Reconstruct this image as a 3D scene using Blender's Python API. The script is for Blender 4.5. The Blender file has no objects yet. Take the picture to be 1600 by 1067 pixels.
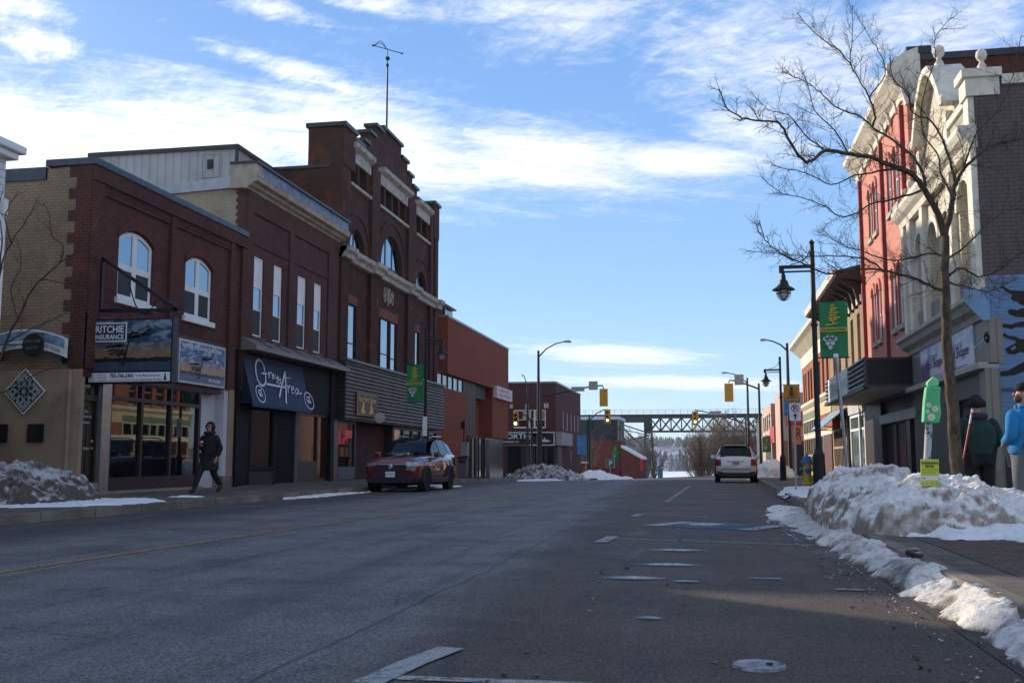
import bpy, bmesh, math, random
from math import sin, cos, pi, radians, sqrt, exp
from mathutils import Vector, Matrix
from mathutils.geometry import tessellate_polygon
random.seed(7)
scene = bpy.context.scene
COL = scene.collection

# ---------------------------------------------------------------- camera
FPX = 1600.0
PH = math.atan(184.5 / FPX)
TH = math.atan(307 * cos(PH) / FPX)
CAM = Vector((0, 0, 1.0))
DV = Vector((-sin(TH) * cos(PH), cos(TH) * cos(PH), sin(PH)))
RV = Vector((cos(TH), sin(TH), 0))
UV = RV.cross(DV)
cd = bpy.data.cameras.new('camera'); cam = bpy.data.objects.new('camera', cd); COL.objects.link(cam)
cd.sensor_width = 36; cd.lens = 36.0 * FPX / 1600.0; cd.clip_start = 0.1; cd.clip_end = 6000
cam.matrix_world = Matrix(((RV.x, UV.x, -DV.x, CAM.x), (RV.y, UV.y, -DV.y, CAM.y), (RV.z, UV.z, -DV.z, CAM.z), (0, 0, 0, 1)))
scene.camera = cam

# ---------------------------------------------------------------- sun and sky
SUN_H = Vector((-0.79, 0.61, 0)).normalized(); SUN_EL = radians(19.5)
sd = bpy.data.lights.new('sun', 'SUN'); sd.energy = 5.0; sd.angle = radians(0.55); sd.color = (1.0, 0.90, 0.76)
so = bpy.data.objects.new('sun', sd); COL.objects.link(so)
to_sun = (SUN_H * cos(SUN_EL) + Vector((0, 0, sin(SUN_EL))))
so.rotation_euler = to_sun.to_track_quat('Z', 'Y').to_euler()

scene.view_settings.view_transform = 'Standard'; scene.view_settings.look = 'None'
scene.view_settings.exposure = 0.28; scene.view_settings.gamma = 1.0; scene.view_settings.use_curve_mapping = False
scene.cycles.max_bounces = 6; scene.cycles.glossy_bounces = 3; scene.cycles.transparent_max_bounces = 8
scene.cycles.use_denoising = True

world = bpy.data.worlds.new('World'); scene.world = world; world.use_nodes = True
def build_world():
    nt = world.node_tree; N = nt.nodes; L = nt.links; N.clear()
    def new(t, **k):
        n = N.new(t)
        for a, b in k.items(): setattr(n, a, b)
        return n
    def m(op, a, b=None, c=None):
        n = new('ShaderNodeMath', operation=op)
        for i, v in enumerate((a, b, c)):
            if v is None: continue
            if isinstance(v, (int, float)): n.inputs[i].default_value = v
            else: L.new(v, n.inputs[i])
        return n.outputs[0]
    out = new('ShaderNodeOutputWorld'); bg = new('ShaderNodeBackground'); L.new(bg.outputs[0], out.inputs[0])
    sky = new('ShaderNodeTexSky', sky_type='NISHITA', sun_disc=False)
    sky.sun_elevation = SUN_EL; sky.sun_rotation = math.atan2(SUN_H.x, SUN_H.y)
    sky.air_density = 1.0; sky.dust_density = 0.3; sky.ozone_density = 2.2; sky.altitude = 100
    tc = new('ShaderNodeTexCoord'); sp = new('ShaderNodeSeparateXYZ'); L.new(tc.outputs['Generated'], sp.inputs[0])
    x, y, z = sp.outputs
    az = m('ARCTAN2', x, y)                      # radians, + to the right of the street
    el = m('ARCSINE', z)
    # a cloud deck seen in perspective
    zc = m('ADD', m('MAXIMUM', z, 0.0), 0.10)
    u = m('DIVIDE', x, zc); v = m('DIVIDE', y, zc)
    cx = new('ShaderNodeCombineXYZ'); L.new(u, cx.inputs[0]); L.new(v, cx.inputs[1])
    def fbm(sx, sy, rot, scale, detail, rough, dist=0.0, off=0.0):
        m0 = new('ShaderNodeMapping'); m0.inputs['Rotation'].default_value = (0, 0, rot); L.new(cx.outputs[0], m0.inputs[0])
        mp = new('ShaderNodeMapping'); mp.inputs['Scale'].default_value = (sx, sy, 1); mp.inputs['Location'].default_value = (off, off * .7, off * .3); L.new(m0.outputs[0], mp.inputs[0])
        n = new('ShaderNodeTexNoise'); n.inputs['Scale'].default_value = scale; n.inputs['Detail'].default_value = detail
        n.inputs['Roughness'].default_value = rough; n.inputs['Distortion'].default_value = dist
        L.new(mp.outputs[0], n.inputs['Vector']); return n.outputs['Fac']
    streak = fbm(1.0, 3.0, radians(-22), 2.4, 10, .64, .6, 3.1)
    puff = fbm(1.0, 1.5, radians(25), 5.5, 9, .66, .8, 7.7)
    fine = fbm(1.0, 2.2, radians(-30), 9.0, 7, .68, .7, 1.3)
    ripple = fbm(1.0, 2.0, radians(35), 19.0, 5, .65, .8, 5.3)
    def blob(a0, e0, sa, se, tilt):              # soft patch of sky, angles in degrees
        da = m('SUBTRACT', az, radians(a0)); de = m('SUBTRACT', el, radians(e0)); t = radians(tilt)
        p = m('ADD', m('MULTIPLY', da, cos(t)), m('MULTIPLY', de, sin(t)))
        q = m('SUBTRACT', m('MULTIPLY', de, cos(t)), m('MULTIPLY', da, sin(t)))
        p = m('DIVIDE', p, radians(sa)); q = m('DIVIDE', q, radians(se))
        return m('POWER', 2.718, m('MULTIPLY', m('ADD', m('MULTIPLY', p, p), m('MULTIPLY', q, q)), -1.0))
    def smooth(v_, lo, hi):
        n = new('ShaderNodeMapRange', interpolation_type='SMOOTHSTEP'); n.inputs[1].default_value = lo; n.inputs[2].default_value = hi
        L.new(v_, n.inputs[0]); return n.outputs[0]
    mx_ = lambda *q: q[0] if len(q) == 1 else m('MAXIMUM', q[0], mx_(*q[1:]))
    band = mx_(blob(-42, 15.0, 13, 4.8, 4), blob(-30, 16.6, 10, 3.9, 3), blob(-19, 17.2, 10, 3.0, -6), blob(-9, 16.6, 8, 2.4, -8), blob(-1, 16.3, 6, 1.2, -3))
    upper = mx_(blob(5, 21.0, 12, 5.0, -22), blob(-9, 24.4, 9, 2.6, -6), blob(3, 17.6, 6, 2.0, -20), blob(13, 21.5, 7, 4, 0))
    corner = mx_(blob(-36.5, 20.8, 3.2, 1.2, -10), blob(-38, 22.5, 4, .9, -6), blob(-25, 24.1, 4.5, .9, -10), blob(-19, 24.6, 4, .8, -4), blob(-22, 20.6, 7, .9, -12))
    low = blob(-5, 5.8, 6, 0.8, -4); low2 = blob(-1, 4.2, 9, 0.5, -2)
    far = m('MULTIPLY', smooth(m('ABSOLUTE', az), radians(46), radians(70)), .46)  # cloud outside the view, thickened to whiten the fill in the shade
    mix1 = m('ADD', m('ADD', m('MULTIPLY', streak, .55), m('MULTIPLY', fine, .25)), m('MULTIPLY', ripple, .20))
    mix2 = m('ADD', m('ADD', m('MULTIPLY', puff, .46), m('MULTIPLY', fine, .32)), m('MULTIPLY', ripple, .22))
    c1 = smooth(m('ADD', mix1, m('MULTIPLY', band, .42)), .56, 1.02)
    c2 = smooth(m('ADD', mix2, m('MULTIPLY', upper, .32)), .60, .98)
    c3 = smooth(m('ADD', mix2, m('MULTIPLY', corner, .34)), .62, .98)
    c4 = m('MULTIPLY', smooth(m('ADD', mix1, m('MULTIPLY', m('MAXIMUM', low, low2), .50)), .66, 1.0), .75)
    c5 = m('MULTIPLY', smooth(m('ADD', mix1, far), .64, 1.05), .4)
    fill_veil = blob(-62, 20, 16, 14, 0)  # unseen bright cloud beside the sun, added to warm the shade
    cov = mx_(m('MULTIPLY', fill_veil, .7), m('MULTIPLY', c1, .94), m('MULTIPLY', c2, .80), m('MULTIPLY', c3, .85), c4, c5)
    glow = blob(-34, 16, 26, 13, 0)              # clouds near the sun are brighter
    cc = new('ShaderNodeMix', data_type='RGBA'); cc.inputs[6].default_value = (CLOUD * .92, CLOUD * .93, CLOUD * .97, 1); cc.inputs[7].default_value = (CLOUD * 1.35, CLOUD * 1.33, CLOUD * 1.27, 1)
    L.new(glow, cc.inputs[0])
    mx = new('ShaderNodeMix', data_type='RGBA'); L.new(cov, mx.inputs[0])
    # clear winter air: the low-sun horizon of the sky model is leaned towards blue
    rmp = new('ShaderNodeValToRGB'); cr = rmp.color_ramp; cr.elements[0].position = 0.0; cr.elements[0].color = (5.0, 6.6, 8.0, 1); cr.elements[1].position = 1.0; cr.elements[1].color = (.85, 2.0, 5.0, 1)
    for p_, c_ in ((.06, (3.9, 5.9, 8.2, 1)), (.16, (2.7, 4.75, 7.9, 1)), (.30, (1.9, 3.75, 7.3, 1)), (.50, (1.2, 2.8, 6.4, 1))):
        e_ = cr.elements.new(p_); e_.color = c_
    L.new(z, rmp.inputs[0]); hs = new('ShaderNodeMix', data_type='RGBA'); hs.inputs[0].default_value = .78; L.new(sky.outputs[0], hs.inputs[6]); L.new(rmp.outputs[0], hs.inputs[7])
    L.new(hs.outputs[2], mx.inputs[6]); L.new(cc.outputs[2], mx.inputs[7])
    L.new(mx.outputs[2], bg.inputs[0]); bg.inputs[1].default_value = SKY_STRENGTH
CLOUD = 8.5; SKYV = 1.0; SKY_STRENGTH = 0.117
build_world()

# ---------------------------------------------------------------- helpers
def ray(px, py): return DV * FPX + RV * (px - 800) - UV * (py - 533.5)
def PX(px, py, X): v = ray(px, py); return CAM + v * ((X - CAM.x) / v.x)
def PY(px, py, Y): v = ray(px, py); return CAM + v * ((Y - CAM.y) / v.y)
def PZ(px, py, Z): v = ray(px, py); return CAM + v * ((Z - CAM.z) / v.z)
def ground(x, y):
    k = min(1.0, max(0.4, 0.4 + (6 - x) / 17.0 * 0.6))
    if y <= 45: z = 0.0
    elif y <= 112: z = -0.0175 * (y - 45) * k
    else:
        z1 = -0.0175 * 67 * k; t = min(1.0, (y - 112) / 150.0)
        z = z1 + (-9.4 - z1) * t
    return z

class MB:
    def __init__(s): s.v = []; s.f = []
    def add(s, vs, fs):
        b = len(s.v); s.v += [tuple(p) for p in vs]; s.f += [tuple(b + i for i in f) for f in fs]; return s
    def box(s, x0, x1, y0, y1, z0, z1):
        x0, x1 = min(x0, x1), max(x0, x1); y0, y1 = min(y0, y1), max(y0, y1); z0, z1 = min(z0, z1), max(z0, z1)
        return s.add([(x0, y0, z0), (x1, y0, z0), (x1, y1, z0), (x0, y1, z0), (x0, y0, z1), (x1, y0, z1), (x1, y1, z1), (x0, y1, z1)],
                     [(0, 3, 2, 1), (4, 5, 6, 7), (0, 1, 5, 4), (1, 2, 6, 5), (2, 3, 7, 6), (3, 0, 4, 7)])
    def bar(s, p, q, w, h=None, up=(0, 0, 1)):
        p = Vector(p); q = Vector(q); h = h or w; d = (q - p).normalized(); up = Vector(up)
        if abs(d.dot(up)) > .99: up = Vector((0, 1, 0))
        a = d.cross(up).normalized() * w / 2; b = a.cross(d).normalized() * h / 2
        vs = [p - a - b, p + a - b, p + a + b, p - a + b, q - a - b, q + a - b, q + a + b, q - a + b]
        return s.add(vs, [(0, 3, 2, 1), (4, 5, 6, 7), (0, 1, 5, 4), (1, 2, 6, 5), (2, 3, 7, 6), (3, 0, 4, 7)])
    def tube(s, pts, rad, n=8, cap=True):
        pts = [Vector(p) for p in pts]; k = len(pts)
        if not isinstance(rad, (list, tuple)): rad = [rad] * k
        b = len(s.v); a0 = None
        for i, p in enumerate(pts):
            d = (pts[min(i + 1, k - 1)] - pts[max(i - 1, 0)]).normalized()
            if a0 is None: a0 = d.orthogonal().normalized()
            a = (a0 - d * a0.dot(d))
            a = a.normalized() if a.length > 1e-6 else d.orthogonal().normalized()
            a0 = a; c = d.cross(a)
            for j in range(n):
                t = 2 * pi * j / n; s.v.append(tuple(p + (a * cos(t) + c * sin(t)) * rad[i]))
        for i in range(k - 1):
            for j in range(n):
                j2 = (j + 1) % n; s.f.append((b + i * n + j, b + i * n + j2, b + (i + 1) * n + j2, b + (i + 1) * n + j))
        if cap:
            s.f.append(tuple(b + j for j in reversed(range(n)))); s.f.append(tuple(b + (k - 1) * n + j for j in range(n)))
        return s
    def lathe(s, c, prof, n=16, axis='Z'):
        b = len(s.v); c = Vector(c)
        for r, h in prof:
            for j in range(n):
                t = 2 * pi * j / n
                if axis == 'Z': o = Vector((r * cos(t), r * sin(t), h))
                elif axis == 'X': o = Vector((h, r * cos(t), r * sin(t)))
                else: o = Vector((r * sin(t), h, r * cos(t)))
                s.v.append(tuple(c + o))
        for i in range(len(prof) - 1):
            for j in range(n):
                j2 = (j + 1) % n; s.f.append((b + i * n + j, b + i * n + j2, b + (i + 1) * n + j2, b + (i + 1) * n + j))
        s.f.append(tuple(b + j for j in reversed(range(n)))); s.f.append(tuple(b + (len(prof) - 1) * n + j for j in range(n)))
        return s
    def panel(s, axis, c0, c1, outer, holes=()):
        """a plate with holes; outlines are (a,b) pairs: axis X -> (y,z), axis Y -> (x,z), axis Z -> (x,y)"""
        def mp(p, c): return (c, p[0], p[1]) if axis == 'X' else (p[0], c, p[1]) if axis == 'Y' else (p[0], p[1], c)
        loops = [list(outer)] + [list(h) for h in holes]
        tris = tessellate_polygon([[Vector((p[0], p[1], 0)) for p in l] for l in loops])
        flat = [p for l in loops for p in l]; n = len(flat); b = len(s.v)
        s.v += [mp(p, c0) for p in flat] + [mp(p, c1) for p in flat]
        for t in tris: s.f.append((b + t[0], b + t[1], b + t[2])); s.f.append((b + n + t[2], b + n + t[1], b + n + t[0]))
        o = 0
        for l in loops:
            k = len(l)
            for i in range(k):
                j = (i + 1) % k; s.f.append((b + o + i, b + o + j, b + n + o + j, b + n + o + i))
            o += k
        return s
    def xform(s, fn, start=0):
        for i in range(start, len(s.v)): s.v[i] = tuple(fn(Vector(s.v[i])))
        return s
    def build(s, name, mat, parent=None, smooth=False, bevel=0, sub=0, recalc=True):
        me = bpy.data.meshes.new(name); me.from_pydata(s.v, [], s.f)
        if recalc:
            bm = bmesh.new(); bm.from_mesh(me); bmesh.ops.recalc_face_normals(bm, faces=bm.faces); bm.to_mesh(me); bm.free()
        return link(name, me, mat, parent, smooth, bevel, sub)
def link(name, me, mat, parent=None, smooth=False, bevel=0, sub=0):
    me.materials.append(mat)
    if smooth:
        me.polygons.foreach_set('use_smooth', [True] * len(me.polygons)); me.update()
    o = bpy.data.objects.new(name, me); COL.objects.link(o)
    if parent: attach(o, parent)
    if bevel:
        b = o.modifiers.new('bevel', 'BEVEL'); b.width = bevel; b.segments = 2; b.limit_method = 'ANGLE'; b.angle_limit = radians(35)
    if sub:
        b = o.modifiers.new('sub', 'SUBSURF'); b.levels = sub; b.render_levels = sub
    return o
def attach(o, parent):
    o.parent = parent
    m = Matrix.Identity(4); q = parent; inv = Matrix.Identity(4)
    chain = []
    while q: chain.append(q); q = q.parent
    w = Matrix.Identity(4)
    for c in reversed(chain): w = w @ c.matrix_parent_inverse @ Matrix.LocRotScale(c.location, c.rotation_euler, c.scale)
    o.matrix_parent_inverse = w.inverted()
def tag(o, label, cat, group=None, kind=None):
    if label: o['label'] = label
    if cat: o['category'] = cat
    if group: o['group'] = group
    if kind: o['kind'] = kind
    return o
def thing(name, label, cat, loc=(0, 0, 0), group=None, rz=0):
    o = bpy.data.objects.new(name, None); COL.objects.link(o); o.location = loc; o.rotation_euler = (0, 0, rz); o.empty_display_size = .2
    return tag(o, label, cat, group)
def struct(o): o['kind'] = 'structure'; return o
def copy_tree(o, parent=None):
    c = o.copy(); COL.objects.link(c)
    if parent: c.parent = parent
    for ch in [q for q in COL.objects if q.parent == o]: copy_tree(ch, c)
    return c
def text(body, mat, parent, o, u, v, width=None, height=None, name='lettering', depth=.006, align='L', shear=0, bold=0.0, kind_label=None):
    """flat letters as a mesh: baseline starts at o, runs along u, up along v"""
    cu = bpy.data.curves.new('t', 'FONT'); cu.body = body; cu.size = 1; cu.shear = shear; cu.offset = bold; cu.resolution_u = 3
    tmp = bpy.data.objects.new('t', cu); COL.objects.link(tmp)
    dg = bpy.context.evaluated_depsgraph_get(); me = bpy.data.meshes.new_from_object(tmp.evaluated_get(dg))
    bpy.data.objects.remove(tmp); bpy.data.curves.remove(cu)
    xs = [q.co.x for q in me.vertices]; ys = [q.co.y for q in me.vertices]
    w = max(xs) - min(xs); h = max(ys) - min(ys)
    sx = width / w if width else height / h; sy = height / h if height else sx
    x0 = min(xs); y0 = min(ys); u = Vector(u).normalized(); v = Vector(v).normalized(); n = u.cross(v); o = Vector(o)
    al = {'L': 0, 'C': -.5, 'R': -1}[align] * w * sx
    vs = [o + u * ((q.co.x - x0) * sx + al) + v * ((q.co.y - y0) * sy) + n * depth for q in me.vertices]
    me2 = bpy.data.meshes.new(name); me2.from_pydata([tuple(p) for p in vs], [], [tuple(p.vertices) for p in me.polygons])
    bpy.data.meshes.remove(me)
    return link(name, me2, mat, parent)

def islands(mb):
    par = list(range(len(mb.v)))
    def fd(a):
        while par[a] != a: par[a] = par[par[a]]; a = par[a]
        return a
    for f in mb.f:
        r = fd(f[0])
        for i in f[1:]: par[fd(i)] = r
    out = {}
    for f in mb.f: out.setdefault(fd(f[0]), []).append(f)
    res = []
    for fs in out.values():
        idx = sorted({i for f in fs for i in f}); mp = {a: k for k, a in enumerate(idx)}; q = MB(); q.v = [mb.v[a] for a in idx]; q.f = [tuple(mp[a] for a in f) for f in fs]; res.append(q)
    return res
def each(mb, name, mat, parent, **k):
    return [q.build(name, mat, parent, **k) for q in islands(mb)]


# ---------------------------------------------------------------- materials
MATS = {}
class NT:
    def __init__(s, name):
        s.m = bpy.data.materials.new(name); s.m.use_nodes = True; s.t = s.m.node_tree; s.N = s.t.nodes; s.L = s.t.links
        s.b = s.N['Principled BSDF']; s.tc = None
    def new(s, t, **k):
        n = s.N.new(t)
        for a, b in k.items(): setattr(n, a, b)
        return n
    def put(s, sock, v):
        if hasattr(v, 'is_linked') or hasattr(v, 'links'): s.L.new(v, sock)
        elif isinstance(v, (tuple, list)) and len(v) == 3 and sock.type == 'RGBA': sock.default_value = (*v, 1)
        else: sock.default_value = v
    def co(s):
        if not s.tc: s.tc = s.new('ShaderNodeTexCoord')
        return s.tc.outputs['Object']
    def math(s, op, a, b=0.0):
        n = s.new('ShaderNodeMath', operation=op); s.put(n.inputs[0], a); s.put(n.inputs[1], b); return n.outputs[0]
    def noise(s, scale, detail=4, rough=.55, vec=None, sc=None, dist=0):
        n = s.new('ShaderNodeTexNoise'); n.inputs['Scale'].default_value = scale; n.inputs['Detail'].default_value = detail
        n.inputs['Roughness'].default_value = rough; n.inputs['Distortion'].default_value = dist
        v = vec or s.co()
        if sc:
            mp = s.new('ShaderNodeMapping'); mp.inputs['Scale'].default_value = sc; s.L.new(v, mp.inputs[0]); v = mp.outputs[0]
        s.L.new(v, n.inputs['Vector']); return n.outputs['Fac']
    def step(s, v, lo, hi):
        n = s.new('ShaderNodeMapRange', interpolation_type='SMOOTHSTEP'); n.inputs[1].default_value = lo; n.inputs[2].default_value = hi
        s.put(n.inputs[0], v); return n.outputs[0]
    def mix(s, f, a, b, mode='MIX'):
        n = s.new('ShaderNodeMix', data_type='RGBA', blend_type=mode); s.put(n.inputs[0], f); s.put(n.inputs[6], a); s.put(n.inputs[7], b); return n.outputs[2]
    def sep(s, v=None):
        n = s.new('ShaderNodeSeparateXYZ'); s.L.new(v or s.co(), n.inputs[0]); return n.outputs
    def bump(s, h, strength=.3, dist=.02):
        n = s.new('ShaderNodeBump'); n.inputs['Strength'].default_value = strength; n.inputs['Distance'].default_value = dist
        s.L.new(h, n.inputs['Height']); s.L.new(n.outputs[0], s.b.inputs['Normal'])
    def fin(s, col=None, rough=None, metal=None, spec=None, ior=None, coat=None):
        for k, v in (('Base Color', col), ('Roughness', rough), ('Metallic', metal), ('Specular IOR Level', spec), ('IOR', ior), ('Coat Weight', coat)):
            if v is not None: s.put(s.b.inputs[k], v)
        return s.m
def sc3(c, k): return tuple(min(1, q * k) for q in c)
def pm(name, col, rough=.6, metal=0.0, var=.12, vs=3.0, bump=0.0, bs=60, spec=.4, coat=0.0, dirt=None, dirt_amt=.0):
    if name in MATS: return MATS[name]
    t = NT(name); f = t.noise(vs, 5, .6)
    c = t.mix(t.step(f, .3, .7), sc3(col, 1 - var), sc3(col, 1 + var))
    if dirt: c = t.mix(t.math('MULTIPLY', t.step(t.noise(vs * .6, 8, .7), .48, .7), dirt_amt), c, dirt)
    if bump: t.bump(t.noise(bs, 3, .6), bump, .01)
    r = t.math('ADD', t.math('MULTIPLY', t.noise(vs * 2.3, 3), .16), rough - .08)
    MATS[name] = t.fin(c, r, metal, spec, None, coat); return MATS[name]
def brick(name, c1, c2, mortar, bw=.215, bh=.075, ms=.009, dirt=(.03, .025, .022), dirt_amt=.5, patch=None, patch_amt=0, mott=.35):
    if name in MATS: return MATS[name]
    t = NT(name); g = t.new('ShaderNodeNewGeometry'); nx = t.sep(g.outputs['Normal'])[0]; p = t.sep()
    side = t.math('GREATER_THAN', t.math('ABSOLUTE', nx), .6)
    u = t.math('ADD', t.math('MULTIPLY', p[1], side), t.math('MULTIPLY', p[0], t.math('SUBTRACT', 1.0, side)))
    cv = t.new('ShaderNodeCombineXYZ'); t.L.new(u, cv.inputs[0]); t.L.new(p[2], cv.inputs[1])
    b = t.new('ShaderNodeTexBrick'); b.inputs['Scale'].default_value = 1; b.inputs['Brick Width'].default_value = bw; b.inputs['Row Height'].default_value = bh
    b.inputs['Mortar Size'].default_value = ms; b.inputs['Mortar Smooth'].default_value = .2; b.inputs['Bias'].default_value = -.1
    for k, c in (('Color1', c1), ('Color2', c2), ('Mortar', mortar)): b.inputs[k].default_value = (*c, 1)
    t.L.new(cv.outputs[0], b.inputs['Vector'])
    big = t.noise(.55, 6, .65); mid = t.noise(3.2, 5, .65)
    c = t.mix(t.math('MULTIPLY', t.step(mid, .35, .72), mott), b.outputs['Color'], sc3(c1, .55))
    if patch: c = t.mix(t.math('MULTIPLY', t.step(t.noise(1.1, 6, .7, dist=.6), .52, .66), patch_amt), c, patch)
    c = t.mix(t.math('MULTIPLY', t.step(big, .42, .75), dirt_amt), c, dirt)
    h = t.math('SUBTRACT', t.math('MULTIPLY', t.noise(45, 3), .35), b.outputs['Fac'])
    t.bump(h, .55, .012)
    MATS[name] = t.fin(c, .88, 0, .25); return MATS[name]
def glass(name, col=(.012, .014, .017), rough=.03, ior=1.75, wav=.02):
    if name in MATS: return MATS[name]
    t = NT(name); t.bump(t.noise(1.3, 2), wav, .05); MATS[name] = t.fin(col, rough, 0, .5, ior, 0); return MATS[name]
def emis(name, col, s):
    if name in MATS: return MATS[name]
    t = NT(name); t.b.inputs['Emission Color'].default_value = (*col, 1); t.b.inputs['Emission Strength'].default_value = s; MATS[name] = t.fin(col, .4); return MATS[name]

BLACK = pm('black_metal', (.012, .012, .013), .45, .3, .2)
WHITEP = pm('white_paint', (.74, .73, .70), .5, 0, .06, 2)
CREAM = pm('cream_paint', (.52, .45, .33), .55, 0, .1, 1.6, .1, 30)
STONE = pm('weathered_stone', (.42, .38, .33), .85, 0, .25, 5, .4, 25, dirt=(.05, .045, .04), dirt_amt=.75)
DARKCAP = pm('dark_coping_metal', (.03, .032, .036), .4, .2, .2)
GREYMET = pm('grey_galvanised_metal', (.30, .31, .32), .42, .6, .15)
GL = glass('window_glass'); GLD = glass('shop_glass', (.008, .009, .010), .02, 1.7, .012)
BLIND = pm('white_blind', (.55, .57, .60), .6, 0, .05)
DKBROWN = pm('dark_brown_timber', (.022, .013, .010), .45, 0, .25, 6)
TAR = pm('flat_roof_gravel', (.10, .10, .10), .9, 0, .2, 2)
PRINTW = pm('sign_white', (.70, .70, .70), .5, 0, .02)
PRINTK = pm('sign_black', (.012, .012, .012), .5, 0, .02)
# ================================================================ ground, road, pavements
from mathutils import noise as mn
def grid_sheet(xs, ys, zf, mb=None):
    mb = mb or MB(); n = len(xs)
    mb.add([(x, y, zf(x, y)) for y in ys for x in xs],
           [(j * n + i, j * n + i + 1, (j + 1) * n + i + 1, (j + 1) * n + i) for j in range(len(ys) - 1) for i in range(n - 1)])
    return mb
def frange(a, b, s):
    k = max(1, int(round((b - a) / s))); return [a + (b - a) * i / k for i in range(k + 1)]
def m_ground():
    t = NT('winter_ground'); f = t.noise(.25, 8, .65)
    c = t.mix(t.step(f, .40, .56), (.06, .045, .03), (.72, .74, .78)); return t.fin(c, .85, 0, .2)
def m_asphalt():
    t = NT('asphalt'); p = t.sep()
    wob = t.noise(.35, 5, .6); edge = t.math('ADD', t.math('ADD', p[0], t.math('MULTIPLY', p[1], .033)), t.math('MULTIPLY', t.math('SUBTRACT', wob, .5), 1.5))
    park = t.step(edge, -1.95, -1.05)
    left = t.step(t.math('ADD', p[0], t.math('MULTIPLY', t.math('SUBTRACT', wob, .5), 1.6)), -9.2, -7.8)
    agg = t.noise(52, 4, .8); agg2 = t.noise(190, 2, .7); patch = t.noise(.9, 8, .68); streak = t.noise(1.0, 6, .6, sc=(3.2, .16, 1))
    c = t.mix(park, (.172, .157, .142), (.088, .060, .036))  # paler lane, brown right side: shade and lane polish put into the colour
    c = t.mix(left, (.066, .056, .048), c)  # left kerb zone darkened: shade and wear both painted into the asphalt
    c = t.mix(t.math('MULTIPLY', t.step(patch, .40, .70), .55), c, (.05, .043, .038))
    c = t.mix(t.math('MULTIPLY', t.step(streak, .48, .72), .50), c, (.05, .047, .045))
    salt = t.math('MULTIPLY', t.step(t.noise(.55, 9, .72, sc=(1.6, .5, 1), dist=.8), .54, .72), .34)
    c = t.mix(salt, c, (.24, .235, .23))
    c = t.mix(t.step(agg, .36, .66), t.mix(1.0, c, (.30, .30, .30), 'MULTIPLY'), t.mix(1.0, c, (1.65, 1.62, 1.56), 'MULTIPLY'))
    c = t.mix(t.math('MULTIPLY', t.step(agg2, .62, .74), .4), c, (.26, .25, .24))
    c = t.mix(t.step(t.noise(26, 2, .5), .72, .77), c, (.012, .011, .010))
    def track(xc, w, amp, ph):
        d = t.math('ABSOLUTE', t.math('SUBTRACT', t.math('ADD', p[0], t.math('MULTIPLY', t.math('SINE', t.math('ADD', t.math('MULTIPLY', p[1], .16), ph)), amp)), xc)); return t.math('SUBTRACT', 1.0, t.step(d, w * .4, w))
    tr = t.math('MAXIMUM', t.math('MAXIMUM', track(-2.9, .34, .25, .4), track(-4.5, .34, .25, .4)), t.math('MAXIMUM', track(-6.9, .32, .2, 1.0), track(-8.3, .32, .2, 1.0)))
    c = t.mix(t.math('MULTIPLY', tr, t.math('MULTIPLY', t.step(t.noise(.8, 6, .7, sc=(1, .3, 1)), .3, .65), .40)), c, (.055, .052, .05))
    skid = t.math('MAXIMUM', t.math('MAXIMUM', track(-.4, .075, 1.9, 3.8), track(.9, .075, 1.9, 3.8)), track(-1.6, .06, 1.2, 5.2))
    c = t.mix(t.math('MULTIPLY', t.math('MULTIPLY', skid, park), .34), c, (.03, .028, .026))
    seam = t.math('SUBTRACT', 1.0, t.step(t.math('ABSOLUTE', t.math('ADD', t.math('ADD', p[0], 2.02), t.math('MULTIPLY', t.math('SUBTRACT', t.noise(.5, 3), .5), .35))), .006, .022)); c = t.mix(t.math('MULTIPLY', seam, .6), c, (.02, .018, .017))
    crack = t.new('ShaderNodeTexVoronoi', feature='DISTANCE_TO_EDGE'); crack.inputs['Scale'].default_value = .33
    wv = t.new('ShaderNodeMix', data_type='VECTOR'); wv.inputs[0].default_value = .06; t.L.new(t.co(), wv.inputs[4])
    nz = t.new('ShaderNodeTexNoise'); nz.inputs['Scale'].default_value = 1.4; nz.inputs['Detail'].default_value = 6; t.L.new(t.co(), nz.inputs['Vector']); t.L.new(nz.outputs['Color'], wv.inputs[5])
    t.L.new(wv.outputs[1], crack.inputs['Vector'])
    ck = t.math('MULTIPLY', t.math('SUBTRACT', 1.0, t.step(crack.outputs['Distance'], .001, .005)), t.step(patch, .45, .6))
    c = t.mix(t.math('MULTIPLY', ck, .7), c, (.02, .018, .017))
    t.bump(t.math('ADD', agg, t.math('MULTIPLY', agg2, .4)), .55, .008)
    r = t.math('ADD', .74, t.math('MULTIPLY', t.math('SUBTRACT', patch, .5), .35))
    return t.fin(c, r, 0, .35)
def m_concrete(name, c0, c1):
    t = NT(name); p = t.sep()
    c = t.mix(t.step(t.noise(1.1, 8, .7), .35, .68), c0, c1)
    c = t.mix(t.math('MULTIPLY', t.step(t.noise(40, 3, .7), .45, .7), .4), c, sc3(c0, .5))
    def joint(q, pitch):
        fr = t.math('ABSOLUTE', t.math('SUBTRACT', t.math('FRACT', t.math('DIVIDE', q, pitch)), .5)); return t.math('LESS_THAN', t.math('SUBTRACT', .5, fr), .012 / pitch)
    j = t.math('MAXIMUM', joint(p[0], 1.35), joint(p[1], 1.5))
    c = t.mix(t.math('MULTIPLY', j, .75), c, (.02, .018, .016)); t.bump(t.noise(60, 4, .7), .35, .006)
    return t.fin(c, .85, 0, .25)
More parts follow.
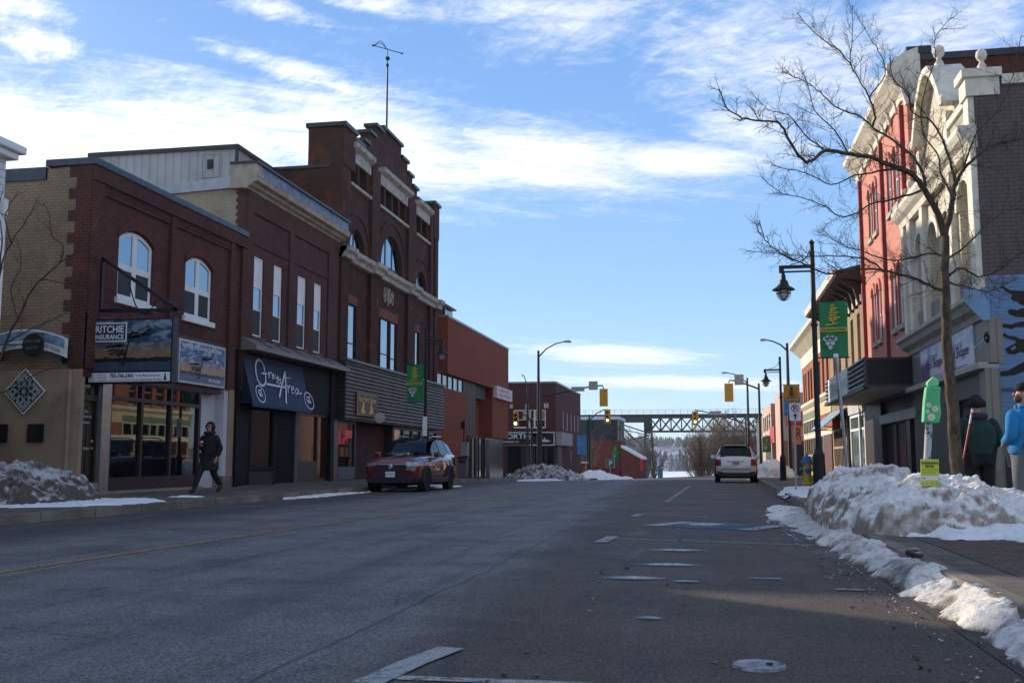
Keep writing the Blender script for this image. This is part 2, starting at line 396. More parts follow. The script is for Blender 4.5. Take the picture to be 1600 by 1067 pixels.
def m_snow(name, white, dirt, amt, steep=.5, lo=.47, hi=.76):
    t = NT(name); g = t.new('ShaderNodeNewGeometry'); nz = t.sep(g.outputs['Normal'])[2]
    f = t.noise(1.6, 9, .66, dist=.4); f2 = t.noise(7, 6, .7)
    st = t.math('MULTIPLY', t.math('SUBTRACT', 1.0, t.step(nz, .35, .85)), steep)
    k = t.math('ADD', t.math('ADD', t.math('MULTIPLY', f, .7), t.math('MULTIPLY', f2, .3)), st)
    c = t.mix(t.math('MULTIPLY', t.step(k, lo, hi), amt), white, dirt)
    c = t.mix(t.math('MULTIPLY', t.step(t.noise(4.2, 8, .72, dist=1.0), .52, .70), amt * .6), c, sc3(dirt, .8)); c = t.mix(t.math('MULTIPLY', t.step(t.noise(30, 5, .8), .56, .70), amt * .85), c, sc3(dirt, .4))
    t.bump(t.math('ADD', t.noise(22, 6, .7), t.math('MULTIPLY', t.noise(70, 3, .6), .4)), .6, .03)
    t.b.inputs['Subsurface Weight'].default_value = 0.0
    return t.fin(c, .62, 0, .3)
def m_paint(name, col, lo, hi, under=None):
    t = NT(name); f = t.noise(14, 6, .75); f2 = t.noise(2.0, 4, .6)
    k = t.step(t.math('ADD', t.math('MULTIPLY', f, .6), t.math('MULTIPLY', f2, .4)), lo, hi); t.bump(t.noise(75, 3, .7), .3, .006)
    if under: c = t.mix(k, under, col)
    else: c = t.mix(t.step(t.noise(75, 3, .75), .36, .66), sc3(col, .55), col); t.put(t.b.inputs['Alpha'], k)
    return t.fin(c, .75, 0, .3)
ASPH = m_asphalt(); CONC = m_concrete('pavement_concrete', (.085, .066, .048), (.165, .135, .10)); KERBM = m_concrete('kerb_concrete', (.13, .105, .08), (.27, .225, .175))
SNOWD = m_snow('ploughed_snow', (.82, .77, .70), (.19, .14, .095), .95, .20, .47, .74); SNOW = m_snow('clean_snow', (.82, .80, .77), (.45, .40, .34), .45, .1)
SNOWG = m_snow('grimy_snow', (.56, .52, .48), (.075, .057, .042), .97, .22, .41, .66)
ICE = None
yl = frange(-60, 45, 15) + frange(48, 262, 3.57)[0:]
struct(grid_sheet([-2500, -900, -300, -120, -60, -30, -20, -11, 6, 20, 40, 90, 300, 900, 2500], yl + [300, 600, 900, 1000, 2600], lambda x, y: ground(x, y) - .03).build('ground', m_ground(), smooth=True))
ry = frange(-25, 45, 5) + frange(47, 112, 2.5) + frange(116, 250, 6)
rd = grid_sheet([-10.6, -8, -5, -2, 1.2, 2.4], ry, lambda x, y: ground(x, y) + .004)
grid_sheet([-90, -40, -20, -14.8, -10.6], frange(78.5, 98.5, 2), lambda x, y: ground(x, y) + .004, rd)
grid_sheet([2.4, 6, 20, 60, 110], frange(68, 84.5, 2), lambda x, y: ground(x, y) + .004, rd)
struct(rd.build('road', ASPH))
def kr(y): return 1.74 + .013 * max(0, y - 15)
def walk(name, xa, xb, y0, y1, mat, dz=.15, name2='kerb', kerb=None):
    ys = frange(y0, y1, 2.0); mb = MB()
    fa = xa if callable(xa) else (lambda y: xa); fb = xb if callable(xb) else (lambda y: xb)
    mb.add([q for y in ys for q in ((fa(y), y, ground(fa(y), y) + dz), (fb(y), y, ground(fb(y), y) + dz))], [(2 * i, 2 * i + 1, 2 * i + 3, 2 * i + 2) for i in range(len(ys) - 1)])
    struct(mb.build(name, mat))
    if kerb:
        ka, kb = kerb; k = MB(); A = ka if callable(ka) else (lambda y: ka); B = kb if callable(kb) else (lambda y: kb)
        rows = []
        for y in ys:
            a, b_ = A(y), B(y); g = ground(a, y)
            rows.append([(a, y, g - .05), (a, y, g + dz + .006), (b_, y, g + dz + .006), (b_ + (.03 if b_ > a else -.03), y, g - .05)])
        k.add([p for r in rows for p in r], [(4 * i + j, 4 * i + j + 1, 4 * i + j + 5, 4 * i + j + 4) for i in range(len(ys) - 1) for j in range(3)])
        k.add(rows[0], [(0, 1, 2, 3)]); k.add(rows[-1], [(3, 2, 1, 0)])
        struct(k.build(name2, KERBM))
walk('pavement_left', -40, -10.75, -25, 78, CONC, kerb=(-10.75, -10.6))
walk('pavement_left_far', -40, -10.75, 99, 128, CONC, kerb=(-10.75, -10.6))
walk('pavement_right', lambda y: kr(y) + .15, 12, -25, 67.5, CONC, kerb=(lambda y: kr(y) + .15, kr))
walk('pavement_right_far', lambda y: kr(y) + .15, 30, 85, 128, CONC, kerb=(lambda y: kr(y) + .15, kr))
gs = MB(); ys = frange(-25, 67, 2.0)
gs.add([q for y in ys for q in ((kr(y) - .34, y, ground(1.5, y) + .009), (kr(y) + .01, y, ground(1.5, y) + .009))], [(2 * i, 2 * i + 1, 2 * i + 3, 2 * i + 2) for i in range(len(ys) - 1)])
struct(gs.build('gutter', m_concrete('gutter_concrete', (.06, .045, .035), (.14, .11, .085))))
def m_paver():
    t = NT('paver_brick'); p = t.sep(); cv = t.new('ShaderNodeCombineXYZ'); t.L.new(p[0], cv.inputs[0]); t.L.new(p[1], cv.inputs[1])
    b = t.new('ShaderNodeTexBrick'); b.inputs['Scale'].default_value = 1; b.inputs['Brick Width'].default_value = .21; b.inputs['Row Height'].default_value = .105; b.inputs['Mortar Size'].default_value = .008
    for k, c in (('Color1', (.14, .085, .052)), ('Color2', (.095, .06, .04)), ('Mortar', (.03, .024, .02))): b.inputs[k].default_value = (*c, 1)
    t.L.new(cv.outputs[0], b.inputs['Vector']); c = t.mix(t.math('MULTIPLY', t.step(t.noise(2, 6, .7), .45, .7), .6), b.outputs['Color'], (.16, .13, .10))
    t.bump(t.math('SUBTRACT', t.math('MULTIPLY', t.noise(50, 3), .4), b.outputs['Fac']), .6, .012); return t.fin(c, .85, 0, .25)
pv = MB(); pv.add([(2.2, 7.6, .154), (5.8, 7.6, .154), (5.8, 12.9, .154), (2.2, 12.9, .154)], [(0, 1, 2, 3)]); struct(pv.build('brick_paving', m_paver()))

# ---- paint on the road
MARK = m_paint('worn_white_paint', (.44, .42, .39), .34, .52); MARKT = m_paint('worn_thin_paint', (.36, .345, .32), .36, .54)
YEL = m_paint('worn_yellow_paint', (.36, .25, .08), .34, .54); BLU = m_paint('worn_blue_paint', (.075, .125, .175), .34, .56)
def strip(name, pts, w, mat, dz=.009):
    mb = MB(); vs = []; P_ = [Vector((*p, 0)) for p in pts]
    for i, p in enumerate(P_):
        d = (P_[min(i + 1, len(P_) - 1)] - P_[max(i - 1, 0)]).normalized(); n = Vector((-d.y, d.x, 0)) * w / 2
        for q in (p - n, p + n): vs.append((q.x, q.y, ground(q.x, q.y) + dz))
    mb.add(vs, [(2 * i, 2 * i + 1, 2 * i + 3, 2 * i + 2) for i in range(len(pts) - 1)]); return struct(mb.build(name, mat))
strip('centre_line', [(-6.75, -6), (-6.35, 4), (-6.21, 8.3), (-6.0, 13), (-5.66, 19), (-5.31, 25), (-5.1, 33), (-5.0, 45), (-4.9, 60), (-4.8, 76)], .11, YEL)
strip('parking_line', [(-1.55, 4.66), (-.75, 4.68), (.6, 4.62)], .085, MARK)
strip('parking_line', [(-1.52, 4.5), (-1.45, 5.0), (-1.36, 5.42)], .15, MARK, .0135)
strip('parking_line', [(-1.19, 13.2), (0, 12.95), (1.25, 12.6)], .09, MARKT)
strip('parking_line', [(-1.30, 12.55), (-1.24, 13.5)], .16, MARK, .0135)
strip('parking_line', [(-1.25, 19.0), (0, 18.6), (1.35, 18.1)], .09, MARKT)
strip('parking_line', [(-1.3, 18.2), (-1.25, 19.3)], .15, MARKT, .0135)
strip('parking_line', [(-1.25, 25.0), (1.5, 24.2)], .10, MARKT); strip('parking_line', [(-1.2, 31.0), (1.6, 30.2)], .10, MARKT)
strip('parking_line', [(-1.0, 24.5), (-.85, 33), (-.7, 40)], .12, MARKT, .0135)
for yy in frange(34, 43, 1.1): strip('parking_line', [(-.5, yy), (1.7, yy - .35)], .16, MARKT)
strip('blue_bay_marking', [(-.48, 16.25), (.62, 15.7)], 1.25, BLU); strip('blue_bay_marking', [(-.74, 16.38), (-.49, 16.26)], 1.25, MARK, .0135); strip('blue_bay_marking', [(.63, 15.7), (.88, 15.58)], 1.25, MARK, .0135)
strip('lane_line', [(-10.4, 20.6), (-8.6, 20.9)], .10, MARKT); strip('lane_line', [(-10.4, 26.6), (-8.6, 27.0)], .10, MARKT); strip('lane_line', [(-10.4, 36.8), (-8.6, 37.1)], .10, MARKT)
for k in range(5): strip('lane_line', [(-2.4, 52 + k * 7), (-2.35, 55 + k * 7)], .13, MARK)
strip('stop_line', [(-5.0, 74), (-.2, 74)], .5, MARKT)

# ---- lake and the far shore
def m_lake():
    t = NT('snowy_lake'); c = t.mix(t.step(t.noise(.03, 6, .6, sc=(.25, 1, 1)), .35, .7), (.70, .74, .80), (.88, .88, .88)); return t.fin(c, .6, 0, .3)
lk = MB(); lk.add([(-2500, 262, -9.0), (2500, 262, -9.0), (2500, 1010, -9.0), (-2500, 1010, -9.0)], [(0, 1, 2, 3)]); struct(lk.build('lake', m_lake()))
def hill_z(x, y):
    t = min(1, max(0, (y - 880) / 330)); t = t * t * (3 - 2 * t)
    return -9.3 + t * (27 + 5 * mn.noise(Vector((x * .004, y * .004, 2))) + 4 * sin(x * .006 + 1)) + 1.5 * t * mn.noise(Vector((x * .03, y * .03, 5)))
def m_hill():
    t = NT('wooded_hill_snow'); c = t.mix(t.step(t.noise(.05, 9, .75, sc=(1, .5, 1)), .38, .62), (.10, .12, .135), (.44, .49, .57)); return t.fin(c, .9, 0, .1)  # distance haze tinted into the hill's blue-grey colours
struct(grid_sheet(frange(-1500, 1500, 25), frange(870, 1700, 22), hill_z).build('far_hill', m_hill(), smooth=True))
# conifers and bare woods on the far hill: one mass
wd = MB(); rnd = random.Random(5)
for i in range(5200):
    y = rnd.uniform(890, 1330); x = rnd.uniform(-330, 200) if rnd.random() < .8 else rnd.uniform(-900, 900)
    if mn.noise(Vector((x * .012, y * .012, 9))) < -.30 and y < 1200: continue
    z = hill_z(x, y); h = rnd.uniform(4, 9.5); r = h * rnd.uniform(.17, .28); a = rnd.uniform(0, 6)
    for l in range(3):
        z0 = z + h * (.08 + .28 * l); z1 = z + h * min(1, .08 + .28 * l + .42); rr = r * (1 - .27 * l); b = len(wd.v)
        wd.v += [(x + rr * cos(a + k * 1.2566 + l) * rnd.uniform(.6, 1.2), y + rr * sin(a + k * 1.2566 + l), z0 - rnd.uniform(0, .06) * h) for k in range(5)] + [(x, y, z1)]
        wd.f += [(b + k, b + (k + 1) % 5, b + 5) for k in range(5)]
o = wd.build('far_woods', pm('far_conifer', (.085, .105, .11), .9, 0, .4, .2)); tag(o, 'dark conifer woods covering the snowy shore across the frozen lake', 'woods', kind='stuff')  # bluish cast of the conifer colour stands in for distance haze

# ================================================================ snow banks
def seg_d(p, a, b):
    ax, ay = a; bx, by = b; dx, dy = bx - ax, by - ay; l = dx * dx + dy * dy
    t = max(0, min(1, ((p[0] - ax) * dx + (p[1] - ay) * dy) / l)) if l else 0
    return math.hypot(p[0] - ax - t * dx, p[1] - ay - t * dy)
def poly_d(p, poly):
    ins = False; d = 1e9; n = len(poly)
    for i in range(n):
        a, b = poly[i], poly[(i + 1) % n]; d = min(d, seg_d(p, a, b))
        if (a[1] > p[1]) != (b[1] > p[1]) and p[0] < (b[0] - a[0]) * (p[1] - a[1]) / (b[1] - a[1]) + a[0]: ins = not ins
    return d if ins else -d
def snow(name, poly, H, res, mat, w=.4, base=0.0, lump=.25, seed=0, edge=.14, power=.8, clod=0.0, parent=None, rough=0.0):
    """heap of snow over a footprint; H may be a function of (x,y)"""
    xs = [p[0] for p in poly]; ys = [p[1] for p in poly]; X = frange(min(xs) - .2, max(xs) + .2, res); Y = frange(min(ys) - .2, max(ys) + .2, res)
    hf = H if callable(H) else (lambda x, y: H); vs = []; ok = []
    for y in Y:
        for x in X:
            nv = Vector((x * 1.1 + seed, y * 1.1, seed)); e = mn.fractal(nv * 3.1, 1.0, 2.1, 4) * edge + (.09 * mn.noise(nv * 2.2) + .05 * mn.noise(nv * 6) if rough else 0)
            d = poly_d((x, y), poly) + e
            f = max(0.0, d) / w; f = (1 - exp(-f)) ** power if d > 0 else 0
            k = mn.fractal(nv, 1.0, 2.1, 3) * lump + mn.fractal(nv * 4.3, 1.0, 2.0, 3) * lump * .42
            c = 0
            if clod: c = clod * max(0, (mn.cell(nv * 7) * .5 + mn.noise(nv * 5.5) * .8)) * min(1, f * 2)
            c += min(1, f * 1.5) * .028 * mn.fractal(nv * 13, 1.0, 2.0, 3)
            if rough: c += rough * min(1, f * 1.6) ** 2 * (.07 * abs(mn.noise(nv * 3.3)) + .05 * (1 - abs(mn.noise(nv * 8)) * 2) + .026 * mn.noise(nv * 19))
            h = hf(x, y) * f * (1 + k) + c
            vs.append((x + .6 * h * .12 * mn.noise(nv * 3.7), y, ground(x, y) + base + (h if d > 0 else -.06))); ok.append(d > -res * 1.5)
    n = len(X); F = []
    for j in range(len(Y) - 1):
        for i in range(n - 1):
            q = (j * n + i, j * n + i + 1, (j + 1) * n + i + 1, (j + 1) * n + i)
            if sum(ok[a] for a in q) >= 3: F.append(q)
    used = sorted({a for f in F for a in f}); mp = {a: i for i, a in enumerate(used)}
    mb = MB(); mb.v = [vs[a] for a in used]; mb.f = [tuple(mp[a] for a in f) for f in F]
    return mb.build(name, mat, parent, smooth=True, recalc=False)
BANK = [(1.85, 20.6), (1.66, 18), (1.58, 15), (1.66, 13), (1.82, 12.3), (2.6, 12.05), (3.8, 12.3), (6.6, 12.3), (6.6, 13.75), (4.5, 13.8), (3.6, 14.7), (3.5, 17), (3.2, 20.2), (2.4, 21.2)]
def bank_h(x, y): return (.55 if y < 14 else .55 + .027 * (y - 14)) * (1 + .10 * sin(y * 2.1 + 1) * sin(x * 1.7)) * (1.0 if x < 3.2 else .86)
tag(snow('snow_bank', BANK, bank_h, .028, SNOWD, .33, .12, .26, 3, .12, .75, .05, rough=.85), 'long shoulder of dirty ploughed snow along the right kerb around the bare tree', 'snow bank', 'ploughed snow banks')
GUT = [(1.28, 13.6), (1.33, 11), (1.43, 9), (1.47, 6.5), (1.52, 3.6), (2.12, 3.6), (2.0, 7), (1.97, 9), (1.93, 10.8), (1.9, 12.6)]
tag(snow('snow_skirt', [(1.62, 21.2), (1.22, 19.5), (1.12, 17), (1.2, 14), (1.5, 12.2), (1.95, 12.4), (1.95, 21)], .10, .03, m_snow('slush', (.58, .54, .49), (.12, .095, .07), .98, .1), .30, .0, .35, 91, .16, 1.1, .02, rough=.22), 'low apron of slushy grey snow between the long snow bank and the road', 'snow')
tag(snow('snow_ridge', GUT, lambda x, y: .20 + .04 * sin(y * 3), .02, m_snow('kerb_snow', (.72, .66, .58), (.16, .12, .085), .96, .22, .43, .68), .24, .0, .26, 11, .08, 1.0, .015, rough=.22), 'low lumpy ridge of icy snow along the foreground kerb', 'snow ridge')
HEAP = [(-14.3, 16.8), (-13.4, 16.5), (-12.2, 16.7), (-11.75, 17.6), (-11.8, 18.6), (-12.6, 19.3), (-14.2, 19.4)]
tag(snow('snow_bank', HEAP, lambda x, y: .74 - .10 * (x + 13.2), .03, SNOWG, .40, .12, .24, 21, .12, .85, .05, rough=1.1), 'tall brown grimy snow heap at the left edge below the stucco wall', 'snow bank', 'ploughed snow banks')
tag(snow('snow_skirt', [(-15, 16.2), (-12.6, 16.3), (-11.3, 16.9), (-10.85, 18.2), (-11.0, 19.6), (-11.6, 20.2), (-12.6, 19.8), (-15, 19.8)], .07, .06, SNOW, .25, .145, .5, 31, .22), 'thin white apron of snow round the foot of the grimy left heap', 'snow')
tag(snow('snow_bank', [(-14.2, 70.5), (-12.5, 68.2), (-10.2, 68.6), (-8.6, 70.6), (-8.5, 73.5), (-10.2, 75), (-13.4, 74.6)], lambda x, y: .95 - .20 * abs(x + 11.6), .10, SNOWG, .7, .05, .35, 41, .35, .9, .28), 'rubbly snow pile at the corner in front of the cannabis shop', 'snow bank', 'ploughed snow banks')
tag(snow('snow_bank', [(-13, 100.5), (-10.6, 99.6), (-8.4, 101), (-8.2, 103.5), (-12.8, 104)], lambda x, y: .95 - .2 * abs(x + 11.6), .13, SNOW, .6, .05, .3, 51, .3, .9, .1), 'small white snow heap at the kerb below the P sign', 'snow bank', 'ploughed snow banks')
tag(snow('snow_bank', [(2.2, 57.5), (4.6, 57), (5.0, 62.5), (4.4, 66), (2.5, 66)], 1.15, .10, m_snow('road_snow', (.80, .77, .72), (.34, .28, .21), .7, .2), .75, .05, .25, 61, .2), 'rounded snow pile on the right pavement beyond the white SUV', 'snow bank', 'ploughed snow banks')
for i, (poly, h, lab) in enumerate((
    ([(-10.85, 24.8), (-10.5, 24.4), (-10.25, 26), (-10.2, 29.6), (-10.35, 30.6), (-10.7, 28.5)], .05, 'ragged strip of snow in the left gutter before the red SUV'),
    ([(-12.1, 21.8), (-11.7, 21.6), (-11.4, 22.1), (-11.9, 22.3)], .04, 'scrap of snow alone on the left pavement'),
    ([(-10.7, 32.6), (-9.4, 32.4), (-9.2, 37.5), (-10.6, 37.8)], .06, 'snow left under the parked red SUV'),
    ([(2.0, 24), (3.4, 24.4), (4.0, 27.5), (3.6, 32.5), (2.3, 32.8), (1.95, 28)], .06, 'snow cover on the right pavement round the no-parking post'),
    ([(2.45, 8.2), (3.4, 8.35), (5.4, 8.4), (5.4, 9.6), (3.3, 9.75), (2.6, 9.35)], .06, 'patch of snow on the brick paving at the right edge'),
    ([(2.05, 12.25), (2.6, 11.75), (4.0, 11.55), (6.8, 11.4), (6.8, 12.7), (2.1, 12.75)], .16, 'smooth white apron of snow before the long bank on the brick paving'),
    ([(-10.5, 56), (-9.6, 57), (-9.3, 66), (-10.4, 67)], .10, 'snow strip along the kerb before the orange brick building'),
    ([(1.0, 17.3), (1.9, 18.5), (1.9, 21.8), (1.35, 23.4), (1.15, 21)], .05, 'thin snow spilling off the kerb beside the storm drain'),
    ([(-12.0, 108), (-9, 107), (-8, 112), (-11, 114)], .2, 'far white snow strip beyond the P sign'),
    ([(2.3, 86), (5.8, 86), (5.8, 100), (2.3, 110)], .25, 'far snow cover on the right pavement before the pink building'))):
    tag(snow('snow_patch', poly, h, .05 if i in (0, 1, 2, 4, 5, 7) else .12, SNOW if i not in (0, 7) else SNOWD, .18 if i != 5 else .4, .15 if i in (1, 3, 4, 5) else .01, .5, 70 + i * 7, .22), lab, 'snow patch', 'snow patches')
# thin ice lenses on the tarmac
def m_ice():
    t = NT('road_ice'); t.co(); g_ = t.new('ShaderNodeVectorMath', operation='LENGTH'); mp = t.new('ShaderNodeMapping'); mp.inputs['Location'].default_value = (-1, -1, 0); mp.inputs['Scale'].default_value = (2, 2, 0); t.L.new(t.tc.outputs['Generated'], mp.inputs[0]); t.L.new(mp.outputs[0], g_.inputs[0])
    al = t.step(t.math('ADD', t.math('MULTIPLY', t.math('SUBTRACT', .78, g_.outputs['Value']), 1.5), t.math('MULTIPLY', t.math('SUBTRACT', t.noise(13, 7, .8), .5), 1.9)), .0, .9); t.put(t.b.inputs['Alpha'], t.math('MULTIPLY', al, .8))
    c = t.mix(t.step(t.noise(9, 7, .75), .42, .66), (.10, .10, .105), (.42, .46, .54)); return t.fin(c, .38, 0, .5)
ICE = m_ice()
for k, (cx, cy, ra, rb, lab) in enumerate(((-.60, 8.83, .34, .10, 'long pale ice lens left of the round one on the tarmac'), (-.2, 8.66, .15, .05, 'round bright ice lens on the tarmac'), (-.39, 6.64, .10, .045, 'small lone ice lens nearest the foreground'),
        (.45, 9.0, .22, .03, 'thin slanting ice streak right of the round lens'), (1.05, 8.35, .2, .04, 'ice lens close to the foreground gutter'), (-.35, 11.6, .4, .13, 'dull ice film below the lower parking line'), (-.15, 16.2, .5, .33, 'white frost patch on the blue parking bay'), (-.4, 10.0, .4, .12, 'faint frost film between the ice lenses and the parking line'))):
    mb = MB(); n = 26; vs = [(cx, cy, .018)]
    for j in range(n):
        a = 2 * pi * j / n; q = 1 + .35 * mn.noise(Vector((cos(a) * 1.8 + k * 5, sin(a) * 1.8, k))); vs.append((cx + ra * 1.15 * q * cos(a), cy + rb * 1.9 * q * sin(a), .0145))
    mb.add(vs, [(0, j + 1, (j + 1) % n + 1) for j in range(n)]); tag(mb.build('ice_patch', ICE), lab, 'ice patch', 'ice patches on the tarmac')
mh = MB(); mh.lathe((.22, 5.24, 0), [(.005, .012), (.112, .012), (.125, .018), (.13, .0)], 28)
mc = thing('manhole_cover', 'small pale salt-crusted utility cover in the foreground tarmac', 'utility cover', (.22, 5.24, 0)); mh.build('lid', m_paint('salted_iron', (.36, .36, .36), .34, .60, (.09, .085, .08)), mc)
hb = MB(); hb.lathe((.27, 5.25, .018), [(.018, 0), (.018, .006), (.01, .008)], 10); hb.build('lifting_hole', BLACK, mc)
dr = thing('storm_drain', 'iron storm drain grate in the gutter beside the snow bank', 'drain', (1.45, 18.4, 0))
g = MB()
for k in range(7): g.box(1.16 + k * .09, 1.20 + k * .09, 18.1, 18.7, .01, .03)
g.build('grate', BLACK, dr); MB().box(1.12, 1.76, 18.06, 18.74, .005, .016).build('frame', DARKCAP, dr)
# crumbs of dirty ice by the kerb
rnd = random.Random(3)
cl = MB()
for i in range(170):
    x = rnd.uniform(.95, 1.5) if rnd.random() < .75 else rnd.uniform(-1.2, 1); y = rnd.uniform(4.6, 13); r = rnd.uniform(.006, .022); b = len(cl.v)
    cl.v += [(x + r * rnd.uniform(-1.4, 1.4), y + r * rnd.uniform(-1, 1), .008 + r * rnd.uniform(-.3, .9)) for _ in range(6)]; cl.f += [(b, b + 1, b + 2), (b + 1, b + 3, b + 2), (b + 2, b + 3, b + 4), (b, b + 4, b + 5), (b + 5, b + 3, b + 1)]
tag(cl.build('gravel', m_paint('grit', (.3, .27, .23), .4, .6, (.06, .05, .04))), 'loose grit and ice crumbs strewn by the right gutter', 'grit', kind='stuff')
for k, (x, y, r, lab) in enumerate(((1.72, 9.4, .055, 'small rounded ice lump on the kerb snow ridge')  ,)):
    mb = MB(); b = bmesh.new(); bmesh.ops.create_icosphere(b, subdivisions=3, radius=r)
    mb.add([tuple(Vector((x, y, .21)) + Vector((q.co.x * 1.3, q.co.y, q.co.z * .75)) * (1 + .55 * mn.noise(q.co * 22 + Vector((k, 0, 0))))) for q in b.verts], [tuple(v.index for v in f.verts) for f in b.faces]); b.free()
    tag(mb.build('ice_chunk', SNOWG, smooth=True), lab, 'ice lump')

# crumbs of snow thrown off the kerb ridge and the bank
cb = MB(); rnd = random.Random(17)
for i in range(240):
    y = rnd.uniform(4.6, 21); x = (1.30 if y < 12 else 1.12) - abs(rnd.gauss(0, .10)) - .02 * (y > 12); r = rnd.uniform(.003, .011) * (1 if y < 12 else 1.3); b = len(cb.v)
    for q in ((1, 0, 0), (-1, 0, 0), (0, 1, 0), (0, -1, 0), (0, 0, 1), (0, 0, -.6)): cb.v.append((x + r * q[0] * rnd.uniform(.6, 1.3), y + r * q[1] * rnd.uniform(.6, 1.3), .012 + r * .5 + r * q[2] * rnd.uniform(.4, .9)))
    cb.f += [(b + a, b + c, b + d) for a, c, d in ((0, 2, 4), (2, 1, 4), (1, 3, 4), (3, 0, 4), (2, 0, 5), (1, 2, 5), (3, 1, 5), (0, 3, 5))]
tag(cb.build('snow_crumb', bpy.data.materials['slush']), 'crumbs of icy snow scattered along the right gutter', 'snow crumbs', kind='stuff')
# ================================================================ building helpers
XL = -14.8; XR = 5.9
def arch(y0, y1, z0, z1, rise=0, n=14):
    """outline of an opening: z1 is the springing line, rise the height of the arch above it"""
    if rise <= 0: return [(y0, z0), (y1, z0), (y1, z1), (y0, z1)]
    c = (y0 + y1) / 2; hw = (y1 - y0) / 2; R = (hw * hw + rise * rise) / (2 * rise); zc = z1 + rise - R; a = math.asin(min(1, hw / R))
    if rise > hw * .999: a = pi / 2
    return [(y0, z0), (y1, z0)] + [(c + R * sin(a - 2 * a * i / n), zc + R * cos(a - 2 * a * i / n)) for i in range(n + 1)]
def arch_z(y, y0, y1, z1, rise):
    if rise <= 0: return z1
    c = (y0 + y1) / 2; hw = (y1 - y0) / 2; R = (hw * hw + rise * rise) / (2 * rise); return z1 + rise - R + sqrt(max(0, R * R - (y - c) ** 2))
def rct(a0, a1, b0, b1): return [(a0, b0), (a1, b0), (a1, b1), (a0, b1)]
def win(root, X, s, y0, y1, z0, z1, rise=0, cols=1, rails=(.5,), fw=.07, mw=None, mat=None, pane=None, sill=None, blind=0.0, recess=.12, ft=.07, name='window', axis='X', blindm=None, screen=False):
    """window in the plane X facing s; the frame is the part, its panes, sill and blind are sub-parts"""
    mat = mat or WHITEP; pane = pane or GL; mw = mw or fw * .8; hol = []
    ys = [y0 + fw + (y1 - y0 - 2 * fw) * i / cols for i in range(cols + 1)]
    for i in range(cols):
        a = ys[i] + (mw / 2 if i else 0); b = ys[i + 1] - (mw / 2 if i < cols - 1 else 0)
        zs = [z0 + fw] + [z0 + (z1 + rise * .4 - z0) * r for r in rails] + [None]
        for j in range(len(zs) - 1):
            lo = zs[j] + (mw * .4 if j else 0)
            if zs[j + 1] is not None: hol.append(rct(a, b, lo, zs[j + 1] - mw * .4))
            elif rise <= 0: hol.append(rct(a, b, lo, z1 - fw))
            else:
                k = 8; top = [(b + (a - b) * t / k, arch_z(b + (a - b) * t / k, y0, y1, z1, rise) - fw) for t in range(k + 1)]
                top = [(p, max(q, lo + .02)) for p, q in top]; hol.append([(a, lo), (b, lo)] + top)
    xf = X - s * recess; o = arch(y0 + .004, y1 - .004, z0 + .004, z1 - (.004 if rise <= 0 else 0), rise - .004 if rise > 0 else 0)
    fr = MB().panel(axis, xf, xf - s * ft, o, hol).build(name, mat, root)
    MB().panel(axis, xf - s * (ft * .55), xf - s * (ft * .55 + .01), o).build('pane', pane, fr)
    if blind > 0:
        mb = MB()
        for i in range(cols):
            a, b = ys[i] + (mw / 2 if i else 0), ys[i + 1] - (mw / 2 if i < cols - 1 else 0)
            zt = z1 + rise * .3 - fw; zb = zt - (zt - z0) * blind; xx = xf - s * (ft * .55 - .004)
            if axis == 'X': mb.box(xx, xx - s * .003, a, b, zb, zt)
            else: mb.box(a, b, xx, xx - s * .003, zb, zt)
        mb.build('blind', blindm or BLIND, fr)
    if screen:
        for i in range(cols):
            a, b = ys[i] + (mw / 2 if i else 0), ys[i + 1] - (mw / 2 if i < cols - 1 else 0); zt = z0 + (z1 + rise * .4 - z0) * rails[0] - mw * .4; xx = xf - s * ft * .3
            MB().box(xx, xx - s * .004, a, b, z0 + fw, zt).build('insect_screen', pm('insect_screen', (.035, .037, .04), .7, 0, .1), fr)
    if sill:
        mb = MB()
        if axis == 'X': mb.box(X - s * recess, X + s * .09, y0 - .1, y1 + .1, z0 - .16, z0)
        else: mb.box(y0 - .1, y1 + .1, X - s * recess, X + s * .09, z0 - .16, z0)
        mb.build('sill', sill, fr, bevel=.012)
    return fr
def reflglass():
    """mirroring window pane; a blue-grey tint in its metal colour adds to the mirrored sky"""
    t = NT('reflecting_pane'); t.bump(t.noise(.9, 2), .02, .05); return t.fin((.33, .38, .43), .03, 1.0, .5)
GLR = reflglass()

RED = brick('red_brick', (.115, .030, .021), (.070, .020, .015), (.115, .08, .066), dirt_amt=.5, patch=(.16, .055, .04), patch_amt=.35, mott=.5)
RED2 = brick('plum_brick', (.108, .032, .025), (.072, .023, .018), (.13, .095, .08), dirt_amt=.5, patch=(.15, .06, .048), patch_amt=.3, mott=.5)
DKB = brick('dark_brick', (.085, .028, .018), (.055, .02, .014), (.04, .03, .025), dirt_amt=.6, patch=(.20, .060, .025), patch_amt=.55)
ORB = brick('orange_brick', (.27, .060, .028), (.21, .047, .022), (.16, .08, .055), bh=.07, dirt_amt=.15, mott=.22)
TANB = brick('tan_brick', (.30, .22, .14), (.25, .185, .12), (.16, .12, .085), dirt_amt=.35, bh=.078)
BUFF = brick('buff_brick', (.44, .36, .24), (.38, .31, .21), (.26, .21, .15), dirt_amt=.3)
MAROON = pm('maroon_fascia', (.055, .022, .020), .6, 0, .2, 2, .1, 40)
STUCCO = pm('beige_stucco', (.31, .225, .15), .85, 0, .12, 1.2, .3, 90, dirt=(.10, .07, .05), dirt_amt=.5)
WGREY = pm('white_panel', (.50, .50, .52), .55, 0, .05)
METALCLAD = None
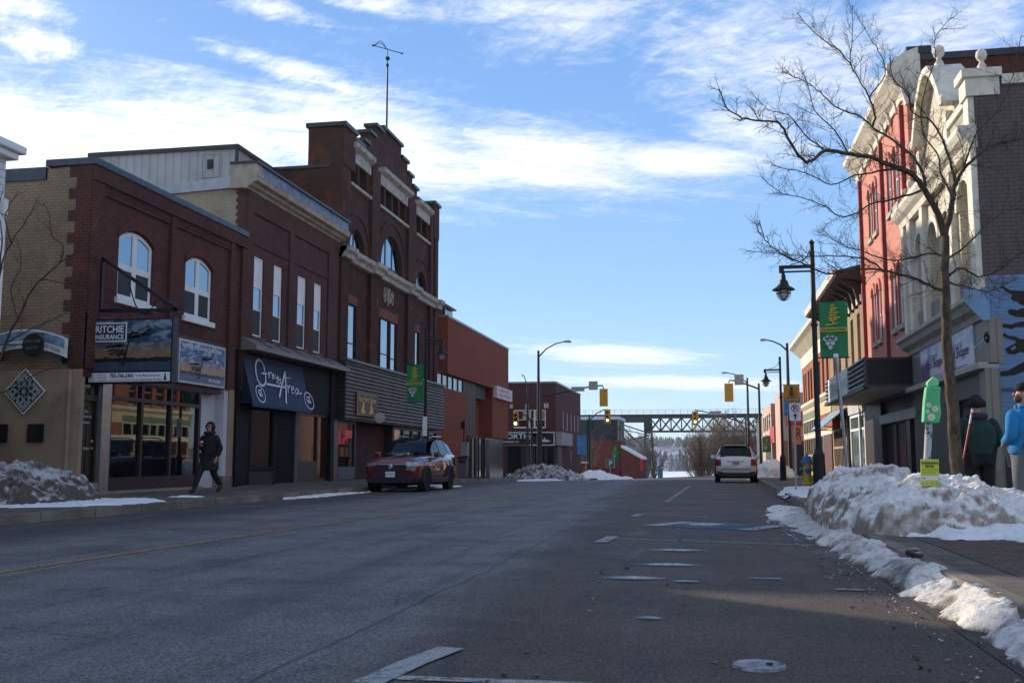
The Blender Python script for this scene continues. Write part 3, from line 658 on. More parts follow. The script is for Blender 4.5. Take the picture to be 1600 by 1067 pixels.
def m_ribbed(name, col, pitch, axis=1, depth=.5):
    if name in MATS: return MATS[name]
    t = NT(name); p = t.sep(); g = t.new('ShaderNodeNewGeometry'); nx = t.math('GREATER_THAN', t.math('ABSOLUTE', t.sep(g.outputs['Normal'])[0]), .6)
    u = t.math('ADD', t.math('MULTIPLY', p[1], nx), t.math('MULTIPLY', p[0], t.math('SUBTRACT', 1.0, nx))) if axis == 1 else p[2]
    fr = t.math('FRACT', t.math('DIVIDE', u, pitch)); rib = t.step(t.math('ABSOLUTE', t.math('SUBTRACT', fr, .5)), .36, .46)
    t.bump(rib, depth, .04); c = t.mix(t.step(t.noise(.9, 6, .65), .3, .7), sc3(col, .82), sc3(col, 1.12)); c = t.mix(t.math('MULTIPLY', rib, .28), c, sc3(col, .35))
    MATS[name] = t.fin(c, .5, .15, .4); return MATS[name]
METALCLAD = m_ribbed('ribbed_metal_cladding', (.33, .33, .325), .34)
BEAD = m_ribbed('dark_vertical_boards', (.05, .048, .044), .14)
GREYBD = m_ribbed('grey_green_boards', (.20, .18, .145), .16)

# ---------------------------------------------------------------- white sided building at the left edge
b0 = thing('white_building', 'white clapboard building with stepped cornice at the extreme left edge', 'building', (-18, 15, 0))
t0 = m_ribbed('white_clapboard', (.62, .62, .60), .16, 2)
MB().box(-24, XL - .02, 4, 19.1, 0, 6.55).box(-24, XL - .02, -16, 4, 0, 6.55).build('wall', pm('grey_white_render', (.50, .49, .47), .8, 0, .12, 2), b0)
mb = MB()
MB().box(-24, XL, -16, 19.15, 6.55, 7.45).build('fascia', t0, b0)
mb.box(-24.1, XL + .2, -16, 19.3, 7.45, 7.6).box(-24.1, XL + .3, -16, 19.42, 7.6, 7.78).build('cornice', WHITEP, b0, bevel=.03)
mb = MB()
for k in range(20): mb.box(XL - .05, XL + .12, 19.0 - k * .8, 19.14 - k * .8, 6.22, 6.55)
mb.build('bracket', WHITEP, b0)['kind'] = 'stuff'
MB().box(XL - .02, XL + .07, 18.9, 19.16, .15, 6.2).build('corner_board', WHITEP, b0)

# ---------------------------------------------------------------- Ritchie brick block
b1 = thing('brick_shop_building', 'two-storey red brick shop with arched white windows and tan brick side', 'building', (-18, 26, 0))
Y0, Y1 = 22.3, 30.85
W1 = arch(23.60, 25.29, 5.14, 6.72, .27); W2 = arch(27.05, 28.71, 5.14, 6.70, .27)
W1o, W2o = W1, W2
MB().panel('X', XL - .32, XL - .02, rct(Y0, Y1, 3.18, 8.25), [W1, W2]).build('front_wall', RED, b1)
mb = MB()   # piers, corbel courses and eyebrow arches stand proud of the panel
for a, b in ((22.3, 22.75), (26.05, 26.3), (29.72, 30.0), (30.55, 30.85)): mb.box(XL - .02, XL + .085, a, b, 3.2, 7.85)
mb.box(XL - .02, XL + .085, Y0, Y1, 7.9, 8.25); mb.box(XL - .02, XL + .12, Y0 - .02, Y1, 7.86, 7.93)
for a, b in ((22.75, 26.05), (26.3, 29.72)):
    for k, (z, d) in enumerate(((7.80, .06), (7.70, .045), (7.6, .03))): mb.box(XL - .02, XL + d, a, b, z, z + .10)
mb.build('pier', RED, b1)
for (a, b) in ((23.60, 25.29), (27.05, 28.71)):
    o = arch(a - .02, b + .02, 6.72, 6.73, .29); oo = arch(a - .1, b + .1, 6.72, 6.75, .56)
    MB().panel('X', XL - .03, XL + .012, oo[2:] + [(a - .02, 6.72)] + list(reversed(o[2:]))).build('window_arch', pm('arch_brick', (.10, .028, .020), .9, 0, .25, 14, .4, 40), b1)
    win(b1, XL - .02, 1, a, b, 5.14, 6.71, .27, 2, (.50,), .11, .20, WHITEP, GLR, WHITEP, 0, .06, .05, screen=True)
mb = MB().box(-40, XL - .32, Y0 + .02, Y1, .1, 7.4); mb.build('body', TANB, b1)
q = MB().panel('Y', Y0, Y0 + .3, [(-16.05, 3.18), (XL - .32, 3.18), (XL - .32, 8.25), (-16.05, 8.2)]).build('side_wall', TANB, b1)
MB().box(-24, -16.05, Y0 + .01, Y0 + .35, 3.18, 7.92).build('side_wall', TANB, b1)
mb = MB()                                     # quoins where the red front returns into the tan side
for k in range(18):
    z = 3.2 + k * .28; mb.box(XL - (.60 if k % 2 else .40) - .02, XL - .01, Y0 - .014, Y0 + .2, z, z + .28)
mb.build('quoin', RED, b1)
MB().box(-16.08, XL + .12, Y0 - .06, Y0 + .45, 8.25, 8.43).box(XL - .45, XL + .12, Y0 + .45, Y1 + .02, 8.25, 8.43).box(-24, -16.08, Y0 - .03, Y0 + .4, 7.92, 8.26).build('coping', pm('blue_grey_flashing', (.055, .065, .08), .35, .5, .2), b1, bevel=.015)
MB().box(-24, XL - .3, Y0 - .03, Y0 + .3, .1, 3.18).box(XL - .34, XL - .01, Y0 - .03, Y0 + .10, .1, 3.18).build('stucco_wall', STUCCO, b1)
MB().tube([(XL - .30, Y0 - .07, .2), (XL - .30, Y0 - .07, 3.15)], .045, 8).build('drainpipe', STUCCO, b1)
# shopfront: door, fascia, windows, white recess
MB().box(XL - .3, XL + .03, Y0, 29.4, 3.0, 4.55).box(XL - .3, XL + .02, 29.4, Y1, 3.2, 4.55).build('fascia', MAROON, b1)
dj = MB().panel('X', XL - .1, XL - .22, rct(22.36, 23.12, .42, 2.5), [rct(22.43, 23.05, .47, 2.44)]).build('door', DKBROWN, b1)
d = MB().box(XL - .22, XL - .17, 22.43, 23.05, .47, 2.44)
for a, b, z0, z1 in ((22.5, 22.7, .62, 1.2), (22.78, 22.98, .62, 1.2), (22.5, 22.7, 1.32, 1.85), (22.78, 22.98, 1.32, 1.85), (22.5, 22.7, 1.97, 2.3), (22.78, 22.98, 1.97, 2.3)): d.box(XL - .17, XL - .155, a, b, z0, z1)
d.build('door_leaf', pm('brown_door_paint', (.028, .017, .013), .4, 0, .2), dj); MB().lathe((XL - .14, 22.98, 1.45), [(.03, -.02), (.04, .0), (.03, .03)], 10, 'X').lathe((XL - .14, 22.98, 1.28), [(.03, -.02), (.04, .0), (.03, .03)], 10, 'X').build('handle', pm('brass', (.6, .5, .35), .3, .8), dj)
MB().box(XL - .15, XL - .12, 22.62, 22.86, 1.24, 1.30).build('letter_slot', GREYMET, dj)
text('RITCHIE INS', PRINTW, dj, (XL - .15, 22.52, 2.02), (0, 1, 0), (0, 0, 1), .42, .05); text('ENTRANCE', PRINTW, dj, (XL - .15, 22.58, 1.88), (0, 1, 0), (0, 0, 1), .30, .05); text('201', PRINTW, dj, (XL - .15, 22.64, 2.14), (0, 1, 0), (0, 0, 1), .14, .07)
fr = MB().panel('X', XL - .1, XL - .2, rct(22.3, 23.2, 2.5, 3.0), [rct(22.38, 23.1, 2.57, 2.94)]).build('transom_window', DKBROWN, b1); MB().box(XL - .16, XL - .15, 22.33, 23.15, 2.53, 2.97).build('pane', GLD, fr)
MB().box(XL - .15, XL + .02, 23.13, 23.52, .15, 3.0).build('pilaster', pm('brushed_aluminium', (.36, .33, .29), .35, .75, .12, 5, .1, 80), b1)
MB().box(XL - .3, XL - .02, Y0, 23.13, .1, .44).box(XL - .3, XL + .04, 23.13, 28.4, .1, .22).build('step', STUCCO, b1)
hol = []
for a, b in ((23.62, 25.0), (25.11, 26.52), (26.62, 28.15)): hol += [rct(a, b, .55, 2.52), rct(a, b, 2.62, 2.96)]
fr = MB().panel('X', XL - .02, XL - .14, rct(23.52, 28.27, .22, 3.0), hol).build('shop_window', pm('dark_maroon_frame', (.035, .014, .012), .45, 0, .2), b1); MB().box(XL - .10, XL - .09, 23.55, 28.24, .3, 2.98).build('pane', GLD, fr)
MB().box(XL - 1.3, XL - .31, 28.3, 29.75, .15, 3.2).box(XL - 1.3, XL - .02, 29.72, 29.98, .45, 3.2).build('recess_panel', WGREY, b1)
MB().box(XL - .31, XL + .01, 29.98, 30.6, .5, 3.2).build('end_pier', STUCCO, b1); MB().box(XL - .33, XL + .03, 29.7, 30.62, .1, .5).box(XL - 1.3, XL - .32, 28.3, 29.7, .1, .3).build('plinth', KERBM, b1)

# hanging sign on its bracket, picture of a wind-bent pine
def m_pic(name, sat=1.0, dim=1.0, z0=0, z1=1):
    t = NT(name); p = t.sep(); h = t.math('DIVIDE', t.math('SUBTRACT', p[2], z0), z1 - z0)
    sky = t.mix(t.step(t.noise(2.6, 7, .62, sc=(1, 1, 2.2), dist=.5), .44, .66), sc3((.020, .060, .17), dim), sc3((.34, .40, .46), dim))
    sky = t.mix(t.step(h, .62, .30), sky, sc3((.34, .20, .10), dim)); w = t.math('ADD', h, t.math('MULTIPLY', t.noise(7, 4), .10))
    c = t.mix(t.step(w, .31, .30), sky, (.006, .010, .010)); c = t.mix(t.step(w, .235, .22), c, t.mix(t.noise(4, 4, .6, sc=(1, 1, 6)), sc3((.02, .045, .11), dim), sc3((.11, .14, .2), dim)))
    return t.fin(c, .35, 0, .4)
def pine(mb, f, seed=0):
    """silhouette of a wind-swept pine in sign coordinates (0..1, 0..1); f maps (a,b) to 3-D"""
    r = random.Random(seed)
    def poly(pts):
        mb.add([f(a, b) for a, b in pts], [tuple(range(len(pts)))])
    poly([(.40, .10), (.44, .10), (.475, .45), (.53, .80), (.52, .81), (.455, .47)]); poly([(.40, .12), (.36, .45), (.35, .45), (.385, .12)])
    for i in range(260):
        if r.random() < .62: cx, cy = r.uniform(.47, .70), r.uniform(.58, .88); cx += (cy - .6) * .15; dx = .065
        else: cx, cy = r.uniform(.20, .45), r.uniform(.24, .52); dx = .055
        if mn.noise(Vector((cx * 4, cy * 17, seed))) < .02: continue
        k = [(cx + dx * .75 * r.uniform(.6, 1) * cos(a), cy + .011 * sin(a) * r.uniform(.6, 1.3) + .012 * cos(a)) for a in (0, 1, 2, 3.1, 4, 5)]; poly(k)
    for a0, b0_, a1, b1_ in ((.46, .45, .62, .60), (.48, .55, .66, .68), (.50, .62, .62, .78), (.36, .35, .27, .45), (.37, .28, .25, .33)): poly([(a0, b0_), (a0, b0_ + .015), (a1, b1_ + .006), (a1, b1_)])
def sign_base(root, axisu, O, U, V, w, h, depth, mat, name): pass
hs = thing('hanging_sign', 'large hanging picture sign of a windswept pine on a black triangular bracket', 'sign', (-13.8, 22.62, 3.5))
sx0, sx1, sz0, sz1 = -14.9, -12.66, 2.84, 4.43; YS = 22.62
MB().box(sx0, sx1, YS, YS + .24, sz0, sz1).build('sign_cabinet', pm('sign_cabinet_black', (.012, .012, .016), .4, .2), hs, bevel=.012)
MB().box(sx0 + .04, sx1 - .04, YS - .012, YS + .005, 3.14, sz1 - .05).build('picture', m_pic('sign_picture', 1, .62, 3.14, 4.38), hs)
MB().box(sx0 + .04, sx1 - .04, YS - .012, YS + .005, sz0 + .04, 3.10).build('caption_strip', PRINTW, hs)
mb = MB(); pine(mb, lambda a, b: (sx0 + .04 + a * 2.16, YS - .0145, 3.14 + b * 1.24), 4); mb.build('pine_print', pm('print_dark', (.006, .009, .008), .5), hs, recalc=False)
MB().box(sx0 + .12, sx0 + 1.02, YS - .020, YS - .01, 3.86, 4.33).build('name_plate', PRINTW, hs); MB().box(sx0 + .15, sx0 + .99, YS - .024, YS - .018, 3.89, 4.30).build('name_plate_field', pm('print_navy', (.016, .022, .06), .5), hs)
UX, UZ = (1, 0, 0), (0, 0, 1)
text('RITCHIE', PRINTW, hs, (sx0 + .19, YS - .026, 4.08), UX, UZ, .76, .18, bold=.02); text('INSURANCE', PRINTW, hs, (sx0 + .19, YS - .026, 3.92), UX, UZ, .76, .12, bold=.02)
text('705-746-2441', PRINTK, hs, (sx0 + .62, YS - .014, 2.97), UX, UZ, .62, .11, bold=.02); text('www.ritchieinsurance.ca', PRINTK, hs, (sx0 + .62, YS - .014, 2.905), UX, UZ, .62, .035)
text('Your Best Insurance', PRINTK, hs, (sx0 + 1.3, YS - .014, 3.0), UX, UZ, .66, .06); text('is an Insurance Broker', PRINTK, hs, (sx0 + 1.25, YS - .014, 2.90), UX, UZ, .76, .055)
for i, (a, b) in enumerate((('AUTO', 'RECREATIONAL'), ('HOME', 'WATERCRAFT'), ('COTTAGE', 'BUSINESS'))):
    text('\u2022' + a, PRINTK, hs, (sx0 + .07, YS - .014, 3.03 - i * .065), UX, UZ, .14, .036); text('\u2022' + b, PRINTK, hs, (sx0 + .28, YS - .014, 3.03 - i * .065), UX, UZ, .25, .036)
mb = MB(); mb.lathe((sx1 - .16, YS - .014, 3.04), [(.001, -.004), (.025, -.003), (.025, .002)], 10, 'Y'); mb.panel('Y', YS - .016, YS - .012, [(sx1 - .19, 2.9), (sx1 - .18, 2.99), (sx1 - .22, 2.93), (sx1 - .17, 3.02), (sx1 - .14, 3.02), (sx1 - .12, 2.93), (sx1 - .13, 2.9)]); mb.build('broker_emblem', pm('print_navy', (.016, .022, .06), .5), hs)
mb = MB(); A = (-14.72, YS + .12, 5.98); B = (-14.72, YS + .12, 4.66); C_ = (-12.62, YS + .12, 4.62)
mb.bar(A, B, .10).bar(A, C_, .08).bar(B, C_, .08).bar((-14.75, YS + .12, 4.66), (-14.75, YS + .12, 4.43), .06).bar((-12.85, YS + .12, 4.62), (-12.85, YS + .12, 4.43), .06).box(-14.9, -14.72, YS, YS + .22, 4.5, 6.05); mb.build('bracket', BLACK, hs)
pts = [(-13.95 + .75 * t, YS + .10, 5.35 - 2.3 * t * (1 - t) - .45 * t) for t in [i / 14 for i in range(15)]]; MB().tube(pts, .016, 5).build('cable', BLACK, hs)
# wall sign beside it
w2 = thing('wall_sign', 'smaller framed picture sign of the pine lying flat on the brick shop', 'sign', (XL, 28, 3.2))
ya, yb, za, zb = 26.52, 29.36, 3.17, 4.43
MB().box(XL + .02, XL + .17, ya, yb, za, zb).build('frame', pm('alu_frame', (.42, .42, .43), .4, .5), w2, bevel=.01); MB().box(XL + .16, XL + .178, ya + .07, yb - .07, za + .07, zb - .07).build('picture', m_pic('wall_sign_picture', 1, 1.1, 3.24, 4.36), w2)
mb = MB(); pine(mb, lambda a, b: (XL + .182, ya + .07 + a * 2.6, za + .07 + b * 1.05), 4); mb.build('pine_print', pm('print_dark', (.006, .009, .008), .5), w2, recalc=False)
text('RITCHIE INSURANCE BROKER', PRINTW, w2, (XL + .178, ya + .15, zb - .24), (0, 1, 0), UZ, 2.4, .11, bold=.02); text('705-746-2441', PRINTW, w2, (XL + .178, yb - 1.1, za + .13), (0, 1, 0), UZ, .78, .10, bold=.02)
# gallery signs and plaques on the side wall
g1 = thing('round_sign', 'round black gallery sign with worn gold lettering on an iron arm', 'sign', (-16.1, 21.9, 3.4))
cx, cz, yy = -16.13, 3.98, 21.7
P0 = PY(52, 539, yy); cx, cz = P0.x, P0.z
MB().lathe((cx, yy, cz), [(.27, .03), (.285, .02), (.285, -.02), (.27, -.03)], 36, 'Y').build('disc', pm('sign_black_green', (.012, .016, .016), .45, 0, .2), g1)
GOLD = pm('faded_gold', (.30, .25, .16), .5, .2, .3, 8)
text('JUKES LANE', GOLD, g1, (cx, yy - .034, cz + .04), UX, UZ, .42, .085, align='C'); text('GALLERY', GOLD, g1, (cx, yy - .034, cz - .11), UX, UZ, .34, .085, align='C')
MB().bar((cx - 1.3, yy, cz + .02), (cx - .28, yy, cz + .02), .03).bar((cx, yy, cz + .28), (cx, yy + .6, cz + .34), .03).build('arm', BLACK, g1)
g2 = thing('arched_sign', 'curved pale town sign with blue scene behind the round gallery sign', 'sign', (-16.3, 22.2, 3.6))
A0 = PY(-6, 545, 22.05); A1 = PY(103, 560, 22.05); ww = A1.x - A0.x
def arcpt(t, v): return (A0.x + ww * t, A0.z - .10 + .52 * (1 - (2 * t - .8) ** 2 * .55) * .62 + v)
n = 16
for nm, v0, v1, mt, dy in (('board', -.22, .24, PRINTW, 0), ('scene_band', -.02, .20, pm('print_lake_blue', (.16, .26, .34), .5, 0, .45, 6), -.012)):
    o = [arcpt(i / n if nm == 'board' else .03 + .94 * i / n, v0) for i in range(n + 1)] + [arcpt(i / n if nm == 'board' else .03 + .94 * i / n, v1) for i in range(n, -1, -1)]
    MB().panel('Y', 22.05 + dy, 22.1 + dy, o).build(nm, mt, g2)
p_ = arcpt(.03, -.17); text('DOWNTOWN', PRINTK, g2, (p_[0], 22.035, p_[1]), (1, 0, .12), UZ, .5, .085); p_ = arcpt(.66, -.13); text('PARRY SOUND', PRINTK, g2, (p_[0], 22.035, p_[1]), (1, 0, -.36), UZ, .52, .085)
MB().box(A0.x, A0.x + .03, 22.1, 22.32, 3.4, 3.9).box(A1.x - .15, A1.x - .12, 22.1, 22.32, 3.3, 3.7).build('bracket', BLACK, g2)
d1 = thing('quilt_plaque', 'diamond shaped plaque with a dark floral quilt pattern on stucco wall', 'plaque', (-16.3, 22.2, 2.2))
cx, cz = -16.30, 2.645; r = .56
def dia(r): return [(cx - r, cz), (cx, cz - r), (cx + r, cz), (cx, cz + r)]
MB().panel('Y', 22.24, 22.20, dia(r)).build('board', PRINTW, d1); MB().panel('Y', 22.21, 22.192, dia(r - .045)).build('border', PRINTK, d1); MB().panel('Y', 22.2, 22.186, dia(r - .085)).build('field', pm('quilt_grey', (.30, .31, .32), .7, 0, .3, 12), d1)
mb = MB()
for k in range(8):
    for rr, q in ((.10, .06), (.21, .075), (.30, .05)):
        a = k * pi / 4 + (0 if rr != .21 else pi / 8); c = (cx + rr * cos(a), cz + rr * sin(a)); mb.panel('Y', 22.186, 22.182, [(c[0] + q * cos(a + t) * (.5 if abs(sin(t)) > .5 else 1), c[1] + q * sin(a + t) * .8) for t in (0, 1.05, 2.1, 3.14, 4.2, 5.2)])
mb.build('flower_pattern', pm('quilt_dark', (.018, .03, .028), .7, 0, .4, 20), d1)
for x0, x1, lab in ((-17.3, -16.73, 'black framed notice board nearest the left edge of the stucco wall'), (-16.17, -15.75, 'black framed notice board under the diamond plaque')):
    nb = thing('notice_board', lab, 'notice board', ((x0 + x1) / 2, 22.2, 1.4), 'notice boards on the stucco wall'); MB().box(x0, x1, 22.2, 22.265, 1.42, 1.86).build('frame', BLACK, nb, bevel=.01); MB().box(x0 + .05, x1 - .05, 22.19, 22.21, 1.47, 1.81).build('board', pm('board_dark', (.02, .018, .017), .25), nb)

# ---------------------------------------------------------------- Grey Area block
b2 = thing('brick_shop_building', 'two-storey plum brick shop with narrow tall windows above a blue awning', 'building', (-18, 35, 0))
Y0, Y1 = 30.87, 39.35
ws = [(31.55, 32.32), (33.14, 33.90), (35.28, 36.12), (36.9, 37.7)]
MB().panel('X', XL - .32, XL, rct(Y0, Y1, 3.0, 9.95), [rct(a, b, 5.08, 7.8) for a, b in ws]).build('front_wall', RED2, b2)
mb = MB()
for a, b in ((30.87, 31.25), (34.35, 34.75), (38.25, 39.35)): mb.box(XL, XL + .07, a, b, 4.9, 9.2)
mb.box(XL, XL + .07, Y0, Y1, 9.2, 9.86); mb.box(XL, XL + .035, Y0 + .38, Y1 - 1.1, 8.15, 8.42)
mb.build('pier', RED2, b2)
for a, b in ws:
    win(b2, XL, 1, a, b, 5.08, 7.8, 0, 1, (.34, .62), .075, .06, WHITEP, GLR, pm('brown_stone_sill', (.09, .06, .05), .8, 0, .2), 0, .05, .05, screen=True)
    MB().box(XL - .075, XL - .06, a + .07, b - .07, 6.78, 7.73).build('infill_panel', WHITEP, b2)
MB().box(-30, XL - .32, Y0 + .02, Y1, .1, 9.95).build('body', BUFF, b2)
mb = MB()
for k in range(22): mb.box(XL - (.38 if k % 2 else .27), XL - .005, Y0 - .012, Y0 + .2, 7.2 + k * .12, 7.2 + k * .12 + (.12 if k % 2 else .121))
mb.build('quoin', RED2, b2)
# cornice: moulded cream bed, blue-grey flashing above
prof = [(XL, 9.86), (XL + .10, 9.86), (XL + .14, 9.92), (XL + .26, 9.98), (XL + .30, 10.04), (XL + .46, 10.10), (XL + .48, 10.24), (XL + .5, 10.3), (XL, 10.3)]
MB().panel('Y', Y0 - .25, Y1 + .12, prof).build('cornice', pm('weathered_cream', (.36, .30, .23), .7, 0, .2, 3, .2, 30, dirt=(.12, .10, .08), dirt_amt=.7), b2)
MB().box(XL - .42, XL + .42, Y0 - .22, Y1 + .08, 10.3, 10.68).build('parapet', pm('blue_flashing_worn', (.12, .14, .18), .4, .5, .45, 4), b2); MB().box(XL - .5, XL + .5, Y0 - .3, Y1 + .12, 10.68, 10.76).build('coping', DARKCAP, b2)
MB().panel('Y', Y0 - .26, Y0 + .2, [(XL - .5, 9.88), (XL + .08, 9.88), (XL + .3, 10.02), (XL + .5, 10.25), (XL + .42, 10.68), (XL - .5, 10.68)]).build('cornice_end', pm('weathered_cream', (.36, .30, .23)), b2)
MB().add([(XL - .4, Y0 - .08, 9.95), (XL - .4, Y0 + .5, 9.95), (-19.5, Y0 + .5, 9.75), (-19.5, Y0 - .08, 9.75), (XL - .4, Y0 - .08, 10.35), (XL - .4, Y0 + .5, 10.35), (-19.5, Y0 + .5, 9.98), (-19.5, Y0 - .08, 9.98)], [(0, 1, 2, 3), (4, 7, 6, 5), (0, 4, 5, 1), (1, 5, 6, 2), (2, 6, 7, 3), (3, 7, 4, 0)]).build('roof_edge', GREYMET, b2)
# brown sheet pent roof over the shopfront
PR = pm('taupe_sheet_metal', (.20, .165, .145), .5, .2, .12, 2)
mb = MB().panel('Y', Y0 - .3, Y1 + .02, [(XL, 5.0), (XL + .62, 4.66), (XL + .62, 4.52), (XL, 4.52)]); mb.build('pent_roof', PR, b2)
mb = MB()
for k in range(6): y = Y0 + .9 + k * 1.45; mb.bar((XL + .01, y, 5.01), (XL + .63, y, 4.67), .03, .03)
mb.build('roof_seam', pm('taupe_dark', (.10, .08, .07), .5, .2), b2)
SHOPK = pm('black_shopfront_paint', (.009, .009, .010), .65, 0, .3, 5, spec=.15)
# shopfront below: black frame, display window, ribbed black panel, second window
MB().box(XL - .3, XL + .03, Y0 - .15, Y1 - .2, 2.75, 4.5).build('fascia', SHOPK, b2)
each(MB().box(XL - .25, XL + .0, 30.4, 31.6, .2, 2.75).box(XL - .05, XL + .1, 30.38, 30.62, .15, 4.5).box(XL - .05, XL + .1, 38.7, 39.1, .15, 4.5).box(XL - .1, XL + .04, 33.42, 33.6, .15, 2.75), 'post', SHOPK, b2)
fr = MB().panel('X', XL + .02, XL - .12, rct(31.55, 33.45, .6, 2.75), [rct(31.68, 33.33, .76, 2.66)]).build('shop_window', SHOPK, b2); MB().box(XL - .05, XL - .04, 31.6, 33.4, .65, 2.72).build('pane', glass('dull_shop_glass', (.008, .008, .008), .03, 1.33, .03), fr)
mb = MB()
for k in range(6): mb.box(XL - .1, XL + .03 + .012 * (k % 2), 31.55, 33.45, .17 + k * .072, .23 + k * .072)
mb.build('stall_riser', pm('dark_grey_boards', (.025, .023, .022), .6), b2)
mb = MB().box(XL - .1, XL - .02, 33.6, 35.3, .15, 2.75)
for k in range(17): mb.box(XL - .03, XL - .008, 33.62 + k * .1, 33.67 + k * .1, .2, 2.7)
for k in range(26): mb.box(XL - .03, XL - .012, 33.62, 35.28, .22 + k * .097, .26 + k * .097)
mb.build('grille_panel', SHOPK, b2)
MB().box(XL - .1, XL + .04, 35.3, 35.62, .15, 2.75).build('stone_pier', pm('grey_tile', (.07, .07, .068), .6, 0, .4, 9), b2)
dj = MB().panel('X', XL - .04, XL - .16, rct(35.62, 38.7, .15, 2.75), [rct(35.75, 37.6, .95, 2.65), rct(37.72, 38.6, .3, 2.65)]).build('door', DKBROWN, b2); MB().box(XL - .12, XL - .11, 35.7, 38.65, .28, 2.7).build('pane', glass('amber_glass', (.045, .014, .007), .12, 1.3), dj)
MB().tube([(XL - .02, 37.66, 1.0), (XL + .03, 37.66, 1.05), (XL + .03, 37.66, 1.5), (XL - .02, 37.66, 1.55)], .015, 6).build('handle', GREYMET, dj)
MB().box(XL - .25, XL + .02, 30.4, 39.0, .1, .17).build('threshold', KERBM, b2)
# awning: sloped blue canvas on a frame
aw = thing('awning', 'dark blue canvas awning with white handwritten lettering on black shopfront', 'awning', (XL, 33.5, 3))
AT = Vector((XL + .04, 30.75, 4.42)); AB = Vector((XL + .47, 30.75, 2.80)); ALEN = 5.0
NAVY = pm('navy_canvas', (.030, .045, .085), .75, 0, .12, 3, .15, 120)
mb = MB(); u_ = Vector((0, ALEN, 0)); nn = 12
vs = []
for j in range(7):
    for i in range(nn + 1):
        p = AT.lerp(AB, j / 6) + u_ * (i / nn); sag = .02 * sin(pi * j / 6) * (1 + .5 * sin(i * 1.3)); vs.append(p - Vector((.8, 0, .6)) * sag)
mb.add(vs, [(j * (nn + 1) + i, j * (nn + 1) + i + 1, (j + 1) * (nn + 1) + i + 1, (j + 1) * (nn + 1) + i) for j in range(6) for i in range(nn)]); mb.build('canvas', NAVY, aw, smooth=True, recalc=False)
e = MB()
for y in (30.75, 30.75 + ALEN): e.add([(AT.x, y, AT.z), (AB.x, y, AB.z), (XL + .04, y, AB.z)], [(0, 1, 2)])
each(e, 'side_flap', pm('navy_side', (.010, .013, .022), .8), aw)
MB().box(AB.x - .03, AB.x + .01, 30.75, 30.75 + ALEN, AB.z - .10, AB.z).build('valance', NAVY, aw); f_ = MB()
for y in (30.77, 33.3, 30.75 + ALEN - .02): f_.bar((XL + .1, y, AB.z + .02), (AB.x - .04, y, AB.z + .02), .03)
f_.build('frame_bar', BLACK, aw)
slope = (AB - AT); sl = slope.length; sd_ = slope.normalized(); an = Vector((0, 1, 0)).cross(-sd_).normalized()
if an.x < 0: an = -an
def AWP(u, v): return AT + u_ * u + slope * v + an * .028          # u along the awning, v down the slope
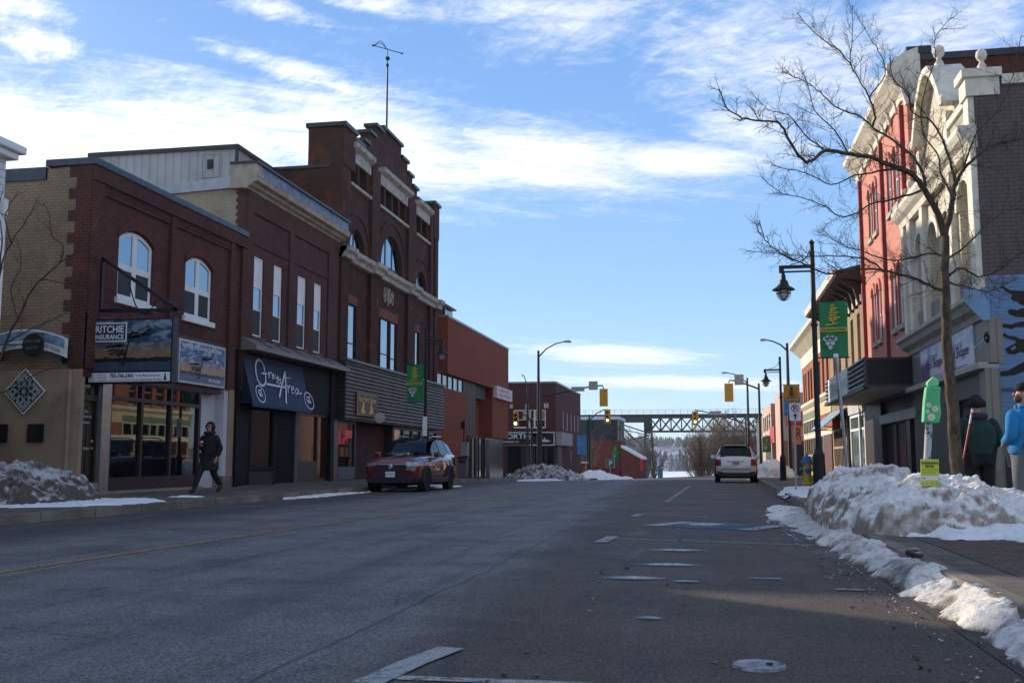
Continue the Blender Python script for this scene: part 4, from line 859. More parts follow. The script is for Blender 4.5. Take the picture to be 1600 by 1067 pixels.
GREYAREA = {'word': [(0.075, [(0.2861, 0.296), (0.292, 0.1882), (0.2754, 0.1029), (0.2334, 0.0614), (0.1888, 0.1118), (0.1544, 0.2262), (0.1398, 0.3581), (0.1389, 0.486), (0.1597, 0.5769), (0.1958, 0.6137), (0.2375, 0.5837), (0.2696, 0.5036), (0.2858, 0.3858), (0.2905, 0.3439)]), (0.06, [(0.2301, 0.3511), (0.2725, 0.3403), (0.32, 0.3315)]), (0.06, [(0.3501, 0.2876), (0.3371, 0.4223)]), (0.05, [(0.3433, 0.3716), (0.3655, 0.3083), (0.3942, 0.2894), (0.3973, 0.3085)]), (0.05, [(0.3905, 0.3847), (0.4265, 0.3476), (0.4346, 0.3156), (0.415, 0.3173), (0.3935, 0.3674), (0.3939, 0.4169), (0.4263, 0.4009)]), (0.05, [(0.4534, 0.3192), (0.4465, 0.396), (0.4639, 0.4085), (0.4926, 0.3346)]), (0.05, [(0.4926, 0.3346), (0.4782, 0.4386), (0.4527, 0.4945), (0.4397, 0.4725)]), (0.05, [(0.5005, 0.3494), (0.4934, 0.4266), (0.5084, 0.4315), (0.5316, 0.3755)]), (0.05, [(0.5316, 0.3755), (0.517, 0.4799), (0.4902, 0.5195), (0.4752, 0.4928)]), (0.09, [(0.6432, 0.2029), (0.5875, 0.3621), (0.5253, 0.5453), (0.4372, 0.8048)]), (0.1, [(0.6432, 0.2029), (0.608, 0.4593), (0.5691, 0.7047), (0.534, 0.9293)]), (0.075, [(0.2724, 0.5597), (0.3787, 0.564), (0.5078, 0.5692), (0.5895, 0.5619)]), (0.06, [(0.6339, 0.5047), (0.6117, 0.6794)]), (0.05, [(0.6217, 0.6095), (0.6533, 0.5261), (0.6874, 0.5135)]), (0.05, [(0.6802, 0.606), (0.7258, 0.5708), (0.7385, 0.5249), (0.7145, 0.518), (0.6851, 0.5793), (0.6803, 0.666), (0.7232, 0.661)]), (0.05, [(0.807, 0.5539), (0.779, 0.5511), (0.748, 0.6181), (0.7481, 0.6786), (0.7884, 0.6534), (0.8218, 0.5596)]), (0.05, [(0.8218, 0.5596), (0.8048, 0.6502), (0.8298, 0.6628), (0.8651, 0.6297)])], 'logo': [(0.045, [(0.2027, 0.7532), (0.2054, 0.7938), (0.2042, 0.8344), (0.1992, 0.8724), (0.1906, 0.9057), (0.1792, 0.9323), (0.1654, 0.9507), (0.1502, 0.9598), (0.1344, 0.9592), (0.119, 0.949), (0.1048, 0.9298), (0.0927, 0.9027), (0.0832, 0.8694), (0.0771, 0.8318), (0.0745, 0.7919), (0.0756, 0.7521), (0.0804, 0.7145), (0.0886, 0.6814), (0.0998, 0.6547), (0.1133, 0.6358), (0.1284, 0.626), (0.1442, 0.6258), (0.1598, 0.6354), (0.1742, 0.6543), (0.1867, 0.6813), (0.1964, 0.7149), (0.2027, 0.7532)]), (0.05, [(0.1655, 0.7081), (0.1207, 0.7252), (0.1075, 0.7832), (0.1281, 0.8029), (0.1459, 0.7678), (0.1319, 0.7658)]), (0.05, [(0.1236, 0.8513), (0.1575, 0.7416), (0.1631, 0.8519)]), (0.05, [(0.1181, 0.8128), (0.1681, 0.8223)]), (0.045, [(1.0555, 0.745), (1.0585, 0.7906), (1.0567, 0.8361), (1.05, 0.8788), (1.0391, 0.9162), (1.0244, 0.946), (1.007, 0.9666), (0.9878, 0.9768), (0.9679, 0.976), (0.9486, 0.9645), (0.931, 0.943), (0.9159, 0.9127), (0.9043, 0.8753), (0.8968, 0.8332), (0.8939, 0.7885), (0.8956, 0.7439), (0.9019, 0.7018), (0.9125, 0.6647), (0.9267, 0.6347), (0.9438, 0.6135), (0.9629, 0.6024), (0.9827, 0.6022), (1.0022, 0.6129), (1.0203, 0.634), (1.0358, 0.6643), (1.0477, 0.702), (1.0555, 0.745)]), (0.05, [(1.0089, 0.6944), (0.9525, 0.7137), (0.9355, 0.7787), (0.9611, 0.8009), (0.9838, 0.7614), (0.9662, 0.7592)]), (0.05, [(0.9551, 0.855), (0.9986, 0.732), (1.0048, 0.8558)]), (0.05, [(0.9485, 0.8119), (1.0113, 0.8226)])]}
LETW = pm('awning_white', (.62, .64, .70), .6, 0, .02)
def ribbon(mb, pts, w, f):
    """flat stroke of width w through points in sign space"""
    P3 = [f(*p) for p in pts]; vs = []; k = len(P3)
    ws_ = w if isinstance(w, (list, tuple)) else [w] * k
    for i, p in enumerate(P3):
        d = (P3[min(i + 1, k - 1)] - P3[max(i - 1, 0)]).normalized(); n_ = an.cross(d).normalized() * ws_[i] / 2; vs += [p - n_, p + n_]
    mb.add(vs, [(2 * i, 2 * i + 1, 2 * i + 3, 2 * i + 2) for i in range(k - 1)])
GREYAREA['logo2'] = GREYAREA['logo'][4:]; GREYAREA['logo'] = GREYAREA['logo'][:4]
for nm, strokes in GREYAREA.items():
    mb = MB()
    for w, pts in strokes: ribbon(mb, pts, w, AWP)
    mb.build('lettering' if nm == 'word' else 'round_emblem', LETW, aw, recalc=False)
text('apparel', LETW, aw, AWP(.60, .37), (0, 1, 0), -sd_, .55, .10)
# ribbed metal upper storey behind
mt = thing('rooftop_addition', 'pale ribbed metal storey with dark trim rising behind the brick roofs', 'building', (-20, 36, 9))
MB().box(-24, -17.75, 36.0, 44, 9, 13.0).build('wall', METALCLAD, mt); MB().box(-24.1, -17.65, 35.9, 44, 13.0, 13.16).box(-17.78, -17.68, 35.93, 36.03, 9.7, 13.0).build('trim', DARKCAP, mt)
MB().box(-18.95, -18.72, 35.95, 36.02, 12.25, 12.62).build('vent', BLACK, mt); MB().panel('Y', 35.97, 36.0, rct(-19.2, -18.45, 11.9, 12.85), [rct(-19.16, -18.49, 11.94, 12.81)]).build('hatch_frame', pm('grey_trim', (.3, .3, .3), .6), mt)
# ================================================================ dark brick block with the stepped gable
b3 = thing('gabled_brick_building', 'tall dark brick block with stepped gable, stone band and arched windows', 'building', (-18, 47, 0))
Y0, Y1 = 39.4, 54.75; XF = XL
cap = DARKCAP
RN = pm('rust_terracotta', (.17, .055, .028), .85, 0, .3, 4, .2, 40)
out = [(Y0, 2.6), (Y1, 2.6), (Y1, 14.6), (50.9, 14.6), (50.9, 15.05), (50.0, 15.05), (50.0, 15.5), (49.1, 15.5), (49.1, 16.0), (48.0, 16.0), (48.0, 16.55), (45.0, 16.55), (45.0, 16.3), (43.9, 16.3), (43.9, 15.72), (43.0, 15.72), (43.0, 15.1), (42.3, 15.1), (42.3, 14.75), (Y0, 14.75)]
A1, A2, A3 = (40.62, 42.42, 9.75, 9.92, .90), (44.85, 48.15, 9.75, 9.98, 1.62), (50.75, 52.55, 9.75, 9.92, .90)
lw = [(40.42, 41.75, 5.2, 7.55), (44.25, 45.0, 5.2, 7.55), (45.14, 46.5, 5.2, 7.55), (46.68, 47.66, 5.2, 7.55), (50.2, 51.6, 5.2, 7.6)]
lou = [(40.62, 41.6, 12.76, 13.75), (41.85, 42.85, 12.76, 13.75)] + [(44.5 + k * 1.14, 44.5 + k * 1.14 + .86, 12.8, 13.75) for k in range(4)] + [(50.65, 51.65, 12.78, 13.75), (51.9, 52.95, 12.78, 13.75)]
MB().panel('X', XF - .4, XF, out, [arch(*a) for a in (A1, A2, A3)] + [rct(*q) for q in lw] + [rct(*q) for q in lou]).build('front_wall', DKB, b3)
mb = MB()
for a, b, zt in ((39.4, 40.3, 14.75), (43.2, 44.35, 14.2), (48.98, 50.3, 14.2), (53.2, 53.75, 14.6), (54.1, 54.75, 15.0)): mb.box(XF, XF + .16, a, b, 5.1, 9.25).box(XF, XF + .16, a, b, 9.75, zt)
each(mb, 'pier', DKB, b3)
MB().box(-16.2, XF + .2, Y0 - .02, 40.75, 13.2, 14.82).build('corner_tower', DKB, b3); MB().box(-16.3, XF + .3, Y0 - .12, 40.85, 14.82, 15.02).build('tower_cap', cap, b3, bevel=.02)
MB().box(-15.6, XF + .2, 53.65, Y1, 13.2, 15.05).build('corner_tower', DKB, b3); MB().box(-15.7, XF + .3, 53.55, Y1 + .1, 15.05, 15.22).build('tower_cap', cap, b3, bevel=.02)
mb = MB()
for a, b, z in ((40.85, 42.3, 14.75), (42.3, 43.0, 15.1), (43.0, 43.9, 15.72), (43.9, 45.0, 16.3), (45.0, 48.0, 16.55), (48.0, 49.1, 16.0), (49.1, 50.0, 15.5), (50.0, 50.9, 15.05), (50.9, 53.55, 14.6)): mb.box(XF - .55, XF + .12, a - .06, b + .06, z, z + .15)
each(mb, 'gable_step_cap', cap, b3)
# stone work: caps and sills of the louvres, the carved band above the second storey
for a, b in ((40.5, 43.15), (44.4, 49.2), (50.5, 53.2)):
    MB().panel('Y', a, b, [(XF, 13.75), (XF + .09, 13.75), (XF + .10, 14.2), (XF + .32, 14.33), (XF + .36, 14.5), (XF, 14.5)]).build('stone_hood', STONE, b3); MB().box(XF - .1, XF + .16, a, b, 12.62, 12.76).build('stone_sill', STONE, b3, bevel=.015)
mb = MB(); prof = [(XF, 9.25), (XF + .22, 9.28), (XF + .26, 9.45), (XF + .40, 9.56), (XF + .42, 9.74), (XF, 9.76)]
mb.panel('Y', Y0 - .1, Y1 + .1, prof)
for a, b in ((39.3, 40.4), (43.15, 44.4), (48.93, 50.35), (54.0, 54.85)): mb.panel('Y', a, b, [(p[0] + (.14 if i else 0), p[1] + (.012 if i else 0)) for i, p in enumerate(prof)])
mb.build('stone_band', STONE, b3)
for a in (A1, A2, A3):                          # raised brick rings round the arches
    o = arch(a[0] - .06, a[1] + .06, a[2], a[3], a[4] + .05)[2:]; oo = arch(a[0] - .62, a[1] + .62, a[2], a[3], a[4] + .62)[2:]
    MB().panel('X', XF - .01, XF + .07, oo + list(reversed(o))).build('brick_arch', DKB, b3)
    o2 = arch(a[0] - .62, a[1] + .62, a[2], a[3], a[4] + .62)[2:]; oo2 = arch(a[0] - .74, a[1] + .74, a[2], a[3], a[4] + .74)[2:]
    MB().panel('X', XF - .01, XF + .12, oo2 + list(reversed(o2))).build('hood_mould', DKB, b3)
DKFR = pm('dark_window_frame', (.016, .014, .013), .45, 0, .2)
win(b3, XF, 1, A1[0], A1[1], A1[2], A1[3], A1[4], 2, (.45,), .08, .08, DKFR, GLR, None, 0, .10, .04); win(b3, XF, 1, A2[0], A2[1], A2[2], A2[3], A2[4], 3, (.42,), .10, .12, DKFR, GLR, None, 0, .10, .04); win(b3, XF, 1, A3[0], A3[1], A3[2], A3[3], A3[4], 2, (.45,), .08, .08, DKFR, GLR, None, 0, .10, .04)
for (a, b, z0, z1), r in zip(lw, (.30, .26, .30, .26, .28)):
    win(b3, XF, 1, a, b, z0, z1, 0, 1, (r,), .05, .07, DKFR, GLR, None, 0, .05, .04)
MB().box(XF - .02, XF + .012, 40.38, 41.8, 7.57, 7.95).build('lintel', RN, b3); MB().box(XF - .02, XF + .012, 44.2, 47.75, 7.57, 8.0).build('lintel', RN, b3); MB().box(XF - .02, XF + .012, 50.15, 51.65, 7.62, 8.0).build('lintel', RN, b3)
for q in lou:
    mb = MB()
    MB().box(XF - .36, XF - .30, q[0], q[1], q[2], q[3]).build('louvre', pm('dark_louvre', (.02, .014, .012), .7), b3)
MB().box(-34, XF - .4, Y0 + .02, Y1, .1, 13.1).build('body', DKB, b3); MB().box(-34, XF - .41, Y0 - .05, Y0 + .4, 13.1, 13.22).build('roof_flashing', cap, b3)
# monogram in pale wrought metal
mb = MB(); ymid = 46.05
for dy, dz, r in ((-.55, 0, .24), (-.15, .12, .24), (.25, .06, .24), (.62, 0, .22)):
    mb.tube([(XF + .05, ymid + dy + r * .55 * cos(t), 8.66 + dz + r * 1.45 * sin(t)) for t in [2 * pi * i / 14 for i in range(15)]], .028, 5)
mb.tube([(XF + .06, ymid - .75, 8.5), (XF + .06, ymid - .3, 8.8), (XF + .06, ymid + .2, 8.5), (XF + .06, ymid + .8, 8.85)], .025, 5).tube([(XF + .06, ymid, 9.05), (XF + .06, ymid - .05, 8.2)], .028, 5)
tag(mb.build('monogram', STONE), 'pale interlaced metal monogram high on the dark brick front', 'emblem')
# weather vane on the gable
wv = thing('weather_vane', 'tall thin flagpole with an arrow vane and crown outline at its tip', 'weather vane', (XF - .2, 46.3, 16.7))
vb = PX(604, 205, XF - .2); vt = PX(604, 82, XF - .2); vy = vb.y
mb = MB().tube([(XF - .2, vy, 16.6), (XF - .2, vy, vt.z - .55)], [.055, .04], 8); mb.build('pole', BLACK, wv)
MB().tube([(XF - .2, vy, vt.z - .55), (XF - .2, vy, vt.z + .25)], .018, 6).lathe((XF - .2, vy, vt.z - .25), [(.01, -.12), (.09, -.07), (.12, 0), (.09, .07), (.01, .12)], 10).lathe((XF - .2, vy, vt.z - .6), [(.03, -.1), (.07, -.05), (.07, .05), (.03, .1)], 10).build('finial', BLACK, wv)
zt = vt.z + .2; e1 = Vector((XF - .2 - .62, vy - .35, zt + .12)); e2 = Vector((XF - .2 + .62, vy + .35, zt - .10))
mb = MB().tube([e1, e2], .022, 5).lathe(e2, [(.01, -.07), (.05, 0), (.01, .07)], 6, 'X').lathe(e1, [(.01, -.09), (.06, 0), (.01, .09)], 6, 'X'); d = (e2 - e1)
for r in (.62, .40): mb.tube([e1 + d * (.04 + .42 * i / 8) + Vector((0, 0, .52 * r * sin(pi * i / 8))) for i in range(9)], .016, 5)
mb.build('arrow', BLACK, wv)
# ribbed brown siding over the shops
SID = pm('brown_grey_siding', (.125, .098, .080), .6, .05, .15, 1.5, .1, 40, dirt=(.05, .04, .033), dirt_amt=.5)
mb = MB(); zz = 2.66; k = 0
while zz < 5.0:
    mb.panel('Y', 39.62, 55.5, [(XF, zz), (XF + .36, zz), (XF + .40, zz + .05), (XF + .36, zz + .135), (XF, zz + .135)]); zz += .158
mb.box(XF, XF + .33, 39.64, 55.48, 2.62, 5.03); mb.build('siding', SID, b3); MB().box(XF, XF + .46, 39.5, 55.6, 5.03, 5.13).build('siding_cap', pm('grey_flashing', (.10, .10, .11), .45, .4), b3)
mb = MB()
for k in range(15): mb.box(XF, XF + .38, 39.5 - .0, 39.6, 2.68 + k * .158, 2.79 + k * .158)
mb.build('siding_end', pm('dark_siding_end', (.035, .03, .027), .6), b3)
# ground floor of the block
TIL = brick('tile_pier', (.30, .27, .23), (.25, .22, .19), (.12, .10, .09), .2, .1, .012)
MB().box(XF - .3, XF + .02, 39.05, 39.72, .75, 2.6).build('tile_pier', TIL, b3); MB().box(XF - .3, XF + .04, 39.05, 39.72, .1, .75).build('pier_base', pm('red_granite', (.10, .045, .035), .3, 0, .3, 20), b3)
fr = MB().panel('X', XF, XF - .12, rct(39.74, 41.95, .15, 2.6), [rct(39.84, 41.82, .72, 2.5)]).build('shop_window', DKFR, b3); MB().box(XF - .07, XF - .06, 39.78, 41.9, .7, 2.55).build('pane', GLD, fr); MB().box(XF - .04, XF + .008, 39.86, 41.8, .2, .68).build('kick_panel', pm('slate_blue_panel', (.06, .075, .09), .5), fr)
MB().box(XF - .9, XF - .8, 41.9, 47.2, .15, 2.6).box(XF - .8, XF - .1, 41.95, 42.05, .15, 2.6).box(XF - .8, XF - .1, 47.1, 47.2, .15, 2.6).build('recess', pm('dark_recess', (.016, .014, .013), .6), b3)
dj = MB().panel('X', XF - .72, XF - .8, rct(42.4, 43.6, .15, 2.4), [rct(42.55, 43.45, .5, 2.3)]).build('door', DKFR, b3); MB().box(XF - .77, XF - .76, 42.5, 43.5, .4, 2.35).build('pane', GLD, dj); MB().box(XF - .72, XF - .68, 43.3, 43.36, 1.1, 1.5).build('handle', GREYMET, dj)
pst = MB().panel('X', XF - .5, XF - .52, rct(45.2, 46.9, .9, 2.25), []).build('poster_board', pm('poster_grey', (.30, .29, .27), .6, 0, .1, 4), b3)
text('Near North', PRINTK, pst, (XF - .5, 45.5, 2.0), (0, 1, 0), UZ, 1.1, .14)
mb = MB()
for a in (90, 210, 330): mb.tube([(XF - .49, 46.05 + .28 * cos(radians(a)) + .09 * cos(t), 1.45 + .22 * sin(radians(a)) + .09 * sin(t)) for t in [2 * pi * i / 10 for i in range(11)]], .03, 4)
mb.build('emblem', PRINTK, pst)
hol = [rct(47.5 + k * 1.6, 47.5 + k * 1.6 + 1.3, .6, 2.45) for k in range(5)]
fr = MB().panel('X', XF, XF - .12, rct(47.2, 55.45, .15, 2.62), hol).build('shop_window', DKFR, b3); MB().box(XF - .07, XF - .06, 47.3, 55.4, .4, 2.55).build('pane', GLD, fr)
ns = thing('wall_sign', 'brown sign with yellow lettering and two yellow figures fixed to ribbed siding', 'sign', (XF + .4, 42, 3.3))
MB().box(XF + .36, XF + .46, 40.72, 43.36, 2.86, 3.78).build('board', pm('sign_brown', (.05, .035, .028), .5), ns); YLS = pm('sign_yellow', (.62, .36, .04), .5, 0, .1)
MB().panel('X', XF + .455, XF + .475, rct(40.72, 43.36, 2.86, 3.78), [rct(40.78, 43.30, 2.91, 3.73)]).build('border', pm('sign_ochre', (.30, .17, .06), .5), ns)
text('Near North Games', YLS, ns, (XF + .465, 40.9, 3.44), (0, 1, 0), UZ, 2.3, .24, bold=.015, shear=.1)
mb = MB()
for c, f in ((41.55, 1), (42.55, -1)):
    mb.panel('X', XF + .462, XF + .47, [(c + f * a, 2.96 + b) for a, b in ((-.34, 0), (.28, 0), (.26, .10), (.08, .12), (.16, .24), (.05, .36), (.08, .44), (-.02, .50), (-.12, .42), (-.10, .34), (-.26, .18))])
each(mb, 'figure', YLS, ns)
oc = thing('blade_sign', 'small pale octagonal blade sign hanging under the ribbed siding', 'sign', (XF + .6, 43.3, 2.8)); MB().lathe((XF + .72, 43.0, 2.82), [(.01, .012), (.24, .012), (.24, -.012), (.01, -.012)], 8, 'Y').build('board', pm('pink_white', (.50, .42, .42), .5), oc); MB().bar((XF + .3, 43.0, 3.08), (XF + .8, 43.0, 3.08), .025).build('arm', BLACK, oc)

# ---------------------------------------------------------------- modern orange brick building
b4 = thing('modern_brick_building', 'modern orange brick building with overhanging box storey and clerestory window', 'building', (-20, 66, 0))
MB().box(-40, XL, 57.65, 76.2, 5.98, 9.3).build('upper_box', ORB, b4, bevel=.01); MB().box(-40.1, XL + .04, 57.6, 76.25, 9.3, 9.42).build('coping', GREYMET, b4)
MB().box(-40, XL - .06, 54.9, 62.65, -.5, 5.1).build('lower_wall', ORB, b4)
MB().box(-40, XL - .45, 55, 70, 5.1, 5.98).build('soffit_band', pm('dark_soffit', (.03, .025, .022), .6), b4)
hol = [rct(54.95 + k * 1.28, 54.95 + k * 1.28 + 1.18, 5.18, 5.92) for k in range(6)]
fr = MB().panel('X', XL - .25, XL - .35, rct(54.9, 62.65, 5.1, 5.98), hol).build('clerestory_window', DKFR, b4); MB().box(XL - .31, XL - .30, 54.95, 62.6, 5.15, 5.95).build('pane', glass('sky_glass', (.03, .04, .05), .02, 2.8, .0), fr)
mb = MB()
for k in range(8): mb.box(XL - .34, XL - .24, 62.7 + k * .42, 63.05 + k * .42, 2.5, 5.98)
mb.box(-16.6, XL - .33, 62.65, 66.2, 2.5, 5.98); mb.build('timber_cladding', pm('brown_cladding', (.07, .04, .03), .6, 0, .2), b4)
MB().box(-40, -15.75, 62.65, 70.4, 2.5, 6.0).build('recess_wall', ORB, b4)
MB().box(-40, XL - .02, 70.4, 76.2, 2.55, 5.33).build('bay_wall', ORB, b4); MB().box(-40, XL - .04, 70.45, 76.15, 5.33, 5.99).build('red_band', pm('red_panel', (.20, .015, .012), .5), b4)
hol = [rct(62.85 + k * 1.12, 62.85 + k * 1.12 + 1.0, -.15, 2.4) for k in range(6)]
fr = MB().panel('X', -15.3, -15.42, rct(62.65, 69.8, -.4, 2.52), hol).build('shop_window', DKFR, b4); MB().box(-15.37, -15.36, 62.7, 69.75, -.3, 2.5).build('pane', glass('mirror_glass', (.02, .022, .024), .02, 2.1, .01), fr)
MB().box(-40, -15.42, 62.65, 69.8, -.5, 2.5).box(-40, XL - .4, 69.8, 76.1, -.6, 2.55).build('ground_floor', pm('black_glazing', (.014, .014, .015), .12, 0, .1), b4); MB().box(XL - .4, XL - .38, 70.2, 71.3, -.3, 2.4).build('door', DKFR, b4)
MB().box(XL - .06, XL + .18, 61.3, 61.55, 2.9, 3.3).build('wall_lamp', BLACK, b4)
s4 = thing('wall_sign', 'pale pink and white projecting sign on the red band of the modern building', 'sign', (XL, 73, 5.7)); MB().box(XL - .03, XL + .22, 70.8, 76.6, 5.35, 6.2).build('board', pm('sign_pinkwhite', (.55, .46, .46), .5), s4)
REDT = pm('sign_red_text', (.42, .08, .07), .5); text('SERVICE', REDT, s4, (XL + .225, 71.8, 5.85), (0, 1, 0), UZ, 3.6, .22); text('ONTARIO', REDT, s4, (XL + .225, 71.5, 5.5), (0, 1, 0), UZ, 4.2, .22)
r4 = thing('rooftop_glass_box', 'small glazed stair box on the roof behind the stone band corner', 'rooftop box', (-16, 60, 9)); MB().box(-17.5, -15.75, 60, 62.5, 9.4, 10.35).build('glazing', glass('sky_glass', (.03, .04, .05), .02, 2.8, .0), r4)
MB().box(-17.55, -15.52, 59.95, 62.6, 10.35, 10.45).box(-15.74, -15.6, 59.98, 60.1, 9.4, 10.35).build('frame', DARKCAP, r4)

# ---------------------------------------------------------------- corner cannabis shop
b5 = thing('corner_shop_building', 'plain dark red brick corner building with black shop fascia beyond the side street', 'building', (-20, 110, -1))
yF = 100.8; nb = brick('corner_brick', (.105, .032, .026), (.085, .028, .022), (.07, .045, .04), dirt_amt=.25); nb2 = nb
MB().panel('Y', yF, yF + .3, [(-40, -1.4), (XL, -1.4), (XL, 8.72), (-40, 8.72)], [rct(-19.05, -15.8, 4.12, 5.94)]).box(-40, XL - .3, yF + .3, 121, -1.8, 8.6).build('wall', nb, b5)
slits = [(105.95 + k * 3.1, 106.55 + k * 3.1, 4.1, 5.95) for k in range(5)]
MB().panel('X', XL - .28, XL + .004, rct(yF + .31, 121, -1.8, 8.6), [rct(*q) for q in slits]).build('street_wall', nb, b5)
for a, b, z0, z1 in slits: win(b5, XL, 1, a, b, z0, z1, 0, 1, (.5,), .08, .08, WHITEP, GLD, None, 0, .02)
MB().box(-40, XL + .08, yF - .06, 121.1, 8.6, 8.76).build('coping', GREYMET, b5)
win(b5, yF, -1, -19.05, -17.45, 4.12, 5.94, 0, 1, (.46,), .12, .1, WHITEP, GLD, None, 0, .04, axis='Y'); win(b5, yF, -1, -17.45, -16.95, 4.12, 5.94, 0, 1, (.5,), .06, .1, WHITEP, GLD, None, 0, .03, axis='Y'); win(b5, yF, -1, -16.95, -15.8, 4.12, 5.94, 0, 1, (.46,), .10, .1, WHITEP, GLD, None, .45, .04, axis='Y', blindm=pm('peach_blind', (.30, .14, .09), .7))
mb = MB().box(-18.1, -17.25, yF - .12, yF, 4.9, 5.9).box(-17.85, -17.5, yF - .14, yF, 5.9, 6.5).box(-19.4, -19.1, yF - .2, yF, 6.1, 6.5).box(-15.95, -15.5, yF - .2, yF, 6.1, 6.55); each(mb, 'stone_ornament', STONE, b5)
MB().box(-19.7, -14.9, yF - .22, yF, 2.42, 3.68).build('fascia', BLACK, b5); MB().panel('Y', yF - .24, yF - .21, rct(-22, -14.9, 2.4, 3.72), [rct(-22.5, -14.98, 2.48, 3.64)]).build('fascia_trim', PRINTW, b5)
MB().box(XL, XL + .6, yF - .1, 109.0, 2.42, 3.72).build('side_fascia', pm('grey_sign_face', (.24, .23, .22), .5), b5); MB().box(-22, -17.7, yF - .5, yF - .22, 2.5, 3.02).build('canopy_sign', BLACK, b5)
text('NORTH', PRINTW, b5, (-20.35, yF - .245, 3.05), UX, UZ, 2.9, .5, align='L', bold=.01); text('CANNABIS CO', PRINTW, b5, (-20.4, yF - .51, 2.66), UX, UZ, 2.0, .2)
mb = MB(); c = (-15.9, 3.0)
for a, l in ((90, .52), (55, .4), (125, .4), (25, .55), (155, .55), (8, .7), (172, .7)):
    a = radians(a); d = Vector((cos(a), sin(a))); n_ = Vector((-d.y, d.x)); o = Vector((c[0], c[1] - .25)); mb.panel('Y', yF - .24, yF - .225, [tuple(o), tuple(o + d * l * .5 + n_ * .05), tuple(o + d * l), tuple(o + d * l * .5 - n_ * .05)])
mb.build('leaf_emblem', PRINTW, b5); text('\u2020', PRINTW, b5, (-17.5, yF - .245, 2.95), UX, UZ, .25, .5)
hol = [rct(a, b, -.5, 2.3) for a, b in ((-19.6, -18.3), (-16.9, -15.9), (-15.7, -15.05))]
fr = MB().panel('Y', yF - .06, yF + .02, rct(-19.8, XL - .02, -1.2, 2.42), hol).build('shop_window', pm('black_frame_brick', (.02, .014, .013), .5), b5); MB().box(-19.7, XL - .05, yF - .02, yF - .01, -.6, 2.4).build('pane', GLD, fr)
MB().box(XL + .004, XL + .05, 101.6, 104.8, -1.1, 2.4).build('door', DKFR, b5); MB().box(XL + .004, XL + .04, 110.9, 112.6, .6, 2.0).build('side_window', DKFR, b5)
# backing buildings left of the street so the gaps are not empty
bk = thing('dark_flat_building', 'dark flat-roofed building under the railway bridge at the street end', 'building', (-22, 148, -4))
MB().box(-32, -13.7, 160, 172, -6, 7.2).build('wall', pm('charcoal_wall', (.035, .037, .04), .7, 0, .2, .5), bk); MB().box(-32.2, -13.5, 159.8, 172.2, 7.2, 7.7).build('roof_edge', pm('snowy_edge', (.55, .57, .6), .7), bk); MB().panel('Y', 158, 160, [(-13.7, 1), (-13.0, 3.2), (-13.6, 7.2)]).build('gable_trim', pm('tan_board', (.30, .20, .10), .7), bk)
rs = thing('red_shed', 'low red brick building with a snowy sloping roof near the lake', 'building', (-12, 150, -2))
MB().panel('Y', 148, 158, [(-16.2, -3.4), (-9.4, -3.4), (-9.4, 1.1), (-12.3, 2.75), (-12.3, 3.7), (-16.2, 3.7)]).build('wall', brick('shed_brick', (.19, .042, .028), (.14, .034, .025), (.12, .06, .045), dirt_amt=.3), rs)
mb = MB(); mb.panel('Y', 147.8, 158, [(-12.3, 2.75), (-9.2, 1.0), (-9.2, 1.3), (-12.3, 3.1)]); mb.build('roof', SNOW, rs); MB().box(-9.6, -9.15, 147.9, 148, -.6, 1.1).build('red_post', pm('bright_red_panel', (.45, .03, .02), .5), rs)
fe = thing('red_fence', 'dark red slatted fence under the P sign', 'fence', (-13.5, 132, -1.5)); mb = MB()
for k in range(10): mb.box(-14.6 + k * .33, -14.35 + k * .33, 131.9, 132, -2.2, .1)
each(mb, 'slat', pm('fence_red', (.11, .02, .017), .7), fe); MB().box(-14.7, -11.2, 132, 132.1, -1.6, -1.4).box(-14.7, -11.2, 132, 132.1, -.4, -.2).build('rail', pm('fence_red', (.11, .02, .017), .7), fe)
ks = thing('timber_hut', 'small orange-brown timber hut past the corner shop', 'hut', (-16.6, 126, -1.5)); MB().box(-18.5, -14.7, 124, 127, -2.2, .55).build('wall', m_ribbed('orange_boards', (.30, .14, .045), .18), ks); MB().box(-18.7, -14.5, 123.8, 127.2, .55, .75).build('roof', SNOW, ks)
# ================================================================ right hand side
CREAMB = brick('cream_painted_brick', (.62, .55, .41), (.57, .50, .37), (.44, .37, .26), bh=.09, dirt=(.30, .24, .18), dirt_amt=.45, mott=.12)
GREYB = brick('grey_painted_brick', (.125, .10, .09), (.112, .09, .082), (.068, .054, .048), bw=.24, bh=.088, ms=.010, dirt_amt=.2, mott=.2, patch=(.22, .08, .06), patch_amt=.12)
GREYF = brick('worn_grey_front_brick', (.36, .33, .31), (.28, .25, .24), (.17, .15, .14), bh=.09, dirt=(.14, .12, .11), dirt_amt=.5, patch=(.42, .09, .05), patch_amt=.35, mott=.3)
BLUEB = brick('blue_painted_brick', (.15, .25, .39), (.14, .235, .37), (.125, .21, .325), bw=.24, bh=.088, ms=.009, dirt=(.10, .12, .15), dirt_amt=.3, mott=.2)
PINKB = brick('pink_painted_brick', (.66, .27, .195), (.58, .225, .165), (.42, .17, .13), bh=.08, dirt=(.36, .12, .08), dirt_amt=.25, mott=.12)
OLDR = brick('old_red_side_brick', (.14, .034, .022), (.10, .026, .018), (.06, .035, .03), dirt_amt=.5)
CRM = pm('cream_stucco_trim', (.64, .58, .46), .7, 0, .1, 2.5, .15, 40, dirt=(.30, .25, .19), dirt_amt=.5)
STONEP = pm('painted_grey_trim', (.36, .33, .27), .7, 0, .12, 2, .1, 40)
REDTR = pm('crimson_trim', (.24, .018, .015), .5, 0, .15)

